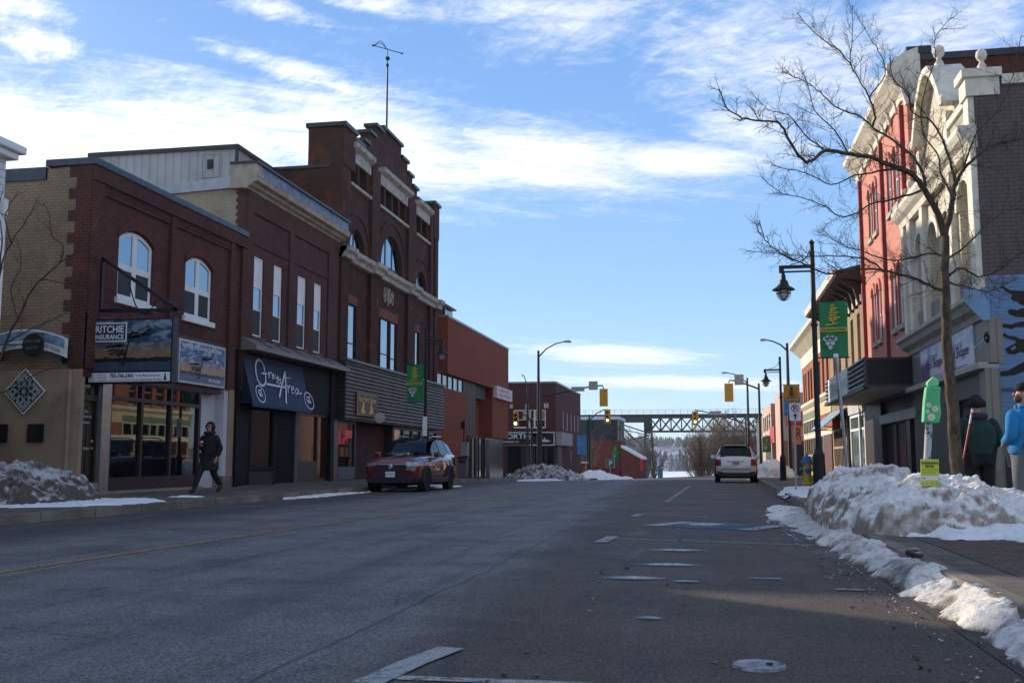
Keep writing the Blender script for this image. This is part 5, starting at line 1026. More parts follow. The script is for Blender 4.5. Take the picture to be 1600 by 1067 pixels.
def urn(c, s=1.0): return [(.20 * s, 0), (.20 * s, .10 * s), (.13 * s, .14 * s), (.17 * s, .22 * s), (.10 * s, .34 * s), (.07 * s, .42 * s), (.16 * s, .50 * s), (.21 * s, .64 * s), (.18 * s, .80 * s), (.08 * s, .90 * s), (.02 * s, .93 * s)]
c1 = thing('cream_gabled_building', 'cream ornate building with curved gable, urn finials and a grey and blue painted side', 'building', (9, 27, 0))
Y0, Y1 = 23.2, 31.5; A = [(23.86, 25.0, 5.15, 6.75, .57), (25.80, 26.75, 5.15, 6.6, .45), (27.25, 28.3, 5.15, 6.6, .52), (28.9, 29.95, 5.15, 6.65, .52)]
MB().panel('X', XR, XR + .35, [(Y0, 4.3), (Y1, 4.3), (Y1, 8.2), (28.9, 8.2), (28.9, 9.2), (28.5, 9.5), (28.15, 10.0), (27.75, 10.45), (27.2, 10.78), (26.75, 10.86), (26.3, 10.78), (25.8, 10.4), (25.35, 9.9), (25.0, 9.5), (25.0, 8.9), (Y0, 8.9)], [arch(*a) for a in A]).build('front_wall', CREAMB, c1)
MB().panel('X', XR - .02, XR + .02, rct(Y0 + .02, Y1, 4.45, 5.12)).build('band', GREYF, c1)
for a in A:
    o = arch(a[0] - .03, a[1] + .03, a[2], a[3], a[4] + .03)[2:]; oo = arch(a[0] - .2, a[1] + .2, a[2], a[3], a[4] + .2)[2:]
    MB().panel('X', XR - .07, XR + .02, oo + list(reversed(o))).build('arch_mould', CRM, c1)
    win(c1, XR, -1, a[0], a[1], a[2], a[3], a[4], 1, (.52,), .07, .06, CRM, pm('boarded_cream_pane', (.36, .32, .24), .8, 0, .1), None, 0, .26)
mb = MB()
for a, b, zt in ((23.2, 23.62, 9.1), (25.25, 25.62, 9.3), (28.45, 28.8, 9.3), (30.15, 30.62, 8.5), (31.1, 31.48, 8.5)):
    mb.box(XR - .15, XR, a, b, 4.5, zt)
each(mb, 'pilaster', CRM, c1)
for a, b in ((23.15, 25.25), (25.25, 28.8), (28.8, 31.5)):
    MB().panel('Y', a, b, [(XR, 7.75), (XR - .16, 7.75), (XR - .2, 7.9), (XR - .32, 8.0), (XR - .40, 8.13), (XR - .40, 8.25), (XR, 8.27)]).build('ledge', CRM, c1)
mb = MB()
for k in range(13):
    y = 23.75 + k * .115; mb.lathe((XR - .05, y, 8.3), [(.03, 0), (.05, .15), (.03, .3), (.045, .45), (.03, .5)], 6)
for k in range(16):
    y = 28.95 + k * .075
each(mb, 'baluster', CRM, c1); each(MB().box(XR - .15, XR + .1, 23.6, 25.3, 8.82, 9.0).box(XR - .06, XR + .1, 28.85, 30.2, 8.27, 8.6), 'parapet_rail', CRM, c1)
gc = [(28.62, 9.42), (28.2, 10.0), (27.78, 10.48), (27.22, 10.82), (26.75, 10.9), (26.28, 10.82), (25.75, 10.45), (25.3, 9.95), (24.9, 9.42)]
gi = [(24.9 + .24, 9.42 - .05), (25.46, 9.86), (25.9, 10.3), (26.36, 10.62), (26.75, 10.70), (27.14, 10.62), (27.62, 10.32), (28.04, 9.88), (28.4, 9.38)]
MB().panel('X', XR - .32, XR + .5, gc + gi).build('gable_moulding', CRM, c1)
mb = MB()
for y in (24.95, 28.6): mb.tube([(XR - .28 + .0, y + .12 * cos(t) * (1 - t / 12), 9.45 + .12 * sin(t) * (1 - t / 12)) for t in [i * .5 for i in range(16)]], .05, 6)
each(mb, 'scroll', CRM, c1)
f1 = PX(1472, 70, XR + .1); f2 = PX(1530, 68, XR + .15)
MB().lathe((XR + .1, 26.75, 10.86), urn(0, .72), 12).build('finial', CRM, c1, smooth=True)
MB().box(XR - .2, XR + .5, 23.12, 23.7, 8.9, 9.5).build('corner_pier', CRM, c1); MB().box(XR - .28, XR + .55, 23.05, 23.78, 9.3, 9.5).build('pier_cap', CRM, c1, bevel=.02)
MB().lathe((XR + .22, 23.35, 9.5), urn(0, .58), 12).build('finial', CRM, c1, smooth=True)
for y in (30.38, 31.28): MB().lathe((XR - .02, y, 8.5), urn(0, .55), 10).build('finial', CRM, c1, smooth=True)
MB().box(XR + .35, 22, Y0 + .02, Y1, .1, 8.8).build('body', pm('grey_render', (.16, .15, .14), .9), c1)
MB().box(XR - .02, 22, Y0 - .02, Y0 + .3, 4.92, 9.12).build('side_wall', GREYB, c1)
MB().box(XR + .55, 22, Y0 - .10, Y0 + .35, 9.12, 9.34).build('side_coping', CRM, c1); MB().box(7.6, 8.2, Y0 - .06, Y0, 6.4, 6.9).build('plaque', CRM, c1)
MB().box(XR + .05, 22, Y0 - .03, Y0 + .3, .1, 4.92).build('blue_wall', BLUEB, c1)
# dark painted silhouettes of the mural
def from_px(pts, Y, f=lambda x, y: (1500 + x * .1686, 420 + y * .1686)): return [(lambda p: (p.x, p.z))(PY(*f(*q), Y)) for q in pts]
MUR = [[(368, 165), (400, 160), (440, 185), (480, 200), (593, 205), (760, 190), (760, 330), (593, 340), (545, 325), (540, 305), (495, 300), (470, 275), (475, 258), (490, 245), (420, 210), (405, 185), (370, 180)],
       [(445, 385), (470, 370), (530, 385), (560, 368), (593, 365), (760, 350), (760, 460), (593, 450), (520, 445), (460, 420), (445, 405)],
       [(350, 515), (420, 510), (480, 515), (540, 492), (593, 487), (760, 470), (760, 550), (593, 540), (520, 540), (480, 560), (420, 545), (365, 545)],
       [(390, 600), (420, 595), (450, 620), (510, 625), (560, 650), (760, 660), (760, 800), (560, 770), (500, 795), (440, 785), (435, 765), (418, 755), (425, 735), (490, 700), (525, 680), (500, 665), (410, 635), (392, 620)],
       [(340, 965), (400, 945), (450, 940), (520, 900), (593, 862), (760, 800), (760, 900), (593, 950), (500, 985), (400, 995), (345, 985)]]
mb = MB()
for q in MUR: mb.panel('Y', Y0 - .036, Y0 - .031, from_px(q, Y0 - .035))
each(mb, 'mural_shape', pm('mural_brown', (.022, .014, .011), .8, 0, .2), c1)
MB().panel('Y', Y0 - .042, Y0 - .037, from_px([(470, 735), (510, 715), (520, 735), (480, 755)], Y0 - .04)).build('mural_eye', BLUEB, c1)
mb = MB(); lo = [(5.96, .15), (9, .15), (9, 1.9), (7.2, 1.75), (6.5, 1.5), (5.96, .9)]
MB().panel('Y', Y0 - .037, Y0 - .032, lo).build('mural_ground', pm('mural_dark', (.03, .025, .024), .8, 0, .3), c1)
MB().panel('Y', Y0 - .038, Y0 - .033, [(5.96, 2.42), (9, 2.46), (9, 2.56), (5.96, 2.50)]).build('mural_band', pm('mural_grey', (.07, .08, .09), .8), c1)
# shopfront: cornice, fascia, wide picture sign, recessed glazing
MB().panel('Y', Y0 - .06, Y1, [(XR, 4.0), (XR - .08, 4.0), (XR - .12, 4.12), (XR - .28, 4.2), (XR - .34, 4.32), (XR - .42, 4.38), (XR - .42, 4.47), (XR, 4.6)]).build('shop_cornice', STONEP, c1)
MB().panel('Y', Y0 - .075, Y0 - .045, [(XR + .06, 3.95), (XR - .10, 3.95), (XR - .44, 4.36), (XR - .44, 4.62), (XR + .06, 4.62)]).build('cornice_end', pm('blue_trim', (.17, .28, .42), .6, 0, .1), c1)
MB().box(XR - .02, XR + .3, Y0 - .04, Y1, 3.02, 4.0).build('fascia', GREYBD, c1); MB().box(XR - .22, XR + .2, Y0 - .04, Y1, 2.92, 3.06).build('lower_ledge', STONEP, c1, bevel=.015)
MB().box(XR - .10, XR + .2, Y0 - .05, Y0 + .42, .15, 2.92).build('end_pilaster', GREYBD, c1); MB().box(XR - .02, XR + .25, Y0 + .42, Y1, 2.4, 2.92).build('head_board', pm('dark_grey_trim', (.10, .09, .075), .6), c1)
MB().box(XR, XR + .12, 27.2, Y1, .1, 2.4).box(XR + 1.2, XR + 1.3, Y0 + .3, 27.4, .1, 2.92).build('dark_boarding', BEAD, c1)
fr = MB().panel('X', XR + 1.0, XR + 1.12, rct(Y0 + .4, 27.2, .15, 2.45), [rct(23.8, 25.2, .6, 2.3), rct(25.4, 27.0, .6, 2.3)]).build('shop_window', pm('dark_shop_frame', (.05, .047, .04), .5), c1); MB().box(XR + 1.05, XR + 1.06, Y0 + .5, 27.1, .5, 2.4).build('pane', glass('pale_glass', (.10, .13, .15), .03, 2.0, .01), fr)
es = thing('wall_sign', 'wide lavender picture sign with purple handwritten lettering over the right shop', 'sign', (XR, 27, 3.5))
t = NT('lavender_picture'); p = t.sep(); h = t.math('ADD', t.math('SUBTRACT', p[2], 3.08), t.math('MULTIPLY', t.math('SUBTRACT', t.noise(9, 5, .7, sc=(1, 1, .25)), .5), .5))
c = t.mix(t.step(t.noise(1.4, 6, .6, sc=(1, 1, 2.5)), .35, .65), (.34, .38, .50), (.62, .62, .64)); c = t.mix(t.step(h, .56, .46), c, (.56, .54, .58))
k = t.math('MULTIPLY', t.step(h, .58, .44), t.step(t.math('ABSOLUTE', t.math('SUBTRACT', t.math('FRACT', t.math('DIVIDE', t.math('SUBTRACT', p[1], 24.2), 2.9)), .80)), .26, .16)); c = t.mix(k, c, t.mix(t.noise(22, 5, .7, sc=(1, 1, .3)), (.05, .025, .07), (.26, .16, .30)))
MB().box(XR - .05, XR - .02, 24.2, 29.95, 3.08, 4.04).build('picture', t.fin(c, .5, 0, .2), es)
PURP = pm('print_purple', (.035, .018, .06), .6); LIL = pm('print_lilac', (.22, .20, .36), .6)
for y in (26.75, 29.35):
    text('The', LIL, es, (XR - .053, y - .3, 3.85), (0, -1, 0), UZ, .3, .12, shear=.2); text('Eco Shoppe', PURP, es, (XR - .053, y - .2, 3.30), (0, -1, 0), UZ, 1.95, .34, shear=.25, bold=.008); text('Natural', LIL, es, (XR - .053, y - .35, 3.58), (0, -1, 0), UZ, 1.2, .22, shear=.25)
    text('www.ecoshoppe.ca', PURP, es, (XR - .053, y - .2, 3.12), (0, -1, 0), UZ, 1.8, .07)
wr = thing('wire_ornament', 'tangled wire wreath hung on the corner post of the right shop', 'ornament', (XR - .1, 23.2, 3.5))
mb = MB(); rr = random.Random(2); cw = PX(1542, 527, XR - .14)
for i in range(9):
    t0 = rr.uniform(0, 6); r = rr.uniform(.08, .14); mb.tube([(cw.x + rr.uniform(-.03, .03), cw.y + r * cos(t0 + a), cw.z + r * sin(t0 + a) * rr.uniform(.8, 1)) for a in [j * .7 for j in range(9)]], .008, 4)
mb.build('wreath', BLACK, wr); MB().tube([(cw.x, cw.y, cw.z), (cw.x + .02, cw.y + 1.1, cw.z - .1)], .015, 4).build('strut', pm('pale_cord', (.5, .5, .47), .6), wr)

# ---------------------------------------------------------------- pink painted block
c2 = thing('pink_brick_building', 'three-storey salmon pink brick building with white bracketed cornice and red trim', 'building', (10, 35, 0))
Y0, Y1 = 31.52, 40.3; Y0 = 30.6
up = [(37.55, 38.15, 8.85, 10.35, .3), (36.4, 37.05, 8.85, 10.35, .3), (33.55, 34.2, 8.85, 10.35, .3), (32.3, 33.0, 8.85, 10.35, .3)]
lo_ = [(a, b, 5.1, 6.75, .3) for a, b, *_ in up]
MB().panel('X', XR + .02, XR + .4, rct(Y0, Y1, 3.9, 11.9), [arch(*q) for q in up + lo_]).build('front_wall', PINKB, c2)
for q in up + lo_:
    win(c2, XR + .02, -1, *q, 1, (.5,), .09, .07, WHITEP, GLR, STONEP, 0, .04, .05)
    o = arch(q[0] - .02, q[1] + .02, q[2], q[3], q[4] + .02)[2:]; oo = arch(q[0] - .17, q[1] + .17, q[2], q[3], q[4] + .2)[2:]
    MB().panel('X', XR - .05, XR + .03, oo + list(reversed(o))).build('window_arch', PINKB, c2); MB().box(XR - .01, XR + .02, q[0] - .10, q[0], q[2], q[3]).box(XR - .01, XR + .02, q[1], q[1] + .10, q[2], q[3]).build('red_jamb', REDTR, c2)
mb = MB()
for y in (31.3, 35.05, 39.85): mb.box(XR - .10, XR + .02, y - .10, y + .10, 4.0, 11.5)
each(mb, 'red_pilaster', REDTR, c2)
MB().panel('Y', Y0 - .2, Y1 + .25, [(XR + .4, 11.62), (XR - .05, 11.62), (XR - .08, 11.8), (XR - .2, 11.9), (XR - .36, 12.1), (XR - .50, 12.25), (XR - .52, 12.42), (XR - .1, 12.7), (XR + .4, 12.75)]).build('cornice', CRM, c2)
mb = MB()
for k in range(9): y = Y0 + .1 + k * 1.12; mb.panel('Y', y, y + .13, [(XR, 11.45), (XR - .08, 11.48), (XR - .12, 11.75), (XR - .32, 12.05), (XR, 12.05)])
each(mb, 'bracket', CRM, c2)
MB().panel('Y', Y0 - .24, Y0 - .02, [(XR + .35, 11.3), (XR - .05, 11.25), (XR - .18, 11.75), (XR - .53, 12.15), (XR - .54, 12.46), (XR - .05, 12.8), (XR + .35, 12.95)]).build('cornice_end', CRM, c2)
MB().box(XR + .4, 24, Y0, Y1, .1, 12.6).build('body', OLDR, c2); MB().box(XR + .12, XR + .42, Y0 - .02, Y0 + .5, 11.2, 12.9).build('corner_chimney', OLDR, c2)
MB().box(XR + .42, 24, Y0 - .06, Y0 + .5, 12.6, 12.8).box(XR + .05, XR + .75, Y0 - .1, Y0 + .6, 12.8, 13.02).build('coping', DARKCAP, c2)
BRW = pm('dark_bronze_panel', (.028, .017, .012), .4, .2, .2)
MB().box(XR + .02, XR + .3, Y0, Y1, 2.95, 3.9).build('fascia', BEAD, c2)
MB().box(XR - .02, XR + .5, 37.2, 41.0, .1, 3.1).build('bronze_wall', BRW, c2)
hol = [rct(a, b, .55, 2.15) for a, b in ((31.6, 32.3), (32.95, 33.6), (33.7, 35.2), (35.3, 37.0))]
fr = MB().panel('X', XR + .12, XR + .24, rct(31.5, 37.2, .15, 2.95), hol).build('shop_window', DKFR, c2); MB().box(XR + .17, XR + .18, 31.5, 37.2, .4, 2.9).build('pane', glass('silver_glass', (.05, .06, .065), .02, 2.4, .01), fr); MB().box(XR + .02, XR + .14, 32.3, 32.9, .15, 2.2).build('door', BRW, fr)
MB().box(XR - .06, XR + .1, 31.1, 37.3, 2.2, 2.5).build('metal_valance', GREYMET, c2)
# projecting marquee
mq = thing('marquee', 'black projecting cinema marquee with louvred sides and a blank sign face', 'marquee', (5.2, 36, 3.5))
ma = (XR - 1.32, XR, 31.5, 41.8, 3.08, 3.98)
ma = (4.55, XR + .02, 31.3, 41.6, 3.10, 3.97)
MB().box(ma[0] + .03, ma[1], ma[2] + .02, ma[3], ma[4] + .02, ma[5]).build('box', BLACK, mq)
MB().box(ma[0] + .04, ma[1] - .01, ma[2] + .1, ma[3], ma[4] - .012, ma[4] + .01).build('soffit', pm('cream_soffit', (.72, .60, .46), .6), mq)
MB().panel('Y', ma[2] - .03, ma[2] + .03, rct(ma[0], ma[1] + .03, ma[4], ma[5]), [rct(ma[0] + .07, ma[1] - .03, ma[4] + .08, ma[5] - .07)]).build('front_frame', pm('dark_grey_frame', (.06, .06, .065), .4, .3), mq); MB().box(ma[0] + .06, ma[1] - .02, ma[2] - .004, ma[2] + .01, ma[4] + .07, ma[5] - .06).build('blank_face', pm('black_screen', (.006, .006, .007), .35), mq)
mb = MB()
for a, b in ((31.35, 34.9), (40.4, 41.55)):
    for k in range(6): z = ma[4] + .05 + k * .15; mb.panel('Y', a, b, [(ma[0] + .03, z), (ma[0] - .05, z + .02), (ma[0] + .03, z + .12)])
each(mb, 'slat', pm('louvre_grey', (.10, .095, .09), .5, .2), mq)
MB().box(ma[0] - .03, ma[0] + .03, 34.95, 40.35, ma[4] + .02, ma[5] + .02).build('side_face', pm('marquee_white', (.66, .66, .60), .5, 0, .05), mq); text('STRAND', pm('marquee_green', (.20, .30, .25), .5), mq, (ma[0] - .033, 40.0, 3.28), (0, -1, 0), UZ, 3.2, .48); text('THEATRE', pm('marquee_grey', (.5, .52, .5), .5), mq, (ma[0] - .033, 36.7, 3.40), (0, -1, 0), UZ, 1.6, .3)
MB().box(ma[0] - .06, ma[0] + .1, ma[2] - .02, ma[3] + .05, ma[4] - .03, ma[4] + .04).build('edge_strip', BLACK, mq)

# ---------------------------------------------------------------- bracketed tan building
c3 = thing('bracketed_tan_building', 'tan brick building with dark bracketed eaves between pink and brick fronts', 'building', (10, 45, 0))
Y0, Y1 = 40.35, 51.5; WD = pm('dark_eave_timber', (.045, .032, .022), .7, 0, .2)
tw = [(41.3, 42.1), (43.2, 44.0), (45.2, 46.0), (47.4, 48.2), (49.5, 50.3)]
TANF = brick('tan_front_brick', (.40, .28, .165), (.34, .24, .14), (.22, .16, .10), dirt_amt=.35)
MB().panel('X', XR, XR + .35, rct(Y0, Y1, 3.0, 7.4), [rct(a, b, 4.4, 6.7) for a, b in tw]).box(XR + .35, 20, Y0, Y1, .1, 7.4).build('wall', TANF, c3)
for a, b in tw: win(c3, XR, -1, a, b, 4.4, 6.7, 0, 1, (.5,), .08, .07, CRM, GLR, None, 0, .12)
MB().panel('Y', Y0, Y1 + .3, [(XR, 7.0), (XR - .08, 7.0), (XR - .1, 7.25), (XR, 7.3)]).build('frieze', CRM, c3)
MB().panel('Y', Y0, Y1 + .5, [(XR + .4, 7.7), (XR - .95, 7.95), (XR - .98, 8.2), (XR + .4, 8.5)]).build('eave', WD, c3); MB().panel('Y', Y0, Y1 + .52, [(XR - .94, 7.97), (XR - 1.06, 8.0), (XR - 1.10, 8.26), (XR - .94, 8.24)]).build('eave_edge', CRM, c3)
mb = MB()
for k in range(10): y = Y0 + .2 + k * 1.15; mb.panel('Y', y, y + .16, [(XR, 6.9), (XR - .15, 6.95), (XR - .3, 7.5), (XR - .85, 7.85), (XR, 7.85)])
each(mb, 'bracket', WD, c3)
MB().box(XR - .03, XR + .02, Y0 + .1, 45.5, 2.85, 3.3).build('fascia', pm('pale_fascia', (.45, .42, .38), .6), c3)
fr = MB().panel('X', XR - .02, XR + .1, rct(41.0, 45.1, .15, 2.8), [rct(41.15, 42.4, .4, 2.15), rct(42.6, 44.9, .4, 2.15), rct(41.15, 42.4, 2.25, 2.7), rct(42.6, 44.9, 2.25, 2.7)]).build('shop_window', WHITEP, c3); MB().box(XR + .03, XR + .04, 41.05, 45.0, .2, 2.75).build('pane', glass('greenish_glass', (.10, .13, .11), .05, 1.8, .01), fr)
mb = MB(); hol = [rct(46.4 + k * .46, 46.4 + k * .46 + .38, .7, 1.5) for k in range(10)] + [rct(46.4 + k * .46, 46.4 + k * .46 + .38, 1.6, 2.3) for k in range(10)]
fr = MB().panel('X', XR - .03, XR + .05, rct(46.2, 51.2, .5, 2.4), hol).build('lattice_window', pm('tan_wood', (.36, .24, .14), .6), c3); MB().box(XR + .0, XR + .01, 46.3, 51.1, .6, 2.35).build('pane', GLD, fr)
a3 = thing('sheet_awning', 'small blue-grey sheet metal awning over a right side shop', 'awning', (XR, 48, 3)); mb = MB()
for k in range(3): mb.add([(XR - .05, 46.0 + k * 1.85, 3.25), (XR - .05, 47.78 + k * 1.85, 3.25), (XR - 1.0, 47.78 + k * 1.85, 2.45), (XR - 1.0, 46.0 + k * 1.85, 2.45), (XR - .05, 46.0 + k * 1.85, 3.2), (XR - .05, 47.78 + k * 1.85, 3.2), (XR - 1.0, 47.78 + k * 1.85, 2.4), (XR - 1.0, 46.0 + k * 1.85, 2.4)], [(0, 1, 2, 3), (7, 6, 5, 4), (0, 4, 5, 1), (1, 5, 6, 2), (2, 6, 7, 3), (3, 7, 4, 0)])
each(mb, 'sheet', pm('blue_grey_sheet', (.30, .37, .42), .35, .5, .1), a3); MB().tube([(XR - .02, 46.05, 2.4), (XR - 1.0, 46.05, 2.42)], .02, 5).tube([(XR - .02, 51.4, 2.4), (XR - 1.0, 51.4, 2.42)], .02, 5).build('stay', BLACK, a3)

# ---------------------------------------------------------------- brick and cream building at the corner
c4 = thing('brick_corner_building', 'sunlit brick and cream two-storey building with a heavy cream cornice at the side street', 'building', (10, 60, 0))
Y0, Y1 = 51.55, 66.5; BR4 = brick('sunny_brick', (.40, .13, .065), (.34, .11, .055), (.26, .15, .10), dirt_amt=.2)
tw = [(52.3, 53.2), (54.2, 55.1), (56.1, 57.0), (58.6, 59.5), (60.4, 61.4), (61.9, 62.9), (63.8, 64.6), (65.0, 65.8)]
MB().panel('X', XR, XR + .35, rct(Y0, Y1, 2.3, 7.2), [rct(a, b, 4.45, 6.2) for a, b in tw]).box(XR + .35, 22, Y0, Y1, -.1, 7.2).build('wall', BR4, c4)
for a, b in tw: win(c4, XR, -1, a, b, 4.45, 6.2, 0, 1, (.5,), .08, .07, pm('tan_frame', (.40, .32, .22), .6), GLR, None, 0, .12)
MB().panel('Y', Y0, Y1 + .3, [(XR + .4, 6.6), (XR - .03, 6.6), (XR - .05, 7.3), (XR - .5, 7.75), (XR - .72, 7.9), (XR - .75, 8.1), (XR + .4, 8.2)]).build('cornice', CRM, c4)
MB().panel('Y', Y0, Y1 + .05, [(XR, 4.0), (XR - .08, 4.0), (XR - .22, 4.15), (XR - .22, 4.3), (XR, 4.34)]).build('string_course', CRM, c4); MB().box(XR - .04, XR, Y0, Y1, 3.3, 4.0).build('cream_band', pm('straw_band', (.56, .44, .24), .6, 0, .1), c4)
MB().box(XR - .06, XR + .0, 58.0, 66.3, 3.35, 3.75).build('green_sign_band', pm('sign_green_cream', (.10, .18, .09), .6), c4); MB().box(XR - .02, XR + .03, 51.6, 66.4, 2.25, 2.5).build('ledge', CRM, c4)
hol = [rct(58.1 + k * 1.03, 58.1 + k * 1.03 + .9, 2.55, 3.25) for k in range(8)]
fr = MB().panel('X', XR - .05, XR + .03, rct(58.0, 66.4, 2.5, 3.3), hol).build('transom_window', CRM, c4); MB().box(XR - .0, XR + .01, 58.0, 66.4, 2.5, 3.3).build('pane', GLD, fr)
hol = [rct(55.4 + k * 1.36, 55.4 + k * 1.36 + 1.2, .55, 1.2) for k in range(8)] + [rct(55.4 + k * 1.36, 55.4 + k * 1.36 + 1.2, 1.3, 2.2) for k in range(8)]
fr = MB().panel('X', XR - .03, XR + .05, rct(55.2, 66.4, .1, 2.25), hol).build('shop_window', pm('tan_wood', (.36, .24, .14), .6), c4); MB().box(XR + .0, XR + .01, 55.2, 66.4, .3, 2.2).build('pane', glass('warm_glass', (.06, .035, .02), .05, 1.6), fr)
MB().box(XR - .04, XR + .02, 51.7, 54.9, .1, 2.25).build('red_door_panel', pm('dark_red_paint', (.10, .02, .015), .5), c4)

# ---------------------------------------------------------------- far pink building beyond the side street
c5 = thing('pale_pink_building', 'pale pink rendered building with red fascia beyond the right side street', 'building', (9, 95, 0))
PK = pm('pale_pink_render', (.52, .33, .25), .8, 0, .1, .8); PK2 = pm('brown_pink_render', (.26, .125, .085), .8, 0, .12, .8); zb = -1.2
MB().box(5.9, 16, 87.0, 93.8, zb, 6.5).build('front_block', PK, c5); MB().box(5.86, 8.6, 86.86, 87.0, zb, 2.55).build('lower_front', PK2, c5); MB().box(7.1, 8.5, 86.8, 86.88, -.2, 2.5).build('doorway', pm('dark_recess', (.016, .014, .013), .6), c5)
MB().box(6.35, 7.9, 86.8, 87.0, 3.75, 4.95).build('red_fascia', pm('crimson_sign', (.48, .035, .05), .5), c5); MB().box(6.3, 7.1, 86.75, 87, 5.0, 5.2).build('white_board', WHITEP, c5)
MB().box(6.3, 16, 93.8, 100, zb, 6.2).build('middle_wall', brick('far_brick', (.22, .09, .06), (.18, .075, .05), (.14, .08, .06)), c5); MB().box(5.75, 6.3, 93.85, 99.9, 2.5, 3.95).build('side_fascia', pm('crimson_sign', (.48, .035, .05), .5), c5)
MB().box(5.9, 16, 100, 116, zb - .3, 6.3).build('rear_block', PK, c5); mb = MB()
for k in range(4): mb.box(5.86, 5.92, 101.5 + k * 3.4, 103 + k * 3.4, 3.9, 5.4)
each(mb, 'window', GLD, c5); MB().box(5.3, 5.9, 100, 112, 3.1, 3.3).build('canopy', pm('grey_canopy', (.4, .42, .45), .5), c5); MB().box(5.86, 5.9, 101, 110, -1, 2.8).build('shop_window', DKFR, c5)
os_ = thing('blade_sign', 'orange and black blade sign hanging before the pale pink building', 'sign', (6.9, 82, 3)); MB().box(6.45, 7.25, 84, 84.1, 2.2, 3.7).build('board', pm('sign_orange', (.65, .16, .02), .5), os_); text('R', PRINTK, os_, (6.85, 83.99, 2.6), UX, UZ, .4, .9); MB().bar((6.4, 84.05, 3.8), (7.6, 84.05, 3.8), .05).build('arm', BLACK, os_)
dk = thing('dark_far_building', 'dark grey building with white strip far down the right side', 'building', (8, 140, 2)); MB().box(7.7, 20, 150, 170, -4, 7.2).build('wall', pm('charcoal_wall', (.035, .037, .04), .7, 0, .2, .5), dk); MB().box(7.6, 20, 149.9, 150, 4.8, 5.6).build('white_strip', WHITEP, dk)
# ================================================================ railway bridge
STEEL = pm('weathered_dark_steel', (.018, .019, .020), .8, .0, .25, .3, spec=.15); YB = 300.0
br = thing('railway_bridge', 'dark steel railway trestle bridge with lattice truss crossing above the street end', 'bridge', (0, YB, 14))
MB().box(-130, 90, YB - 2.2, YB + 2.2, 13.35, 14.0).build('deck', STEEL, br)
MB().box(-130, -17.2, YB - 2.0, YB - 1.7, 11.75, 13.35).box(-130, -17.2, YB + 1.7, YB + 2.0, 11.75, 13.35).box(-130, -17.2, YB - 1.7, YB + 1.7, 11.75, 11.9).build('plate_girder', pm('weathered_girder', (.04, .04, .038), .8, 0, .35, .35, spec=.15), br)
mb = MB(); mb2 = MB()
for yy in (YB - 1.9, YB + 1.9):
    mb.box(-17.2, 60, yy - .2, yy + .2, 12.9, 13.35).box(-17.2, 60, yy - .2, yy + .2, 8.85, 9.35)
    x = -16.4
    while x < 58:
        mb2.bar((x, yy, 9.2), (x + 3.0, yy, 13.0), .30).bar((x, yy, 13.0), (x + 3.0, yy, 9.2), .30).bar((x, yy, 9.2), (x, yy, 13.0), .24); x += 3.0
mb.build('truss_chord', STEEL, br); mb2.build('truss_web', STEEL, br)['kind'] = 'stuff'
mb = MB()
for k in range(86): mb.bar((-100 + k * 2.1, YB - 2.1, 14.0), (-100 + k * 2.1, YB - 2.1, 15.3), .07)
mb.build('railing_post', STEEL, br)['kind'] = 'stuff'; MB().bar((-130, YB - 2.1, 15.25), (90, YB - 2.1, 15.25), .07).bar((-130, YB - 2.1, 14.65), (90, YB - 2.1, 14.65), .05).build('rail', STEEL, br)
for X in (-27, -16.9, -62, 62):
    mb = MB()
    for a, b in ((-1, -2), (1, 2)):
        for yy, y2 in ((YB - 1.7, YB - 3.2), (YB + 1.7, YB + 3.2)): mb.bar((X + a * .8, yy, 11.8 if X != 62 else 8.9), (X + b * .8, y2, -9), .45)
    for k in range(5): z = 9.5 - k * 4; w = .8 + (11.8 - z) * .038; mb.bar((X - w, YB - 2, z), (X + w, YB - 2, z), .2).bar((X - w, YB - 2, z), (X + w + .1, YB - 2, z - 4), .16).bar((X + w, YB - 2, z), (X - w - .1, YB - 2, z - 4), .16)
    mb.build('trestle_tower', STEEL, br)
mb = MB()
for yy in (YB - 1.9, YB + 1.9):
    mb.bar((-25.6, yy, 11.6), (-16.8, yy, 8.6), .32).bar((-25.4, yy, 11.2), (-18.5, yy, 4.6), .30).bar((-27.4, yy, 5.6), (-16.8, yy, 8.0), .28).bar((-26.5, yy, 9.4), (-21, yy, 4.6), .26).bar((-24.8, yy, 9.9), (-16.8, yy, 7.9), .2)
mb.build('brace', STEEL, br)
MB().box(-18.1, -16.0, YB - 2.1, YB + 2.1, 8.6, 13.4).build('pier_frame', STEEL, br)

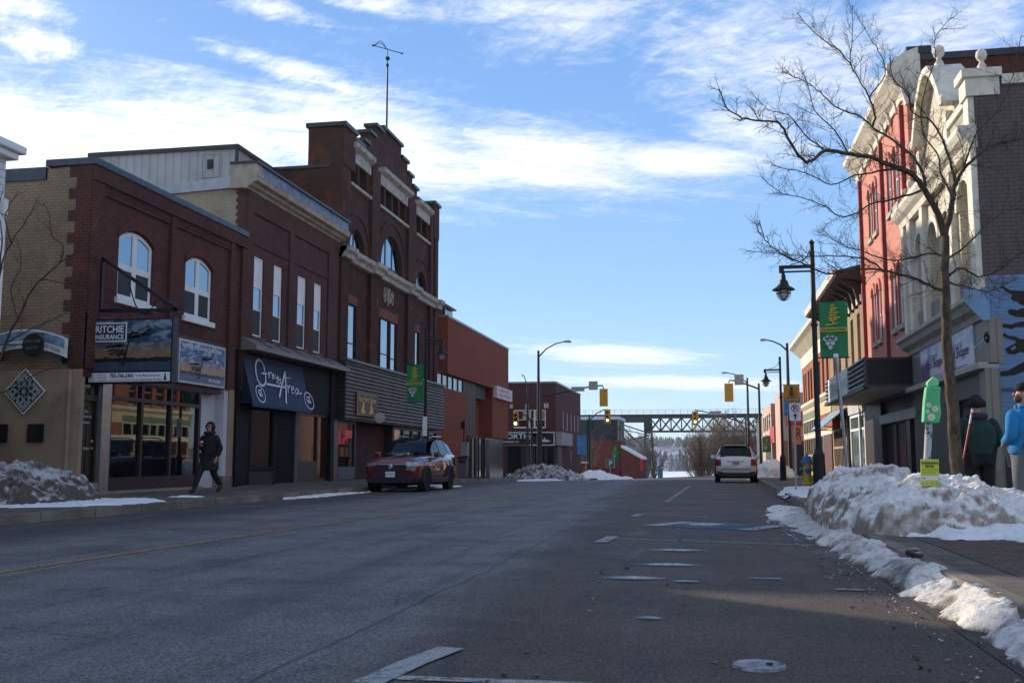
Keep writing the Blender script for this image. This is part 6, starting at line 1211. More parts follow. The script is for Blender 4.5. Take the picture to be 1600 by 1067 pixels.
# ================================================================ bare trees
def m_bark(name, c0, c1, sc=18):
    t = NT(name); f = t.noise(sc, 6, .65, sc=(1, 1, .35)); t.bump(f, .5, .01); return t.fin(t.mix(t.step(f, .35, .65), c0, c1), .9, 0, .2)
BARK = m_bark('brown_bark', (.045, .032, .022), (.115, .082, .056)); TWIG = m_bark('dark_twig', (.03, .022, .017), (.065, .048, .036))
def twigs(mb, pts, rad, rng, dens, Lr, depth, nside=4, up=.15, r0=.010):
    """side shoots along a limb"""
    seg = [(pts[i + 1] - pts[i]).length for i in range(len(pts) - 1)]; tot = sum(seg); s = rng.uniform(0, 1 / dens)
    while s < tot:
        a = s; i = 0
        while i < len(seg) - 1 and a > seg[i]: a -= seg[i]; i += 1
        p = pts[i].lerp(pts[i + 1], min(1, a / max(seg[i], 1e-6))); d = (pts[i + 1] - pts[i]).normalized()
        n = d.cross(Vector((rng.uniform(-1, 1), rng.uniform(-1, 1), rng.uniform(-1, 1)))).normalized(); ang = rng.uniform(.45, 1.15)
        dd = (d * cos(ang) + n * sin(ang) + Vector((0, 0, up))).normalized(); L = rng.uniform(*Lr) * (1.15 - .55 * s / tot); r = min(r0, rad * .6)
        q = [p]; k = 5
        for j in range(k):
            dd = (dd + Vector((rng.uniform(-.3, .3), rng.uniform(-.3, .3), rng.uniform(-.2, .3)))).normalized(); q.append(q[-1] + dd * L / k)
        mb.tube(q, [r * (1 - .75 * j / k) for j in range(k + 1)], nside, cap=False)
        if depth > 0: twigs(mb, q, r, rng, dens * 1.5, (Lr[0] * .35, Lr[1] * .45), depth - 1, 3, up, r * .6)
        s += rng.uniform(.5, 1.5) / dens
Zt = lambda x, y: (1110 + .45 * x, .45 * y)
LIMBS = [  # (radius at the root, radius at the tip, drift in depth, points on the photograph's own grid)
 (.052, .010, -1.3, [(815, 820), (790, 745), (745, 665), (700, 605), (640, 580), (560, 548), (480, 535), (400, 525), (350, 560), (320, 555), (270, 480), (240, 430), (180, 420), (110, 410), (60, 375), (30, 310)]),
 (.034, .008, .9, [(745, 665), (735, 600), (690, 530), (620, 480), (560, 440), (520, 405), (440, 375), (380, 320), (330, 285), (250, 250)]),
 (.024, .006, -.5, [(560, 440), (572, 400), (550, 340), (530, 300), (490, 230), (490, 150), (495, 20)]),
 (.015, .005, -.8, [(490, 230), (440, 170), (390, 140), (330, 80), (300, 45)]), (.015, .005, .6, [(550, 340), (608, 260), (590, 190), (560, 140), (510, 60)]),
 (.045, .012, .8, [(815, 820), (840, 690), (850, 640), (880, 590), (940, 530), (1000, 500), (1090, 480), (1180, 440)]),
 (.028, .007, -.9, [(850, 640), (832, 560), (800, 470), (760, 420), (700, 390), (690, 330), (640, 280), (620, 200)]), (.024, .006, 1.1, [(840, 690), (800, 600), (790, 540), (735, 450), (740, 330), (780, 200), (782, 130), (840, 60)]),
 (.034, .008, -1.1, [(822, 1010), (780, 1000), (700, 965), (600, 940), (500, 935), (400, 950), (320, 915), (240, 880), (190, 830), (170, 765)]), (.020, .006, .5, [(600, 940), (540, 900), (440, 890), (330, 890), (230, 880), (130, 870)]),
 (.024, .006, 1.0, [(818, 900), (760, 880), (640, 905), (520, 870), (430, 835), (390, 790)]), (.022, .006, -.4, [(640, 585), (560, 600), (500, 610), (420, 640), (330, 600), (270, 590), (210, 575)]),
 (.024, .006, .9, [(740, 660), (640, 690), (560, 710), (470, 755), (400, 720), (330, 690), (250, 670), (180, 620)]), (.026, .007, -.7, [(825, 960), (870, 930), (930, 960), (1000, 940), (1090, 870), (1170, 830)]),
 (.024, .007, .7, [(820, 900), (880, 860), (960, 780), (1089, 690), (1180, 640)]), (.02, .006, -1.0, [(880, 590), (920, 470), (1000, 380), (1050, 260), (1080, 120)]), (.02, .006, 1.2, [(830, 980), (900, 1000), (980, 1010), (1070, 960)]),
 (.018, .005, .3, [(400, 525), (330, 470), (270, 400), (200, 380), (140, 320)]), (.018, .005, -.6, [(480, 535), (430, 450), (360, 380), (340, 300), (320, 245)])]
TRK = [(1497, 752), (1493, 700), (1489, 640), (1484, 590), (1479, 540), (1478, 490), (1476, 440), (1477, 369)]
def limb_tree(name, label, cat, Y, trunk, trad, limbs, dens, Lr, seed, bark, twig, grp=None, zf=Zt, d2=1):
    root = thing(name, label, cat, PY(*trunk[0], Y), grp); rng = random.Random(seed)
    mb = MB(); T = [PY(*p, Y) for p in trunk]; fine = []
    for i in range(len(T) - 1):
        for j in range(4): fine.append(T[i].lerp(T[i + 1], j / 4) + Vector((rng.uniform(-.008, .008), rng.uniform(-.008, .008), 0)))
    fine.append(T[-1]); mb.tube(fine, [trad[0] + (trad[1] - trad[0]) * i / (len(fine) - 1) * (1 + rng.uniform(-.06, .06)) for i in range(len(fine))], 12); mb.build('trunk', bark, root, smooth=True)
    mb = MB(); tw = MB()
    for r0, r1, dy, pts in limbs:
        n = len(pts); P3 = []
        for i, p in enumerate(pts):
            t = i / (n - 1); P3.append(PY(*zf(*p), Y + dy * t ** 1.1))
        f = []
        for i in range(n - 1):
            a_, b_, c_, d_ = P3[max(0, i - 1)], P3[i], P3[i + 1], P3[min(n - 1, i + 2)]
            for j in range(4):
                t = j / 4; q = .5 * ((2 * b_) + (c_ - a_) * t + (2 * a_ - 5 * b_ + 4 * c_ - d_) * t * t + (3 * b_ - a_ - 3 * c_ + d_) * t ** 3); f.append(q + Vector([rng.uniform(-1, 1) * .010 for _ in range(3)]))
        f.append(P3[-1]); mb.tube(f, [r0 + (r1 - r0) * (i / (len(f) - 1)) ** .55 for i in range(len(f))], 7, cap=False); twigs(tw, f[2:], r1 * 1.6, rng, dens, Lr, d2, 4, .12, .0066)
    mb.build('limb', bark if bark != BARK else m_bark('limb_bark', (.042, .030, .021), (.105, .076, .053)), root, smooth=True)['kind'] = 'stuff'; tw.build('twig', twig, root)['kind'] = 'stuff'
    return root
limb_tree('bare_tree', 'big bare street tree growing from the snow bank on the right pavement', 'tree', 14.5, TRK, (.086, .050), [(a * (.8 if i not in (0, 5) else 1.08), b * .7, c, d) for i, (a, b, c, d) in enumerate(LIMBS)], 12.5, (.14, .58), 11, BARK, TWIG, d2=2)
Zl = lambda x, y: (x / 3.5575, 200 + y / 3.5575)
LL = [(.03, .006, -.4, [(-60, 1500), (30, 1200), (100, 1060), (160, 930), (230, 840), (330, 750), (350, 660), (290, 600), (270, 480), (240, 420)]), (.018, .005, .5, [(330, 750), (420, 690), (490, 620), (560, 470)]), (.016, .005, -.3, [(230, 840), (330, 860), (450, 900), (560, 960)]),
      (.03, .006, .4, [(-120, 1300), (-20, 1000), (0, 800), (60, 640), (130, 540), (190, 440), (215, 380)]), (.02, .005, -.6, [(0, 800), (10, 600), (-5, 460), (20, 330)]), (.02, .005, .2, [(60, 640), (30, 500), (70, 400), (110, 350)]),
      (.02, .005, .6, [(-100, 1500), (60, 1450), (220, 1360), (420, 1290), (560, 1200)]), (.016, .005, -.5, [(30, 1200), (150, 1130), (300, 1060), (420, 1000), (520, 980)]), (.016, .005, .3, [(100, 1060), (60, 900), (120, 760), (100, 640)])]
limb_tree('bare_tree', 'thin bare tree at the left edge whose dark twigs cross the tan side wall', 'tree', 16.6, [(-70, 850), (-66, 720), (-60, 640), (-52, 560), (-50, 500)], (.08, .05), LL, 2.6, (.2, .7), 5, BARK, TWIG, None, Zl)
# far trees: multi-stemmed bare crowns
def far_tree(name, label, x, y, h, w, seed, mat, r=.16, n1=9, grp='bare trees near the lake'):
    rng = random.Random(seed); zb = ground(x, y) - .2; root = thing(name, label, 'tree', (x, y, zb), grp); mb = MB(); tw = MB()
    for k in range(n1):
        a = rng.uniform(0, 6.28); lean = rng.uniform(.05, 1) * w / 2; p = [Vector((x + rng.uniform(-.1, .1), y + rng.uniform(-.1, .1), zb))]; m_ = 7; hh = h * rng.uniform(.72, 1.0) * (1 - .25 * (lean / w * 2) ** 2)
        for j in range(1, m_ + 1):
            t = j / m_; p.append(Vector((x + lean * cos(a) * t ** .85 + rng.uniform(-.12, .12), y + lean * sin(a) * t ** .85, zb + hh * t ** .9)))
        mb.tube(p, [r * (1 - .86 * j / m_) * (1 if k < 3 else .6) for j in range(m_ + 1)], 5, cap=False); twigs(tw, p[2:], .05, rng, 2.8, (h * .08, h * .24), 1, 3, .30, .030)
    mb.build('trunk', mat, root, smooth=True)['kind'] = 'stuff'; tw.build('crown', mat, root)['kind'] = 'stuff'
FB1 = m_bark('grey_bark', (.13, .11, .09), (.24, .20, .16), 3); FB2 = m_bark('warm_bark', (.13, .088, .06), (.22, .155, .105), 3)
far_tree('bare_tree', 'grey many-stemmed bare tree beside the red shed', -10.6, 178, 10.8, 8.2, 3, FB1, .2, 26)
far_tree('bare_tree', 'tallest warm brown bare tree behind the white SUV', 2.8, 190, 14.6, 15.0, 8, FB2, .2, 60)
far_tree('bare_tree', 'brown bare tree left of the tallest one behind the white SUV', -1.0, 182, 11.8, 10.0, 9, FB2, .15, 40)
far_tree('bare_tree', 'brown bare tree half hidden by the right signal pole', 6.4, 186, 13.2, 10, 10, FB2, .16, 36)
far_tree('bare_tree', 'rusty bare bush beside the corner brick shop', -16.2, 140, 8.0, 5.5, 12, m_bark('rust_bark', (.13, .075, .045), (.2, .12, .07), 3), .1, 12)
far_tree('bare_tree', 'low bare bush before the red shed wall', -12.0, 143, 2.6, 3.0, 14, FB2, .06, 10)
far_tree('bare_tree', 'pale bare tree above the red shed roof', -15.2, 200, 13.0, 5, 15, FB1, .16, 9)
tag(MB().box(-8.1, -7.3, 168, 168.8, -4, -.6).box(-8.2, -7.2, 167.9, 168.9, -.6, -.45).build('blue_box', pm('teal_box', (.08, .26, .33), .5)), 'small teal blue box under the grey bare tree', 'box')

# ================================================================ street furniture
def lantern(root, c):
    """shaded dome lamp hung at c"""
    x, y, z = c
    MB().lathe((x, y, z), [(.03, .30), (.05, .24), (.055, .16), (.09, .13), (.11, .05), (.13, .02), (.225, -.04), (.235, -.06), (.12, -.055), (.03, -.05)], 16).build('lamp_shade', BLACK, root, smooth=False)
    g = MB().lathe((x, y, z - .06), [(.11, 0), (.125, -.06), (.11, -.13), (.06, -.19), (.01, -.21)], 12).build('globe', glass('lamp_glass', (.45, .47, .48), .1, 1.5, 0), root, smooth=True); cg = MB()
    for k in range(6): a = k * pi / 3; cg.tube([(x + r * cos(a), y + r * sin(a), z - .06 - h) for r, h in ((.13, 0), (.145, .06), (.125, .14), (.07, .205), (0, .225))], .008, 4)
    cg.lathe((x, y, z - .13), [(.146, -.008), (.150, 0), (.146, .008)], 14); cg.build('cage', BLACK, g)
def lamp_post(x, y, zb, H, side, label, low=True):
    r = thing('lamp_post', label, 'lamp post', (x, y, zb), 'black heritage lamp posts')
    MB().lathe((x, y, zb), [(.17, 0), (.17, .04), (.13, .07), (.125, .55), (.115, .95), (.08, 1.02), (.06, 1.08)], 14).build('base', BLACK, r); MB().tube([(x, y, zb + 1.0), (x, y, zb + H)], [.058, .048], 12).lathe((x, y, zb + H), [(.05, 0), (.06, .02), (.04, .06), (.01, .09)], 10).build('pole', BLACK, r)
    za = zb + H - .47; xe = x + side * .62
    MB().bar((x, y, za), (xe, y, za), .05, .07).bar((x, y, za - .10), (xe - side * .02, y, za - .10), .03, .035).box(xe - .05, xe + .05, y - .04, y + .04, za - .12, za + .03).build('arm', BLACK, r)
    MB().tube([(x + side * .02, y, za + .40), (x + side * .10, y, za + .20), (x + side * .26, y, za + .09), (x + side * .44, y, za + .05)], .012, 5).build('scroll', BLACK, r); lantern(r, (xe - side * .03, y, za - .42))
    MB().lathe((x, y, zb + H * .68), [(.055, -.03), (.075, -.02), (.075, .02), (.055, .03)], 10).build('collar', BLACK, r)
    return r
GRN = pm('banner_green', (.018, .17, .055), .7, 0, .06, 3); GOLDB = pm('banner_gold', (.50, .40, .045), .7); SILV = pm('banner_silver', (.42, .43, .43), .7)
def banner(x0, x1, y, z0, z1, label, kind='green', grp='downtown banners'):
    r = thing('banner', label, 'banner', ((x0 + x1) / 2, y, z0), grp); w = x1 - x0; h = z1 - z0; nx_, nz_ = 8, 14; vs = []
    for j in range(nz_ + 1):
        for i in range(nx_ + 1): vs.append((x0 + w * i / nx_, y + .012 * sin(i * .9 + j * .4) + .008 * sin(j * .8), z0 + h * j / nz_))
    fs = [(j * (nx_ + 1) + i, j * (nx_ + 1) + i + 1, (j + 1) * (nx_ + 1) + i + 1, (j + 1) * (nx_ + 1) + i) for j in range(nz_) for i in range(nx_)]
    mt = GRN if kind == 'green' else pm('banner_amber', (.50, .26, .03), .7) if kind == 'amber' else pm('banner_sky', (.06, .24, .42), .7, 0, .3, 4) if kind == 'blue' else pm('banner_rust', (.42, .06, .03), .7)
    MB().add(vs, fs).build('cloth', mt, r, recalc=False); f = lambda a, b: (x0 + w * a, z0 + h * b)
    MB().bar((x0 - .12, y, z1), (x1 + .02, y, z1), .025).build('rod', BLACK, r); MB().bar((x0 - .12, y, z0), (x1 + .02, y, z0), .025).build('rod', BLACK, r)
    if kind in ('green', 'amber'):
        em = GOLDB if kind == 'green' else pm('banner_dark', (.06, .05, .03), .7); mb = MB(); yy = y - .03; ll = .50 if kind == 'green' else .58
        for k, (c, w_) in enumerate(((.92, .10), (.87, .16), (.83, .12), (.79, .22), (.745, .16), (.70, .26), (.66, .18))):
            q = .02 * (1 if k % 2 else -1); mb.panel('Y', yy, yy + .004, [f(.5 - w_ + q, c), f(.5 - w_ * .5 + q, c - .016), f(.5 + q, c - .01), f(.5 + w_ + q, c + .004), f(.5 + w_ * .6 + q, c + .02), f(.5 + q, c + .018), f(.5 - w_ * .6 + q, c + .012)])
        mb.panel('Y', yy, yy + .004, [f(.46, .60), f(.52, .60), f(.50, .94), f(.49, .94)]); mb.panel('Y', yy, yy + .004, [f(.18, .585), f(.50, .605), f(.78, .635), f(.60, .60), f(.40, .58), f(.22, .565)])
        mb.build('pine_emblem', em, r); MB().panel('Y', yy, yy + .004, [f(.02, .455), f(.98, .455), f(.98, .53), f(.02, .53)]).build('name_band', GOLDB if kind == 'green' else pm('band_dark', (.03, .03, .03), .7), r)
        p = f(.08, .467); text('DOWNTOWN', PRINTK if kind == 'green' else PRINTW, r, (p[0], yy - .001, p[1]), UX, UZ, w * .84, h * .05, bold=.02)
        mb = MB()
        if kind == 'green':
            for rr, row in ((.33, (.18, .36, .54)), (.255, (.27, .45)), (.18, (.36,)), (.35, (.27, .45))):
                for a in row: c = f(a, rr); mb.panel('Y', yy, yy + .004, [(c[0] + w * .085 * cos(t), c[1] + w * .085 * sin(t)) for t in [2 * pi * i / 9 for i in range(9)]])
            for q in islands(mb): q.build('grape_dot', SILV, r)
        else:
            MB().panel('Y', yy, yy + .004, [f(.02, .0), f(.98, .0), f(.98, .15), f(.55, .3), f(.3, .44), f(.02, .44)]).build('water_print', pm('banner_sky', (.06, .24, .42), .7, 0, .3, 4), r)
    return r
lamp_post(2.19, 21.6, .15, 5.28, -1, 'nearest tall black lamp post on the right, rising behind the snow bank'); banner(2.29, 2.84, 21.6, 3.06, 4.22, 'large green pine banner on the nearest right lamp post')
lamp_post(3.02, 44.0, .15, 5.05, -1, 'black lamp post with an amber banner beyond the yellow hydrant'); banner(3.13, 3.78, 44.0, 2.85, 4.10, 'amber and blue banner beyond the no-parking sign', 'amber')
lamp_post(-10.06, 36.0, .15, 5.62, 1, 'black lamp post on the left pavement behind the red SUV'); banner(-10.78, -10.16, 36.0, 3.08, 4.45, 'green pine banner hanging before the ribbed siding on the left')
pl = thing('pole_notice', 'small white notice strapped to the left lamp post', 'notice', (-10.06, 35.9, 2.2)); MB().box(-10.14, -9.98, 35.90, 35.93, 1.85, 2.55).build('plate', PRINTW, pl); MB().lathe((-10.06, 36, 2.4), [(.062, -.02), (.068, 0), (.062, .02)], 10).build('strap', GREYMET, pl)
lamp_post(4.76, 98.0, -.4, 5.4, -1, 'far black lamp post behind the white SUV roof, nearer one'); lamp_post(5.4, 122.0, -.6, 5.2, -1, 'farthest black lamp post on the right, half lost in the brown trees')
banner(4.95, 5.7, 98, 1.7, 3.1, 'far green banner right of the white SUV roof'); banner(3.9, 4.5, 110, 1.6, 2.8, 'far rust red banner above the white SUV', 'rust')
lamp_post(-12.0, 104, -1.0, 6.0, 1, 'far left black lamp post beside the corner brick shop'); banner(-13.1, -12.15, 104, 1.5, 3.5, 'sky blue banner beside the corner brick shop', 'blue')
lamp_post(-9.4, 112, -1.2, 6.0, -1, 'far left black lamp post just before the red shed'); banner(-10.35, -9.5, 112, .9, 2.6, 'far green banner just left of the red shed', )
ps = thing('parking_sign', 'green square sign with white letter P before the red shed', 'sign', (-10.4, 112, .7)); MB().box(-10.95, -10.0, 111.85, 111.9, .15, 1.05).build('board', PRINTW, ps); MB().box(-10.92, -10.03, 111.82, 111.86, .18, 1.02).build('field', pm('sign_green', (.01, .17, .08), .5), ps); text('P', PRINTW, ps, (-10.6, 111.81, .33), UX, UZ, .36, .56, bold=.03); MB().box(-10.55, -10.45, 111.85, 111.95, -1.4, .15).build('post', GREYMET, ps)

POLE = pm('dark_grey_pole', (.03, .031, .033), .45, .4, .2); SIGY = pm('signal_yellow', (.62, .30, .025), .45, 0, .08); SIGB = pm('sign_back_grey', (.36, .35, .34), .5, .3, .08)
def cobra(x, y, zb, H, dx, dz, label):
    r = thing('street_light', label, 'street light', (x, y, zb), 'cobra head street lights'); MB().tube([(x, y, zb), (x, y, zb + H)], [.15, .09], 10).lathe((x, y, zb), [(.25, 0), (.25, .12), (.16, .2)], 10).build('pole', POLE, r)
    pts = [(x, y, zb + H - .5), (x + dx * .25, y, zb + H - .5 + dz * .55), (x + dx * .55, y, zb + H - .5 + dz * .88), (x + dx * .8, y, zb + H - .5 + dz)]; MB().tube(pts, [.06, .05, .045, .04], 8).build('arm', POLE, r)
    e = Vector((x + dx, y, zb + H - .5 + dz)); MB().panel('Y', y - .14, y + .14, [(e.x - dx * .22, e.z - .06), (e.x, e.z - .09), (e.x + dx * .02, e.z), (e.x - dx * .03, e.z + .09), (e.x - dx * .22, e.z + .06)]).build('lamp_head', GREYMET, r, bevel=.02); return r
def signal(x, y, zc, front, label, w=.62, h=1.32):
    r = thing('traffic_signal', label, 'traffic signal', (x, y, zc), 'yellow traffic signals'); s = -1 if front else 1
    MB().box(x - w / 2, x + w / 2, y - .02, y + .02, zc - h / 2, zc + h / 2).build('backboard', SIGY, r, bevel=.015); MB().box(x - .16, x + .16, y + s * .02, y + s * .22, zc - h * .4, zc + h * .4).build('housing', SIGY, r, bevel=.02)
    for k, col in enumerate(((.10, .008, .006), (.10, .05, .006), None)):
        z = zc + h * .27 - k * h * .27; m = emis('green_light', (.25, 1, .62), 5) if col is None and front else pm('lens_%s' % ('red', 'amber', 'dark')[k], col or (.01, .05, .03), .3)
        l = MB().lathe((x, y + s * .23, z), [(.01, s * .03), (.11, 0), (.13, -s * .02)] if s < 0 else [(.13, -.02), (.11, 0), (.01, .03)], 12, 'Y').build('lens', m, r)
        mb = MB(); vs = []
        for j in range(9):
            a = pi * j / 8; vs += [(x + .15 * cos(a), y + s * .2, z + .15 * sin(a)), (x + .15 * cos(a), y + s * .42, z + .15 * sin(a) - .03)]
        mb.add(vs, [(2 * j, 2 * j + 1, 2 * j + 3, 2 * j + 2) for j in range(8)]).build('visor', pm('visor_dark', (.05, .03, .006), .6) if front else SIGY, l, recalc=False)
    return r
def mast(x, y, zb, zt, pts, label, rad=.11):
    r = thing('signal_mast', label, 'signal mast', (x, y, zb), 'traffic signal masts'); MB().tube([(x, y, zb), (x, y, zt)], [rad, rad * .7], 10).lathe((x, y, zb), [(.22, 0), (.22, .15), (.13, .22)], 10).build('pole', POLE, r); MB().tube(pts, [rad * .6 - .02 * i / len(pts) for i in range(len(pts))], 8).build('arm', POLE, r); return r
zb = ground(-12.6, 77) + .15
cobra(-12.62, 77, zb, 9.7, 2.5, 1.15, 'tall cobra head street light on the left beside the rubbly snow pile'); cobra(-17.2, 98.3, -1, 9.2, -.55, 1.5, 'smaller street light poking above the corner cannabis shop'); cobra(3.72, 98, -.3, 8.9, -2.3, 1.0, 'cobra head street light on the right beyond the right signal mast'); cobra(5.3, 70, .1, 8.6, -1.7, .75, 'street light beside the cream cornice of the brick corner building')
mast(-12.4, 76.7, zb, 6.3, [(-12.4, 76.7, 5.75), (-10.2, 76.7, 6.15), (-8.4, 76.7, 6.5), (-7.7, 76.7, 6.52), (-7.62, 76.7, 6.3)], 'long left signal mast arm reaching over the road'); signal(-7.62, 76.7, 5.62, False, 'yellow signal seen from behind on the long left mast arm')
for a, b, c, d, n in ((-8.72, -8.05, 6.2, 6.85, 'square grey sign back near the tip of the left mast arm'), (-10.05, -9.05, 6.1, 6.45, 'flat grey sign back in the middle of the left mast arm')):
    q = thing('sign_plate', n, 'sign', (a, 76.6, c), 'grey sign backs'); MB().box(a, b, 76.55, 76.60, c, d).build('plate', SIGB, q); MB().box((a + b) / 2 - .03, (a + b) / 2 + .03, 76.6, 76.68, c, d - .1).build('clamp', POLE, q)
rz_ = ground(3.4, 70) + .15
mast(3.4, 70, rz_, 6.05, [(3.4, 70, 5.68), (2.6, 70, 6.0), (1.9, 70, 6.25), (1.5, 70, 6.28), (1.44, 70, 6.1)], 'short right signal mast arm above the white SUV', .10); signal(1.44, 70, 5.46, False, 'yellow signal seen from behind on the short right mast arm', .58, 1.22)
q = thing('sign_plate', 'square grey sign back on the short right mast arm', 'sign', (2.1, 70, 6), 'grey sign backs'); MB().box(1.82, 2.42, 69.85, 69.9, 5.95, 6.65).build('plate', SIGB, q); MB().box(2.08, 2.14, 69.9, 70, 6.0, 6.4).build('clamp', POLE, q)
mast(-11.94, 105, -1.1, 5.6, [(-11.94, 105, 5.0), (-11.2, 105, 5.7), (-10.4, 105, 6.1), (-10.04, 105, 6.1)], 'far left signal mast beside the corner brick shop', .10); signal(-10.04, 104.8, 5.38, True, 'far left yellow signal showing a green light', .62, 1.45)
mast(3.75, 105, -.6, 5.2, [(3.75, 105, 4.6), (1.5, 105, 5.3), (-.5, 105, 5.85), (-1.23, 105, 5.95), (-1.23, 105, 5.8)], 'far right signal mast arm crossing before the bridge truss', .10); signal(-1.23, 104.8, 5.15, True, 'far middle yellow signal showing a green light before the bridge truss', .62, 1.4)
q = thing('street_name_sign', 'grey street name plate on the far right mast arm', 'sign', (.9, 104.9, 5.6)); MB().box(.2, 1.35, 104.8, 104.85, 5.45, 5.85).build('plate', SIGB, q); MB().box(.7, .78, 104.85, 105, 5.4, 5.7).build('clamp', POLE, q)
signal(-14.4, 77.2, 4.05, True, 'side-on yellow signal at the corner by the cannabis shop window', .42, 1.15)
MBp = thing('signal_bracket', 'short black bracket holding the side-on yellow signal to its post', 'bracket', (-13.4, 77.2, 4.3)); MB().tube([(-13.2, 77.2, -.4), (-13.2, 77.2, 4.2)], .08, 8).build('post', POLE, MBp); MB().tube([(-13.2, 77.2, 3.7), (-13.5, 77.2, 4.3), (-14.2, 77.3, 4.5)], .05, 6).build('arm', POLE, MBp)

# no-parking sign
np_ = thing('no_parking_sign', 'white no-parking sign with red ring and black arrow on a thin post', 'sign', (2.28, 28.6, .15)); c = PY(1242.5, 643.5, 28.55)
MB().bar((2.28, 28.62, .1), (c.x, 28.62, c.z + .28), .05, .03).build('post', GREYMET, np_); MB().panel('Y', 28.58, 28.6, [(c.x + a, c.z + b) for a, b in ((-.15, -.21), (-.13, -.235), (.13, -.235), (.15, -.21), (.15, .21), (.13, .235), (-.13, .235), (-.15, .21))]).build('plate', PRINTW, np_)
SR = pm('sign_red', (.50, .02, .02), .5); text('P', PRINTK, np_, (c.x - .045, 28.577, c.z + .035), UX, UZ, .09, .13, bold=.02)
ring = [(c.x + .105 * cos(t), c.z + .10 + .105 * sin(t)) for t in [2 * pi * i / 24 for i in range(24)]]; rin = [(c.x + .083 * cos(t), c.z + .10 + .083 * sin(t)) for t in [2 * pi * i / 24 for i in range(24)]]
MB().panel('Y', 28.572, 28.577, ring, [rin]).build('red_ring', SR, np_); MB().bar((c.x - .07, 28.571, c.z + .17), (c.x + .07, 28.571, c.z + .03), .004, .02).build('red_slash', SR, np_); MB().panel('Y', 28.573, 28.577, [(c.x + a, c.z + b) for a, b in ((-.02, -.2), (.02, -.2), (.02, -.11), (.065, -.11), (0, -.03), (-.065, -.11), (-.02, -.11))]).build('arrow', PRINTK, np_)
# hydrant
hx, hy, hz = 3.3, 36.5, .15; hd = thing('fire_hydrant', 'yellow fire hydrant with blue cap beside the nearest lamp post', 'fire hydrant', (hx, hy, hz)); HY = pm('hydrant_yellow', (.52, .33, .03), .5, 0, .15, 6); HB = pm('hydrant_blue', (.02, .12, .38), .45)
MB().lathe((hx, hy, hz), [(.19, 0), (.19, .05), (.14, .07), (.14, .66), (.17, .68), (.17, .74)], 16).build('barrel', HY, hd); MB().lathe((hx, hy, hz + .74), [(.20, 0), (.20, .04), (.165, .07), (.14, .16), (.08, .23), (.05, .25), (.045, .31), (.0, .31)], 16).build('bonnet', HB, hd)
MB().lathe((hx, hy - .13, hz + .5), [(.09, .02), (.09, -.10), (.06, -.12), (.02, -.13)], 12, 'Y').build('front_cap', HB, hd)
for s in (-1, 1): MB().lathe((hx + s * .13, hy, hz + .52), [(.07, -.02 * s), (.07, .09 * s), (.03, .12 * s)], 10, 'X').build('side_cap', HB if s < 0 else HY, hd)
# leaning steel post
lp0 = PY(1322, 712, 20.4); lp1 = PY(1306, 555, 20.4); ln = thing('leaning_post', 'bare galvanised sign post leaning left in front of the marquee', 'post', (lp0.x, 20.4, .15)); dv = (lp0 - lp1); b_ = lp0 + dv * ((lp0.z - .1) / -dv.z if dv.z else 0)
MB().tube([b_, lp0, lp0.lerp(lp1, .5), lp1], .034, 8).build('tube', GREYMET, ln); mb = MB()
for k in range(5): p = lp0.lerp(lp1, .52 + .03 * k); mb.lathe((p.x - .035, p.y - .03, p.z), [(.012, -.01), (.012, .01)], 6)
each(mb, 'bolt', BLACK, ln); MB().lathe(lp1, [(.045, -.05), (.05, .0), (.035, .03)], 10).build('cap', SNOW, ln)
# fundraising meter under its green cover
my = 13.0; p0 = PY(1446, 775, my); p1 = PY(1452, 662, my); mtr = thing('parking_meter', 'parking meter post wearing a green daisy fabric cover in the snow bank', 'parking meter', (p0.x, my, .3))
MB().tube([(p0.x - .01, my, .15), p0, p1 + Vector((.005, 0, .1))], [.040, .040, .042], 12).build('post', m_paint('peeling_post', (.40, .40, .38), .42, .52, (.045, .04, .038)), mtr, smooth=True)
cc = lambda a, b: PY(a, b, my); prof = [(1441, 660), (1443, 628), (1446, 604), (1468, 604), (1467, 628), (1469, 645), (1466, 661)]
pts = [cc(*q) for q in prof]; MB().panel('Y', my - .075, my + .075, [(p.x, p.z) for p in pts]).build('cover', pm('cover_green', (.10, .46, .19), .8, 0, .08, 8, .2, 120), mtr, bevel=.02)
a, b, t_ = cc(1449, 604), cc(1465, 604), cc(1457, 588); MB().panel('Y', my - .06, my + .06, [(a.x, a.z), (b.x, b.z), (b.x + .012, b.z + .05), (t_.x + .055, t_.z - .05), (t_.x + .01, t_.z), (t_.x - .04, t_.z - .04), (a.x - .015, a.z + .04)]).build('cover_hood', pm('cover_green_light', (.20, .58, .24), .8, 0, .08, 8), mtr, bevel=.02)
for fx, fy, s in ((1449, 633, .030), (1459, 639, .036), (1453, 652, .042), (1447, 643, .022)):
    p = cc(fx, fy); mb = MB()
    for k in range(10): t = k * pi / 5; mb.panel('Y', my - .0775, my - .0755, [(p.x + s * (.25 * cos(t - .5)), p.z + s * .25 * sin(t - .5)), (p.x + s * cos(t - .22), p.z + s * sin(t - .22)), (p.x + s * 1.1 * cos(t), p.z + s * 1.1 * sin(t)), (p.x + s * cos(t + .22), p.z + s * sin(t + .22)), (p.x + s * .25 * cos(t + .5), p.z + s * .25 * sin(t + .5))])
    mb.lathe((p.x, my - .0775, p.z), [(.001, -.001), (s * .3, 0), (s * .3, .001)], 8, 'Y'); o = mb.build('daisy', pm('daisy_white', (.72, .68, .55), .8), mtr); MB().lathe((p.x, my - .079, p.z), [(.001, -.001), (s * .27, 0), (s * .27, .001)], 8, 'Y').build('daisy_eye', pm('daisy_gold', (.55, .33, .06), .8), o)
a, b = cc(1437, 758), cc(1465, 717); tg = thing('fundraising_sign', 'yellow notice card tied to the parking meter post above the snow', 'sign', (a.x, my - .06, a.z))
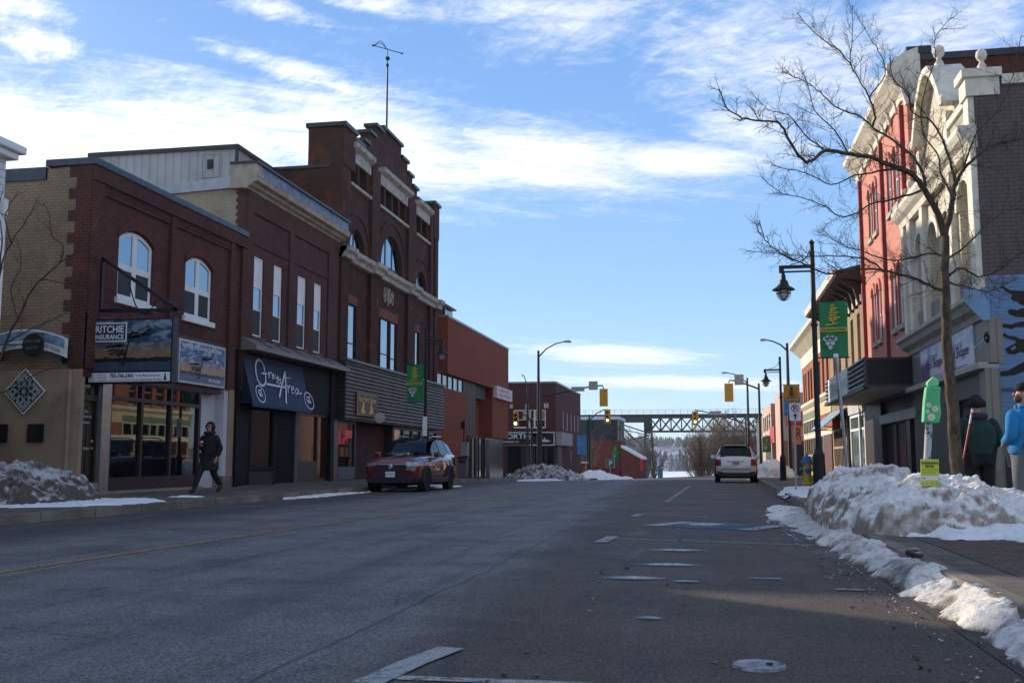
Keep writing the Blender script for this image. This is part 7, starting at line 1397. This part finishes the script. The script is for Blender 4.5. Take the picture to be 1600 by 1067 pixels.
MB().panel('Y', my - .062, my - .056, [(a.x - .003, a.z), (b.x - .008, a.z - .006), (b.x, b.z - .003), (a.x + .012, b.z)]).build('card', pm('card_yellow', (.58, .60, .055), .5, 0, .04), tg); w = b.x - a.x; h = b.z - a.z
text('FUNDRAISING', PRINTK, tg, (a.x + w * .08, my - .0635, a.z + h * .80), UX, UZ, w * .88, h * .10, bold=.03); text('METER', PRINTK, tg, (a.x + w * .28, my - .0635, a.z + h * .68), UX, UZ, w * .46, h * .09, bold=.03)
for k, s in enumerate(('Place your spare change in', 'the meter. All proceeds will', 'support local community', 'groups. Thank you!')): text(s, PRINTK, tg, (a.x + w * .10, my - .0635, a.z + h * (.60 - .058 * k)), UX, UZ, w * (.82 - .05 * k), h * .038)
MB().panel('Y', my - .0635, my - .0622, [(a.x + w * .05, a.z + h * .20), (a.x + w * .95, a.z + h * .20), (a.x + w * .95, a.z + h * .36), (a.x + w * .05, a.z + h * .36)]).build('white_strip', PRINTW, tg); mb = MB()
for k, (q, z) in enumerate(((.12, .07), (.33, .07), (.60, .07), (.84, .07), (.14, .28), (.24, .28))): mb.lathe((a.x + w * q, my - .0642, a.z + h * z), [(.001, -.0005), (.008, 0), (.008, .001)], 8, 'Y')
each(mb, 'logo_dot', pm('logo_dark', (.03, .10, .04), .5), tg)
st = thing('snow_stake', 'thin red marker stake leaning in the snow bank before the man in green', 'marker stake', (3.4, 14.9, .7)); s0 = PY(1500, 745, 14.9); s1 = PY(1519, 641, 14.9)
MB().tube([s0, s1], .011, 6).build('rod', pm('stake_red', (.50, .03, .025), .5), st); dv = (s1 - s0); MB().tube([s0 + dv * .80, s0 + dv * .93], .0125, 6).build('reflective_band', pm('stake_grey', (.5, .45, .45), .4), st); MB().lathe(s1, [(.013, -.03), (.017, 0), (.006, .02)], 8).build('tip', PRINTW, st)
ub = thing('utility_box', 'grey electrical box on a post behind the red SUV', 'utility box', (-11.9, 50, .15)); MB().box(-12.1, -11.75, 49.9, 50.1, 1.2, 1.85).build('box', GREYMET, ub, bevel=.01); MB().tube([(-12.0, 50.1, .1), (-12.0, 50.1, 3.0)], .03, 6).build('post', BLACK, ub)
lb = thing('litter_bin', 'dark grey litter bin on the left pavement behind the red SUV', 'litter bin', (-11.75, 49, .15)); MB().box(-12.0, -11.55, 48.8, 49.2, .15, 1.05).build('body', pm('bin_grey', (.10, .10, .10), .6), lb, bevel=.02); MB().box(-12.03, -11.52, 48.77, 49.23, 1.05, 1.15).build('lid', BLACK, lb, bevel=.02); MB().box(-11.93, -11.62, 48.785, 48.80, .85, .98).build('slot', BLACK, lb)
# ================================================================ cars
def interp(tab, y, k):
    """monotone smooth interpolation of column k over the stations (y falling from the nose to the tail)"""
    n = len(tab)
    if y >= tab[0][0]: return tab[0][k]
    for i in range(n - 1):
        a, b = tab[i], tab[i + 1]
        if a[0] >= y >= b[0]:
            t = (a[0] - y) / (a[0] - b[0])
            d = (b[k] - a[k]) / (b[0] - a[0]); d0 = d if i == 0 else ((b[k] - tab[i - 1][k]) / (b[0] - tab[i - 1][0])); d1 = d if i == n - 2 else ((tab[i + 2][k] - a[k]) / (tab[i + 2][0] - a[0]))
            if i > 0 and (tab[i][k] - tab[i - 1][k]) * (b[k] - a[k]) <= 0: d0 = 0
            if i < n - 2 and (tab[i + 2][k] - b[k]) * (b[k] - a[k]) <= 0: d1 = 0
            h = b[0] - a[0]; t2 = t * t; t3 = t2 * t
            return (2 * t3 - 3 * t2 + 1) * a[k] + (t3 - 2 * t2 + t) * h * d0 + (-2 * t3 + 3 * t2) * b[k] + (t3 - t2) * h * d1
    return tab[-1][k]
# y, bottom, belt, top, half width low, half width at the belt, half width at the top
SUVT = [(2.30, .38, .66, .78, .66, .70, .56), (2.22, .28, .76, .93, .80, .82, .68), (2.0, .25, .86, 1.02, .89, .90, .76), (1.6, .24, .93, 1.07, .915, .915, .80), (1.15, .24, .98, 1.12, .92, .92, .80), (.92, .24, 1.0, 1.17, .92, .92, .77), (.55, .24, 1.01, 1.45, .92, .92, .67), (.22, .24, 1.02, 1.60, .92, .92, .62), (-.25, .24, 1.03, 1.67, .92, .92, .62), (-.9, .24, 1.05, 1.68, .92, .92, .62), (-1.5, .25, 1.07, 1.64, .92, .915, .61), (-1.80, .26, 1.08, 1.57, .915, .90, .60), (-2.05, .30, 1.08, 1.32, .89, .87, .66), (-2.22, .36, 1.04, 1.10, .85, .83, .72), (-2.30, .42, .96, 1.0, .78, .77, .68)]
def suv(name, label, x, y, rz, paint, plate, roof_rail=True, rear=False):
    root = thing(name, label, 'car', (0, 0, 0)); I = lambda yy, k: interp(SUVT, yy, k)
    def ring(yy):
        zb, zl, zt, wl, wb, wt = [I(yy, k) for k in range(1, 7)]
        R = [(wl * .80, zb), (wl * .96, zb + .06), (wl * 1.0, zb + .20), (wl * 1.005, zb + (zl - zb) * .55), (wb * 1.0, zl - .10), (wb * .985, zl)]
        for s in (.2, .4, .6, .8): R.append((wb * .97 + (wt - wb * .97) * s, zl + (zt - .06 - zl) * s))
        for s in (1.0, .93, .8, .6, .35, 0): R.append((wt * s, zt - .06 * s ** 4))
        return [(a, yy, b) for a, b in R] + [(-a, yy, b) for a, b in reversed(R[:-1])]
    ys = [2.30, 2.28, 2.25, 2.2, 2.12] + frange(2.05, -2.1, .07) + [-2.16, -2.22, -2.26, -2.30]; rings = [ring(q) for q in ys]; n = len(rings[0]); mb = MB()
    mb.add([p for r in rings for p in r], [(i * n + j, i * n + j + 1, (i + 1) * n + j + 1, (i + 1) * n + j) for i in range(len(ys) - 1) for j in range(n - 1)] + [tuple(range(n)), tuple((len(ys) - 1) * n + j for j in reversed(range(n)))])
    mb.build('body', paint, root, smooth=True)
    CG = glass('car_glass', (.006, .007, .008), .02, 1.38, .0) if not rear else glass('tinted_glass', (.004, .004, .005), .05, 1.3, 0); TR = pm('black_plastic', (.016, .016, .017), .6, 0, .1); CH = pm('chrome', (.55, .55, .56), .15, 1.0, .05)
    def sidept(yy, s, t, off=.008): zl, zt, wb, wt = I(yy, 2), I(yy, 3), I(yy, 5), I(yy, 6); return (s * (wb * .97 + (wt - wb * .97) * t + off), yy, zl + (zt - .06 - zl) * t + off * .4)
    def toppt(yy, s, off=.008): wt, zt = I(yy, 6), I(yy, 3); return (s * wt, yy, zt - .06 * abs(s) ** 4 + off)
    for s in (-1, 1):
        for a, b, t1a, t1b in ((.62, -.22, .62, .90), (-.30, -1.12, .90, .90), (-1.2, -1.78, .88, .70)):
            yy = frange(a, b, -.08) if a < b else [a + (b - a) * i / 9 for i in range(10)]; vs = []
            for i, q in enumerate(yy):
                tt = t1a + (t1b - t1a) * i / (len(yy) - 1)
                for k in range(4): vs.append(sidept(q, s, .08 + (tt - .08) * k / 3))
            mb = MB().add(vs, [(i * 4 + k, i * 4 + k + 1, i * 4 + k + 5, i * 4 + k + 4) for i in range(len(yy) - 1) for k in range(3)]); mb.build('side_window', CG, root, smooth=True)
        # door seams, handles, mirror, arch trims, wheels
        mb = MB()
        for q in (.66, -.26, -1.16): mb.tube([(s * (I(q, 5) * .995 + .002), q, z) for z in (.45, .6, .8, .98)], .006, 4)
        for q in islands(mb): q.build('door_seam', TR, root)
        for q in (-.05, -.98): MB().box(s * .915, s * .945, q - .11, q + .11, .90, .935).build('door_handle', TR if rear else paint, root, bevel=.008)
        MB().box(s * .90, s * 1.12, .50, .68, 1.02, 1.19).build('mirror', paint, root, bevel=.045); MB().box(s * .90, s * .945, -1.0, 1.0, .25, .42).build('sill_trim', TR, root, bevel=.02)
        for q, w_ in ((1.42, 'f'), (-1.38, 'r')):
            mb = MB(); o = [(q + .44 * cos(t), .34 + .44 * sin(t)) for t in [pi * i / 16 - .12 + .24 * i / 16 * 0 for i in range(17)]]; i_ = [(q + .375 * cos(t), .34 + .375 * sin(t)) for t in [pi - pi * i / 16 for i in range(17)]]
            mb.panel('X', s * .80, s * .945, o + i_).build('wheel_arch', TR, root); MB().lathe((s * .70, q, .345), [(.38, 0), (.38, s * .225), (.01, s * .225)], 24, 'X').build('wheel_well', pm('well_black', (.004, .004, .004), .9), root)
            wl = MB().lathe((s * .80, q, .345), [(.20, -.11), (.325, -.11), (.345, -.07), (.345, .07), (.325, .115), (.235, .115), (.225, .08), (.2, .08)] if s > 0 else [(.20, .11), (.325, .11), (.345, .07), (.345, -.07), (.325, -.115), (.235, -.115), (.225, -.08), (.2, -.08)], 28, 'X').build('wheel', pm('tyre_rubber', (.013, .013, .013), .85), root, smooth=False)
            rm = MB().lathe((s * .80, q, .345), [(.235, s * .02), (.235, s * .10), (.215, s * .11), (.205, s * .06), (.03, s * .05), (.01, s * .05)], 24, 'X')
            for k in range(5): t = 2 * pi * k / 5; rm.bar((s * .905, q + .04 * cos(t), .345 + .04 * sin(t)), (s * .90, q + .215 * cos(t), .345 + .215 * sin(t)), .055, .03, (1, 0, 0))
            rm.build('rim', pm('alloy_grey', (.16, .16, .17), .35, .8), wl)
        def hw(yy, z):
            R = ring(yy)[:10]
            for k in range(len(R) - 1):
                if R[k][2] <= z <= R[k + 1][2]: t = (z - R[k][2]) / max(1e-6, R[k + 1][2] - R[k][2]); return R[k][0] + (R[k + 1][0] - R[k][0]) * t
            return R[-1][0] if z > R[-1][2] else R[0][0]
        def lamp(nm, mat, yend, xin, yin, za, zb_, zc):
            cols = [(xin, yend)] + [(None, yend)] + [(None, yend + (yin - yend) * k / 6) for k in range(1, 7)]; vs = []; sg = 1 if yend > 0 else -1; K = 5
            for i, (xx, yy) in enumerate(cols):
                t = i / (len(cols) - 1)
                for k in range(K): z = za + (zb_ - za) * k / (K - 1) + zc * t * (1 if k else .4); yq = min(2.295, max(-2.295, yy)); vs.append((s * (xx if xx is not None else hw(yq, z) + .012), yy + sg * .014 * (1 if i < 3 else .3), z))
            MB().add(vs, [(i * K + k, i * K + k + 1, i * K + k + K + 1, i * K + k + K) for i in range(len(cols) - 1) for k in range(K - 1)]).build(nm, mat, root, smooth=True, recalc=False)
        lamp('headlight', pm('headlamp', (.30, .30, .31), .12, .5), 2.30, .44, 1.90, .755, .875, .05); lamp('tail_light', pm('tail_red', (.26, .010, .012), .15), -2.30, .645, -2.02, .73, 1.0, .07)
        if roof_rail: MB().tube([(s * .57, .05, 1.60), (s * .575, -.2, 1.672), (s * .575, -1.3, 1.685), (s * .56, -1.6, 1.61)], .018, 6).build('roof_rail', CH if not rear else TR, root)
    yy = [.90 + (.24 - .90) * i / 8 for i in range(9)]; vs = [toppt(q, sx * .93, .010) for q in yy for sx in [-1 + 2 * k / 10 for k in range(11)]]
    MB().add(vs, [(i * 11 + k, i * 11 + k + 1, (i + 1) * 11 + k + 1, (i + 1) * 11 + k) for i in range(8) for k in range(10)]).build('windscreen', CG, root, smooth=True)
    yy = [-1.83 + (-2.20 + 1.83) * i / 6 for i in range(7)]; vs = [toppt(q, sx * .97, .012) for q in yy for sx in [-1 + 2 * k / 10 for k in range(11)]]
    MB().add(vs, [(i * 11 + k, i * 11 + k + 1, (i + 1) * 11 + k + 1, (i + 1) * 11 + k) for i in range(6) for k in range(10)]).build('rear_window', CG, root, smooth=True)
    # nose: grille, lower intake, bumper skirt, badge, plate
    MB().panel('Y', 2.27, 2.325, [(-.52, .74), (-.46, .60), (.46, .60), (.52, .74), (.44, .80), (-.44, .80)]).build('grille', TR, root, bevel=.01); MB().panel('Y', 2.24, 2.325, [(-.62, .53), (-.52, .36), (.52, .36), (.62, .53)]).build('lower_intake', TR, root, bevel=.02)
    MB().box(-.56, .56, 2.27, 2.345, .79, .812).build('nose_trim', CH, root, bevel=.005); MB().panel('Y', 2.10, 2.31, [(-.80, .42), (-.70, .27), (.70, .27), (.80, .42), (.62, .37), (-.62, .37)]).build('front_skirt', TR, root)
    MB().lathe((0, 2.34, .735), [(.075, -.01), (.075, .006), (.055, .012)], 16, 'Y').build('badge', CH, root)
    pl = MB().box(-.15, .15, 2.33, 2.345, .44, .60).build('licence_plate', PRINTW, root); text(plate, pm('plate_blue', (.03, .05, .16), .5), pl, (.125, 2.348, .48), (-1, 0, 0), UZ, .25, .08)
    # tail: plate, chrome strip, bumper, wiper
    pr = MB().box(-.15, .15, -2.325, -2.30, .78, .90).build('licence_plate', pm('dull_plate', (.40, .39, .38), .5), root); text(plate, pm('plate_blue', (.03, .05, .16), .5), pr, (-.12, -2.329, .81), (1, 0, 0), UZ, .24, .065)
    MB().box(-.36, .36, -2.345, -2.28, .925, .955).build('tail_trim', CH, root, bevel=.008); MB().panel('Y', -2.345, -2.12, [(-.84, .50), (-.80, .30), (-.6, .26), (.6, .26), (.80, .30), (.84, .50), (.60, .47), (.52, .44), (-.52, .44), (-.60, .47)]).build('rear_skirt', TR, root, bevel=.015)
    MB().box(-.66, .66, -2.325, -2.29, .585, .60).build('tailgate_seam', TR, root); MB().tube([(-.02, -2.215, 1.125), (.18, -2.12, 1.24), (.40, -2.10, 1.26)], .010, 4).build('wiper', TR, root); MB().box(-.82, .82, -1.6, 1.6, .19, .26).build('underbody', pm('well_black', (.004, .004, .004), .9), root)
    MB().box(-.5, .5, -1.92, -1.76, 1.60, 1.625).build('spoiler', paint if rear else TR, root, bevel=.01)
    root.location = (x, y, ground(x, y) + .006); root.rotation_euler = (0, 0, rz); root.scale = (1, 1, 1.05); return root
def m_car(name, col, flake=.2):
    t = NT(name); d = t.step(t.sep()[2], .75, .25); c = t.mix(t.math('MULTIPLY', t.math('MULTIPLY', d, t.step(t.noise(5, 6, .7), .3, .7)), .30), col, (.13, .115, .10)); t.put(t.b.inputs['Coat Weight'], 1.0); t.put(t.b.inputs['Coat Roughness'], .04)
    return t.fin(c, .35, .05, .5)
suv('parked_car', 'dark red SUV parked on the left facing the camera', -9.62, 32.95, pi - .02, m_car('dark_red_paint', (.115, .006, .009)), 'CYPW 871', True)
suv('white_car', 'white SUV seen from behind in the right lane', 1.22, 49.2, -.01, m_car('white_car_paint', (.62, .61, .59)), 'BTKA 204', True, True)

# ================================================================ people
def skin(name, nodes, edges, mat, parent, levels=2, root='pelvis'):
    """one continuous surface grown round a skeleton: nodes {joint: (x, y, z, r) or (x, y, z, rx, ry)}"""
    ks = list(nodes); me = bpy.data.meshes.new(name); me.from_pydata([nodes[k][:3] for k in ks], [(ks.index(a), ks.index(b)) for a, b in edges], [])
    o = bpy.data.objects.new(name, me); COL.objects.link(o); md = o.modifiers.new('skin', 'SKIN'); md.use_smooth_shade = True; md.branch_smoothing = .6
    sv = me.skin_vertices[0].data
    for i, k in enumerate(ks):
        q = nodes[k]; sv[i].radius = (q[3], q[4] if len(q) > 4 else q[3]); sv[i].use_root = (k == root) or (root not in nodes and i == 0)
    s = o.modifiers.new('sub', 'SUBSURF'); s.levels = levels; s.render_levels = levels
    dg = bpy.context.evaluated_depsgraph_get(); dg.update(); m2 = bpy.data.meshes.new_from_object(o.evaluated_get(dg)); bpy.data.objects.remove(o); m2.name = name
    m2.materials.clear(); return link(name, m2, mat, parent, smooth=True)
def ell(c, r, seg=16, rings=10, f=None):
    mb = MB(); vs = []
    for j in range(rings + 1):
        a = pi * j / rings
        for i in range(seg):
            t = 2 * pi * i / seg; p = Vector((r[0] * sin(a) * cos(t), r[1] * sin(a) * sin(t), r[2] * cos(a))); p = f(p) if f else p; vs.append(tuple(Vector(c) + p))
    return mb.add(vs, [(j * seg + i, j * seg + (i + 1) % seg, (j + 1) * seg + (i + 1) % seg, (j + 1) * seg + i) for j in range(rings) for i in range(seg)])
SKIN = pm('skin', (.42, .22, .15), .6, 0, .06, 9)
def hand(N, E, pre, w, d, side, curl=.5):
    """palm and five separate fingers; w wrist point, d pointing direction, side the thumb side"""
    w = Vector(w); d = Vector(d).normalized(); s = Vector(side).normalized(); n = d.cross(s).normalized(); N[pre + 'palm'] = (*(w + d * .06), .026, .018); E.append((pre + 'wrist', pre + 'palm'))
    for i, (o, L) in enumerate(((.030, .070), (.011, .080), (-.010, .075), (-.029, .058))):
        b = w + d * .098 + s * o; k = b + d * L * .5 + n * L * .18 * curl; t = k + d * L * .42 + n * L * .40 * curl
        for q, p, r in (('a', b, .0095), ('b', k, .0085), ('c', t, .007)): N['%sf%d%s' % (pre, i, q)] = (*p, r)
        E += [(pre + 'palm', '%sf%da' % (pre, i)), ('%sf%da' % (pre, i), '%sf%db' % (pre, i)), ('%sf%db' % (pre, i), '%sf%dc' % (pre, i))]
    b = w + d * .035 + s * .034; k = b + d * .035 + s * .022 + n * .008; t = k + d * .032 + s * .004 + n * .012
    for q, p, r in (('a', b, .012), ('b', k, .010), ('c', t, .008)): N[pre + 'th' + q] = (*p, r)
    E += [(pre + 'palm', pre + 'tha'), (pre + 'tha', pre + 'thb'), (pre + 'thb', pre + 'thc')]
def person(label, loc, rz, J, H, coat, trouser, boots, build=1.0, coat_len=.0, headturn=0, fat=1.0, grp=None):
    """J: joints in metres for a figure facing -Y with its feet on z=0"""
    root = thing('person', label, 'person', (0, 0, 0), grp); b = build; N = {'pelvis': (0, 0, .93, .135 * fat, .11 * fat), 'waist': (0, .0, 1.08, .135 * fat, .105 * fat), 'chest': (0, .0, 1.28, .165 * fat, .115 * fat), 'neckb': (0, .01, 1.45, .075, .07), 'neck': (0, .0, 1.52, .055, .055), 'headb': (0, -.015, 1.60, .075, .085), 'head': (0, -.01, 1.69, .082, .096), 'crown': (0, 0, 1.755, .06, .075)}
    E = [('pelvis', 'waist'), ('waist', 'chest'), ('chest', 'neckb'), ('neckb', 'neck'), ('neck', 'headb'), ('headb', 'head'), ('head', 'crown')]
    for s, p in ((-1, 'l'), (1, 'r')):
        sh, el, wr, hp, kn, an, to = J[p]
        N[p + 'sh'] = (*sh, .062); N[p + 'el'] = (*el, .046); N[p + 'wrist'] = (*wr, .030); N[p + 'hip'] = (*hp, .10 * fat); N[p + 'kn'] = (*kn, .062); N[p + 'an'] = (*an, .042); N[p + 'to'] = (*to, .036, .03)
        E += [('chest', p + 'sh'), (p + 'sh', p + 'el'), (p + 'el', p + 'wrist'), ('pelvis', p + 'hip'), (p + 'hip', p + 'kn'), (p + 'kn', p + 'an'), (p + 'an', p + 'to')]
        d = Vector(wr) - Vector(el); hand(N, E, p, wr, d, J.get(p + 'thumb', (-s * .7, -.7, 0)), J.get('curl', .7))
    body = skin('body', N, E, SKIN, root)
    F3 = lambda q: Vector((q[0] * cos(headturn) - q[1] * sin(headturn), q[0] * sin(headturn) + q[1] * cos(headturn), q[2]))
    # clothes: a lofted coat, tube sleeves, trousers grown on the leg joints
    prof = [(1.54, .078, .080), (1.49, .10, .095), (1.45, .155, .115), (1.40, .205, .135), (1.30, .205 * (1 + (fat - 1) * .8), .15 * fat), (1.15, .185 * fat, .150 * fat), (1.02, .180 * fat, .158 * fat), (.93, .185 * fat, .160 * fat)]
    if coat_len: prof += [(.80, .195 * fat, .180 * fat), (.70, .200 * fat, .190 * fat), (coat_len, .205 * fat, .20 * fat), (coat_len + .01, .18 * fat, .17 * fat)]
    else: prof += [(.90, .175 * fat, .150 * fat), (.905, .14 * fat, .12 * fat)]
    mb = MB(); n = 20; vs = []
    for z, rx, ry in prof:
        for i in range(n):
            t = 2 * pi * i / n; w = 1 + .026 * sin(3 * t + z * 17) + .022 * sin(6 * t - z * 31) + .02 * sin(2 * t + z * 41); vs.append((rx * w * (abs(cos(t)) ** .85) * (1 if cos(t) > 0 else -1), ry * w * sin(t) + .005, z))
    mb.add(vs, [(j * n + i, j * n + (i + 1) % n, (j + 1) * n + (i + 1) % n, (j + 1) * n + i) for j in range(len(prof) - 1) for i in range(n)]); co = mb.build('coat', coat, root, smooth=True, sub=1)
    for p in ('l', 'r'):
        sh, el, wr, *_ = [Vector(q) for q in J[p][:3]]; d = (el - sh); pts = [sh + Vector((-.05 * (1 if sh.x > 0 else -1), 0, .035)), sh + Vector((.0, 0, .012)), sh.lerp(el, .35), sh.lerp(el, .8), el + (el - (sh + wr) / 2) * .12, el.lerp(wr, .3), el.lerp(wr, .7), el.lerp(wr, .96)]
        MB().tube(pts, [.07, .092, .088, .080, .076, .070, .060, .055], 12).build('sleeve', coat, co, smooth=True, sub=1)
    T_ = {'pelvis': (0, 0, .92, .148 * fat, .122 * fat)}; TE = []
    for p in ('l', 'r'):
        sh, el, wr, hp, kn, an, to = J[p]; T_[p + 'h'] = (*hp, .112 * fat); T_[p + 'k'] = (*kn, .082 * (1 + (fat - 1) * .6)); T_[p + 'a'] = (*(Vector(an) + Vector((0, 0, .04))), .068); TE += [('pelvis', p + 'h'), (p + 'h', p + 'k'), (p + 'k', p + 'a')]
        q = Vector(an); tt = Vector(to); skin('boot', {'shaft': (q.x, q.y + .01, q.z + .10, .058), 'ankle': (q.x, q.y + .015, q.z, .060), 'ball': (*q.lerp(tt, .65), .052, .046), 'toe': (*(tt + Vector((0, -.02, .0))), .044, .036)}, [('shaft', 'ankle'), ('ankle', 'ball'), ('ball', 'toe')], boots, root, 2, 'ankle')
    skin('trousers', T_, TE, trouser, root)
    # face
    f = MB(); q_ = F3((0, -.108, 1.675)); ell(q_, (.016, .017, .024), 8, 6).build('nose', SKIN, root, smooth=True)
    for s in (-1, 1): ell(F3((s * .034, -.094, 1.705)), (.011, .010, .007), 8, 6).build('eye', pm('eye_dark', (.03, .02, .015), .2), root, smooth=True); ell(F3((s * .086, .005, 1.68)), (.018, .022, .034), 8, 6).build('ear', SKIN, root, smooth=True)
    MB().box(-.026, .026, -.100, -.092, 1.628, 1.637).xform(F3).build('mouth', pm('lip', (.28, .10, .08), .5), root, bevel=.003)
    sc = H / 1.78; root.scale = (sc, sc, sc); root.location = loc; root.rotation_euler = (0, 0, rz); return root
BLK = pm('black_cloth', (.010, .010, .012), .85, 0, .25, 7, .3, 60); BLKP = pm('charcoal_cloth', (.014, .014, .016), .85, 0, .2, 7, .2, 60); BOOT = pm('black_boot', (.010, .009, .009), .5, 0, .2)
# pedestrian walking on the left pavement, cup in hand
J = {'l': ((-.19, .0, 1.40), (-.25, .03, 1.13), (-.10, -.20, 1.20), (-.09, .0, .90), (-.11, -.24, .50), (-.12, -.40, .09), (-.13, -.56, .04)), 'r': ((.19, .0, 1.40), (.27, .08, 1.13), (.25, -.02, .90), (.09, 0, .90), (.11, .06, .49), (.12, .36, .15), (.13, .22, .04)), 'lthumb': (.2, .3, 1), 'curl': .9}
ped = person('person in long black hooded coat walking on the left pavement with a red cup', (-12.55, 24.45, .155), -.15, J, 1.78, BLK, BLKP, BOOT, 1, .56, fat=1.22)
def add_to(root, o):
    o.parent = root; o.matrix_parent_inverse = Matrix.Identity(4); return o
add_to(ped, ell((0, .018, 1.675), (.125, .125, .15), 18, 12, lambda p: Vector((p.x, p.y + (.075 if p.y < -.05 and -.09 < p.z < .085 and abs(p.x) < .085 else 0), p.z))).build('hood', BLK, None, smooth=True))
add_to(ped, MB().box(-.075, .075, -.118, -.095, 1.688, 1.722).build('sunglasses', pm('dark_lens', (.006, .006, .007), .1), None, bevel=.01)); add_to(ped, MB().tube([(.12 * cos(t), .10 * sin(t) - .01, 1.525 + .01 * sin(3 * t)) for t in [2 * pi * i / 14 for i in range(15)]], .042, 8).build('scarf', BLKP, None, smooth=True))
cup = thing('coffee_cup', 'red takeaway cup with a white lid held by the walking person', 'cup', (0, 0, 0)); cw_ = ped.matrix_basis @ Vector((-.035, -.285, 1.235)); cx, cy, cz = cw_
MB().lathe((cx, cy, cz - .055), [(.030, 0), (.042, .11)], 14).build('cup', pm('cup_red', (.45, .03, .025), .5), cup); MB().lathe((cx, cy, cz + .055), [(.045, 0), (.045, .012), (.036, .022)], 14).build('lid', PRINTW, cup)
# stout man in dark green, from behind
DG = pm('dark_green_cloth', (.010, .034, .028), .85, 0, .2, 6, .3, 50)
J = {'l': ((-.22, .0, 1.40), (-.33, .02, 1.13), (-.22, -.20, 1.03), (-.11, .0, .90), (-.13, -.02, .50), (-.14, .02, .09), (-.15, -.13, .04)), 'r': ((.22, .0, 1.40), (.33, .02, 1.13), (.22, -.20, 1.03), (.11, .0, .90), (.13, -.02, .50), (.14, .02, .09), (.15, -.13, .04))}
gm = person('stout person in dark green jacket seen from behind by the shop corner post', (4.08, 16.9, .155), pi + .1, J, 1.79, DG, BLKP, BOOT, 1, 0, fat=1.42)
add_to(gm, ell((0, .01, 1.71), (.10, .112, .105)).build('hair', pm('dark_hair', (.012, .009, .008), .8, 0, .3, 12), None, smooth=True))
for s in (-1, 1): add_to(gm, MB().lathe((s * .095, .01, 1.69), [(.05, -s * .02), (.055, s * .03), (.03, s * .045)], 14, 'X').build('ear_muff', BLKP, None))
add_to(gm, MB().tube([(.105 * cos(t), .01, 1.70 + .125 * sin(t)) for t in [pi * i / 12 for i in range(13)]], .012, 6).build('ear_muff_band', BLKP, None)); add_to(gm, MB().tube([(.20 * cos(t), .165 * sin(t), .925) for t in [2 * pi * i / 20 for i in range(21)]], .010, 5).build('hem_trim', pm('grey_trim_cloth', (.10, .10, .09), .8), None)); add_to(gm, MB().tube([(.105 * cos(t), .10 * sin(t) + .01, 1.50) for t in [2 * pi * i / 14 for i in range(15)]], .055, 8).build('collar', pm('purple_grey_scarf', (.03, .025, .04), .9), None, smooth=True))
# man in blue fleece, head turned to the shops
BF = pm('blue_fleece', (.012, .17, .38), .9, 0, .12, 8, .35, 70); GT = pm('grey_sweatpants', (.13, .13, .135), .9, 0, .1, 6, .2, 60)
J = {'l': ((-.20, .0, 1.40), (-.29, .04, 1.15), (-.12, -.21, 1.08), (-.09, .0, .90), (-.11, -.02, .50), (-.12, .03, .09), (-.13, -.12, .04)), 'r': ((.20, .0, 1.40), (.29, .04, 1.15), (.12, -.23, 1.05), (.09, .0, .90), (.11, -.02, .50), (.12, .03, .09), (.13, -.12, .04))}
bp = PY(1603, 700, 14.4)
bm_ = person('bearded person in blue fleece and dark knit cap at the right edge', (bp.x, 14.4, .155), -2.55, J, 1.80, BF, GT, BOOT, 1, 0, headturn=.95, fat=1.22)
add_to(bm_, ell((0, .006, 1.745), (.098, .112, .095), 18, 10, lambda p: Vector((p.x, p.y, max(p.z, -.022)))).build('knit_cap', pm('navy_knit', (.010, .012, .02), .95, 0, .2, 20, .5, 90), None, smooth=True)); add_to(bm_, ell((-.042 * -1 * 0 + .041, -.029, 1.612), (.066, .066, .052), 14, 8).build('beard', pm('brown_beard', (.10, .05, .028), .9, 0, .3, 30), None, smooth=True)); add_to(bm_, MB().tube([(.085 * cos(t), .085 * sin(t), 1.505) for t in [2 * pi * i / 14 for i in range(15)]], .036, 8).build('collar', BF, None, smooth=True))
# ================================================================ winter haze
hz = MB().box(-1400, 1400, -80, 1720, -12, 45).build('haze', bpy.data.materials.new('haze_air'), None); hz['kind'] = 'stuff'
hm = hz.data.materials[0]; hm.use_nodes = True; ht = hm.node_tree; ht.nodes.clear(); ho = ht.nodes.new('ShaderNodeOutputMaterial'); hv = ht.nodes.new('ShaderNodeVolumePrincipled'); hv.inputs['Density'].default_value = 0.00015; hv.inputs['Color'].default_value = (.80, .87, .94, 1); hv.inputs['Anisotropy'].default_value = .3
ht.links.new(hv.outputs[0], ho.inputs['Volume'])
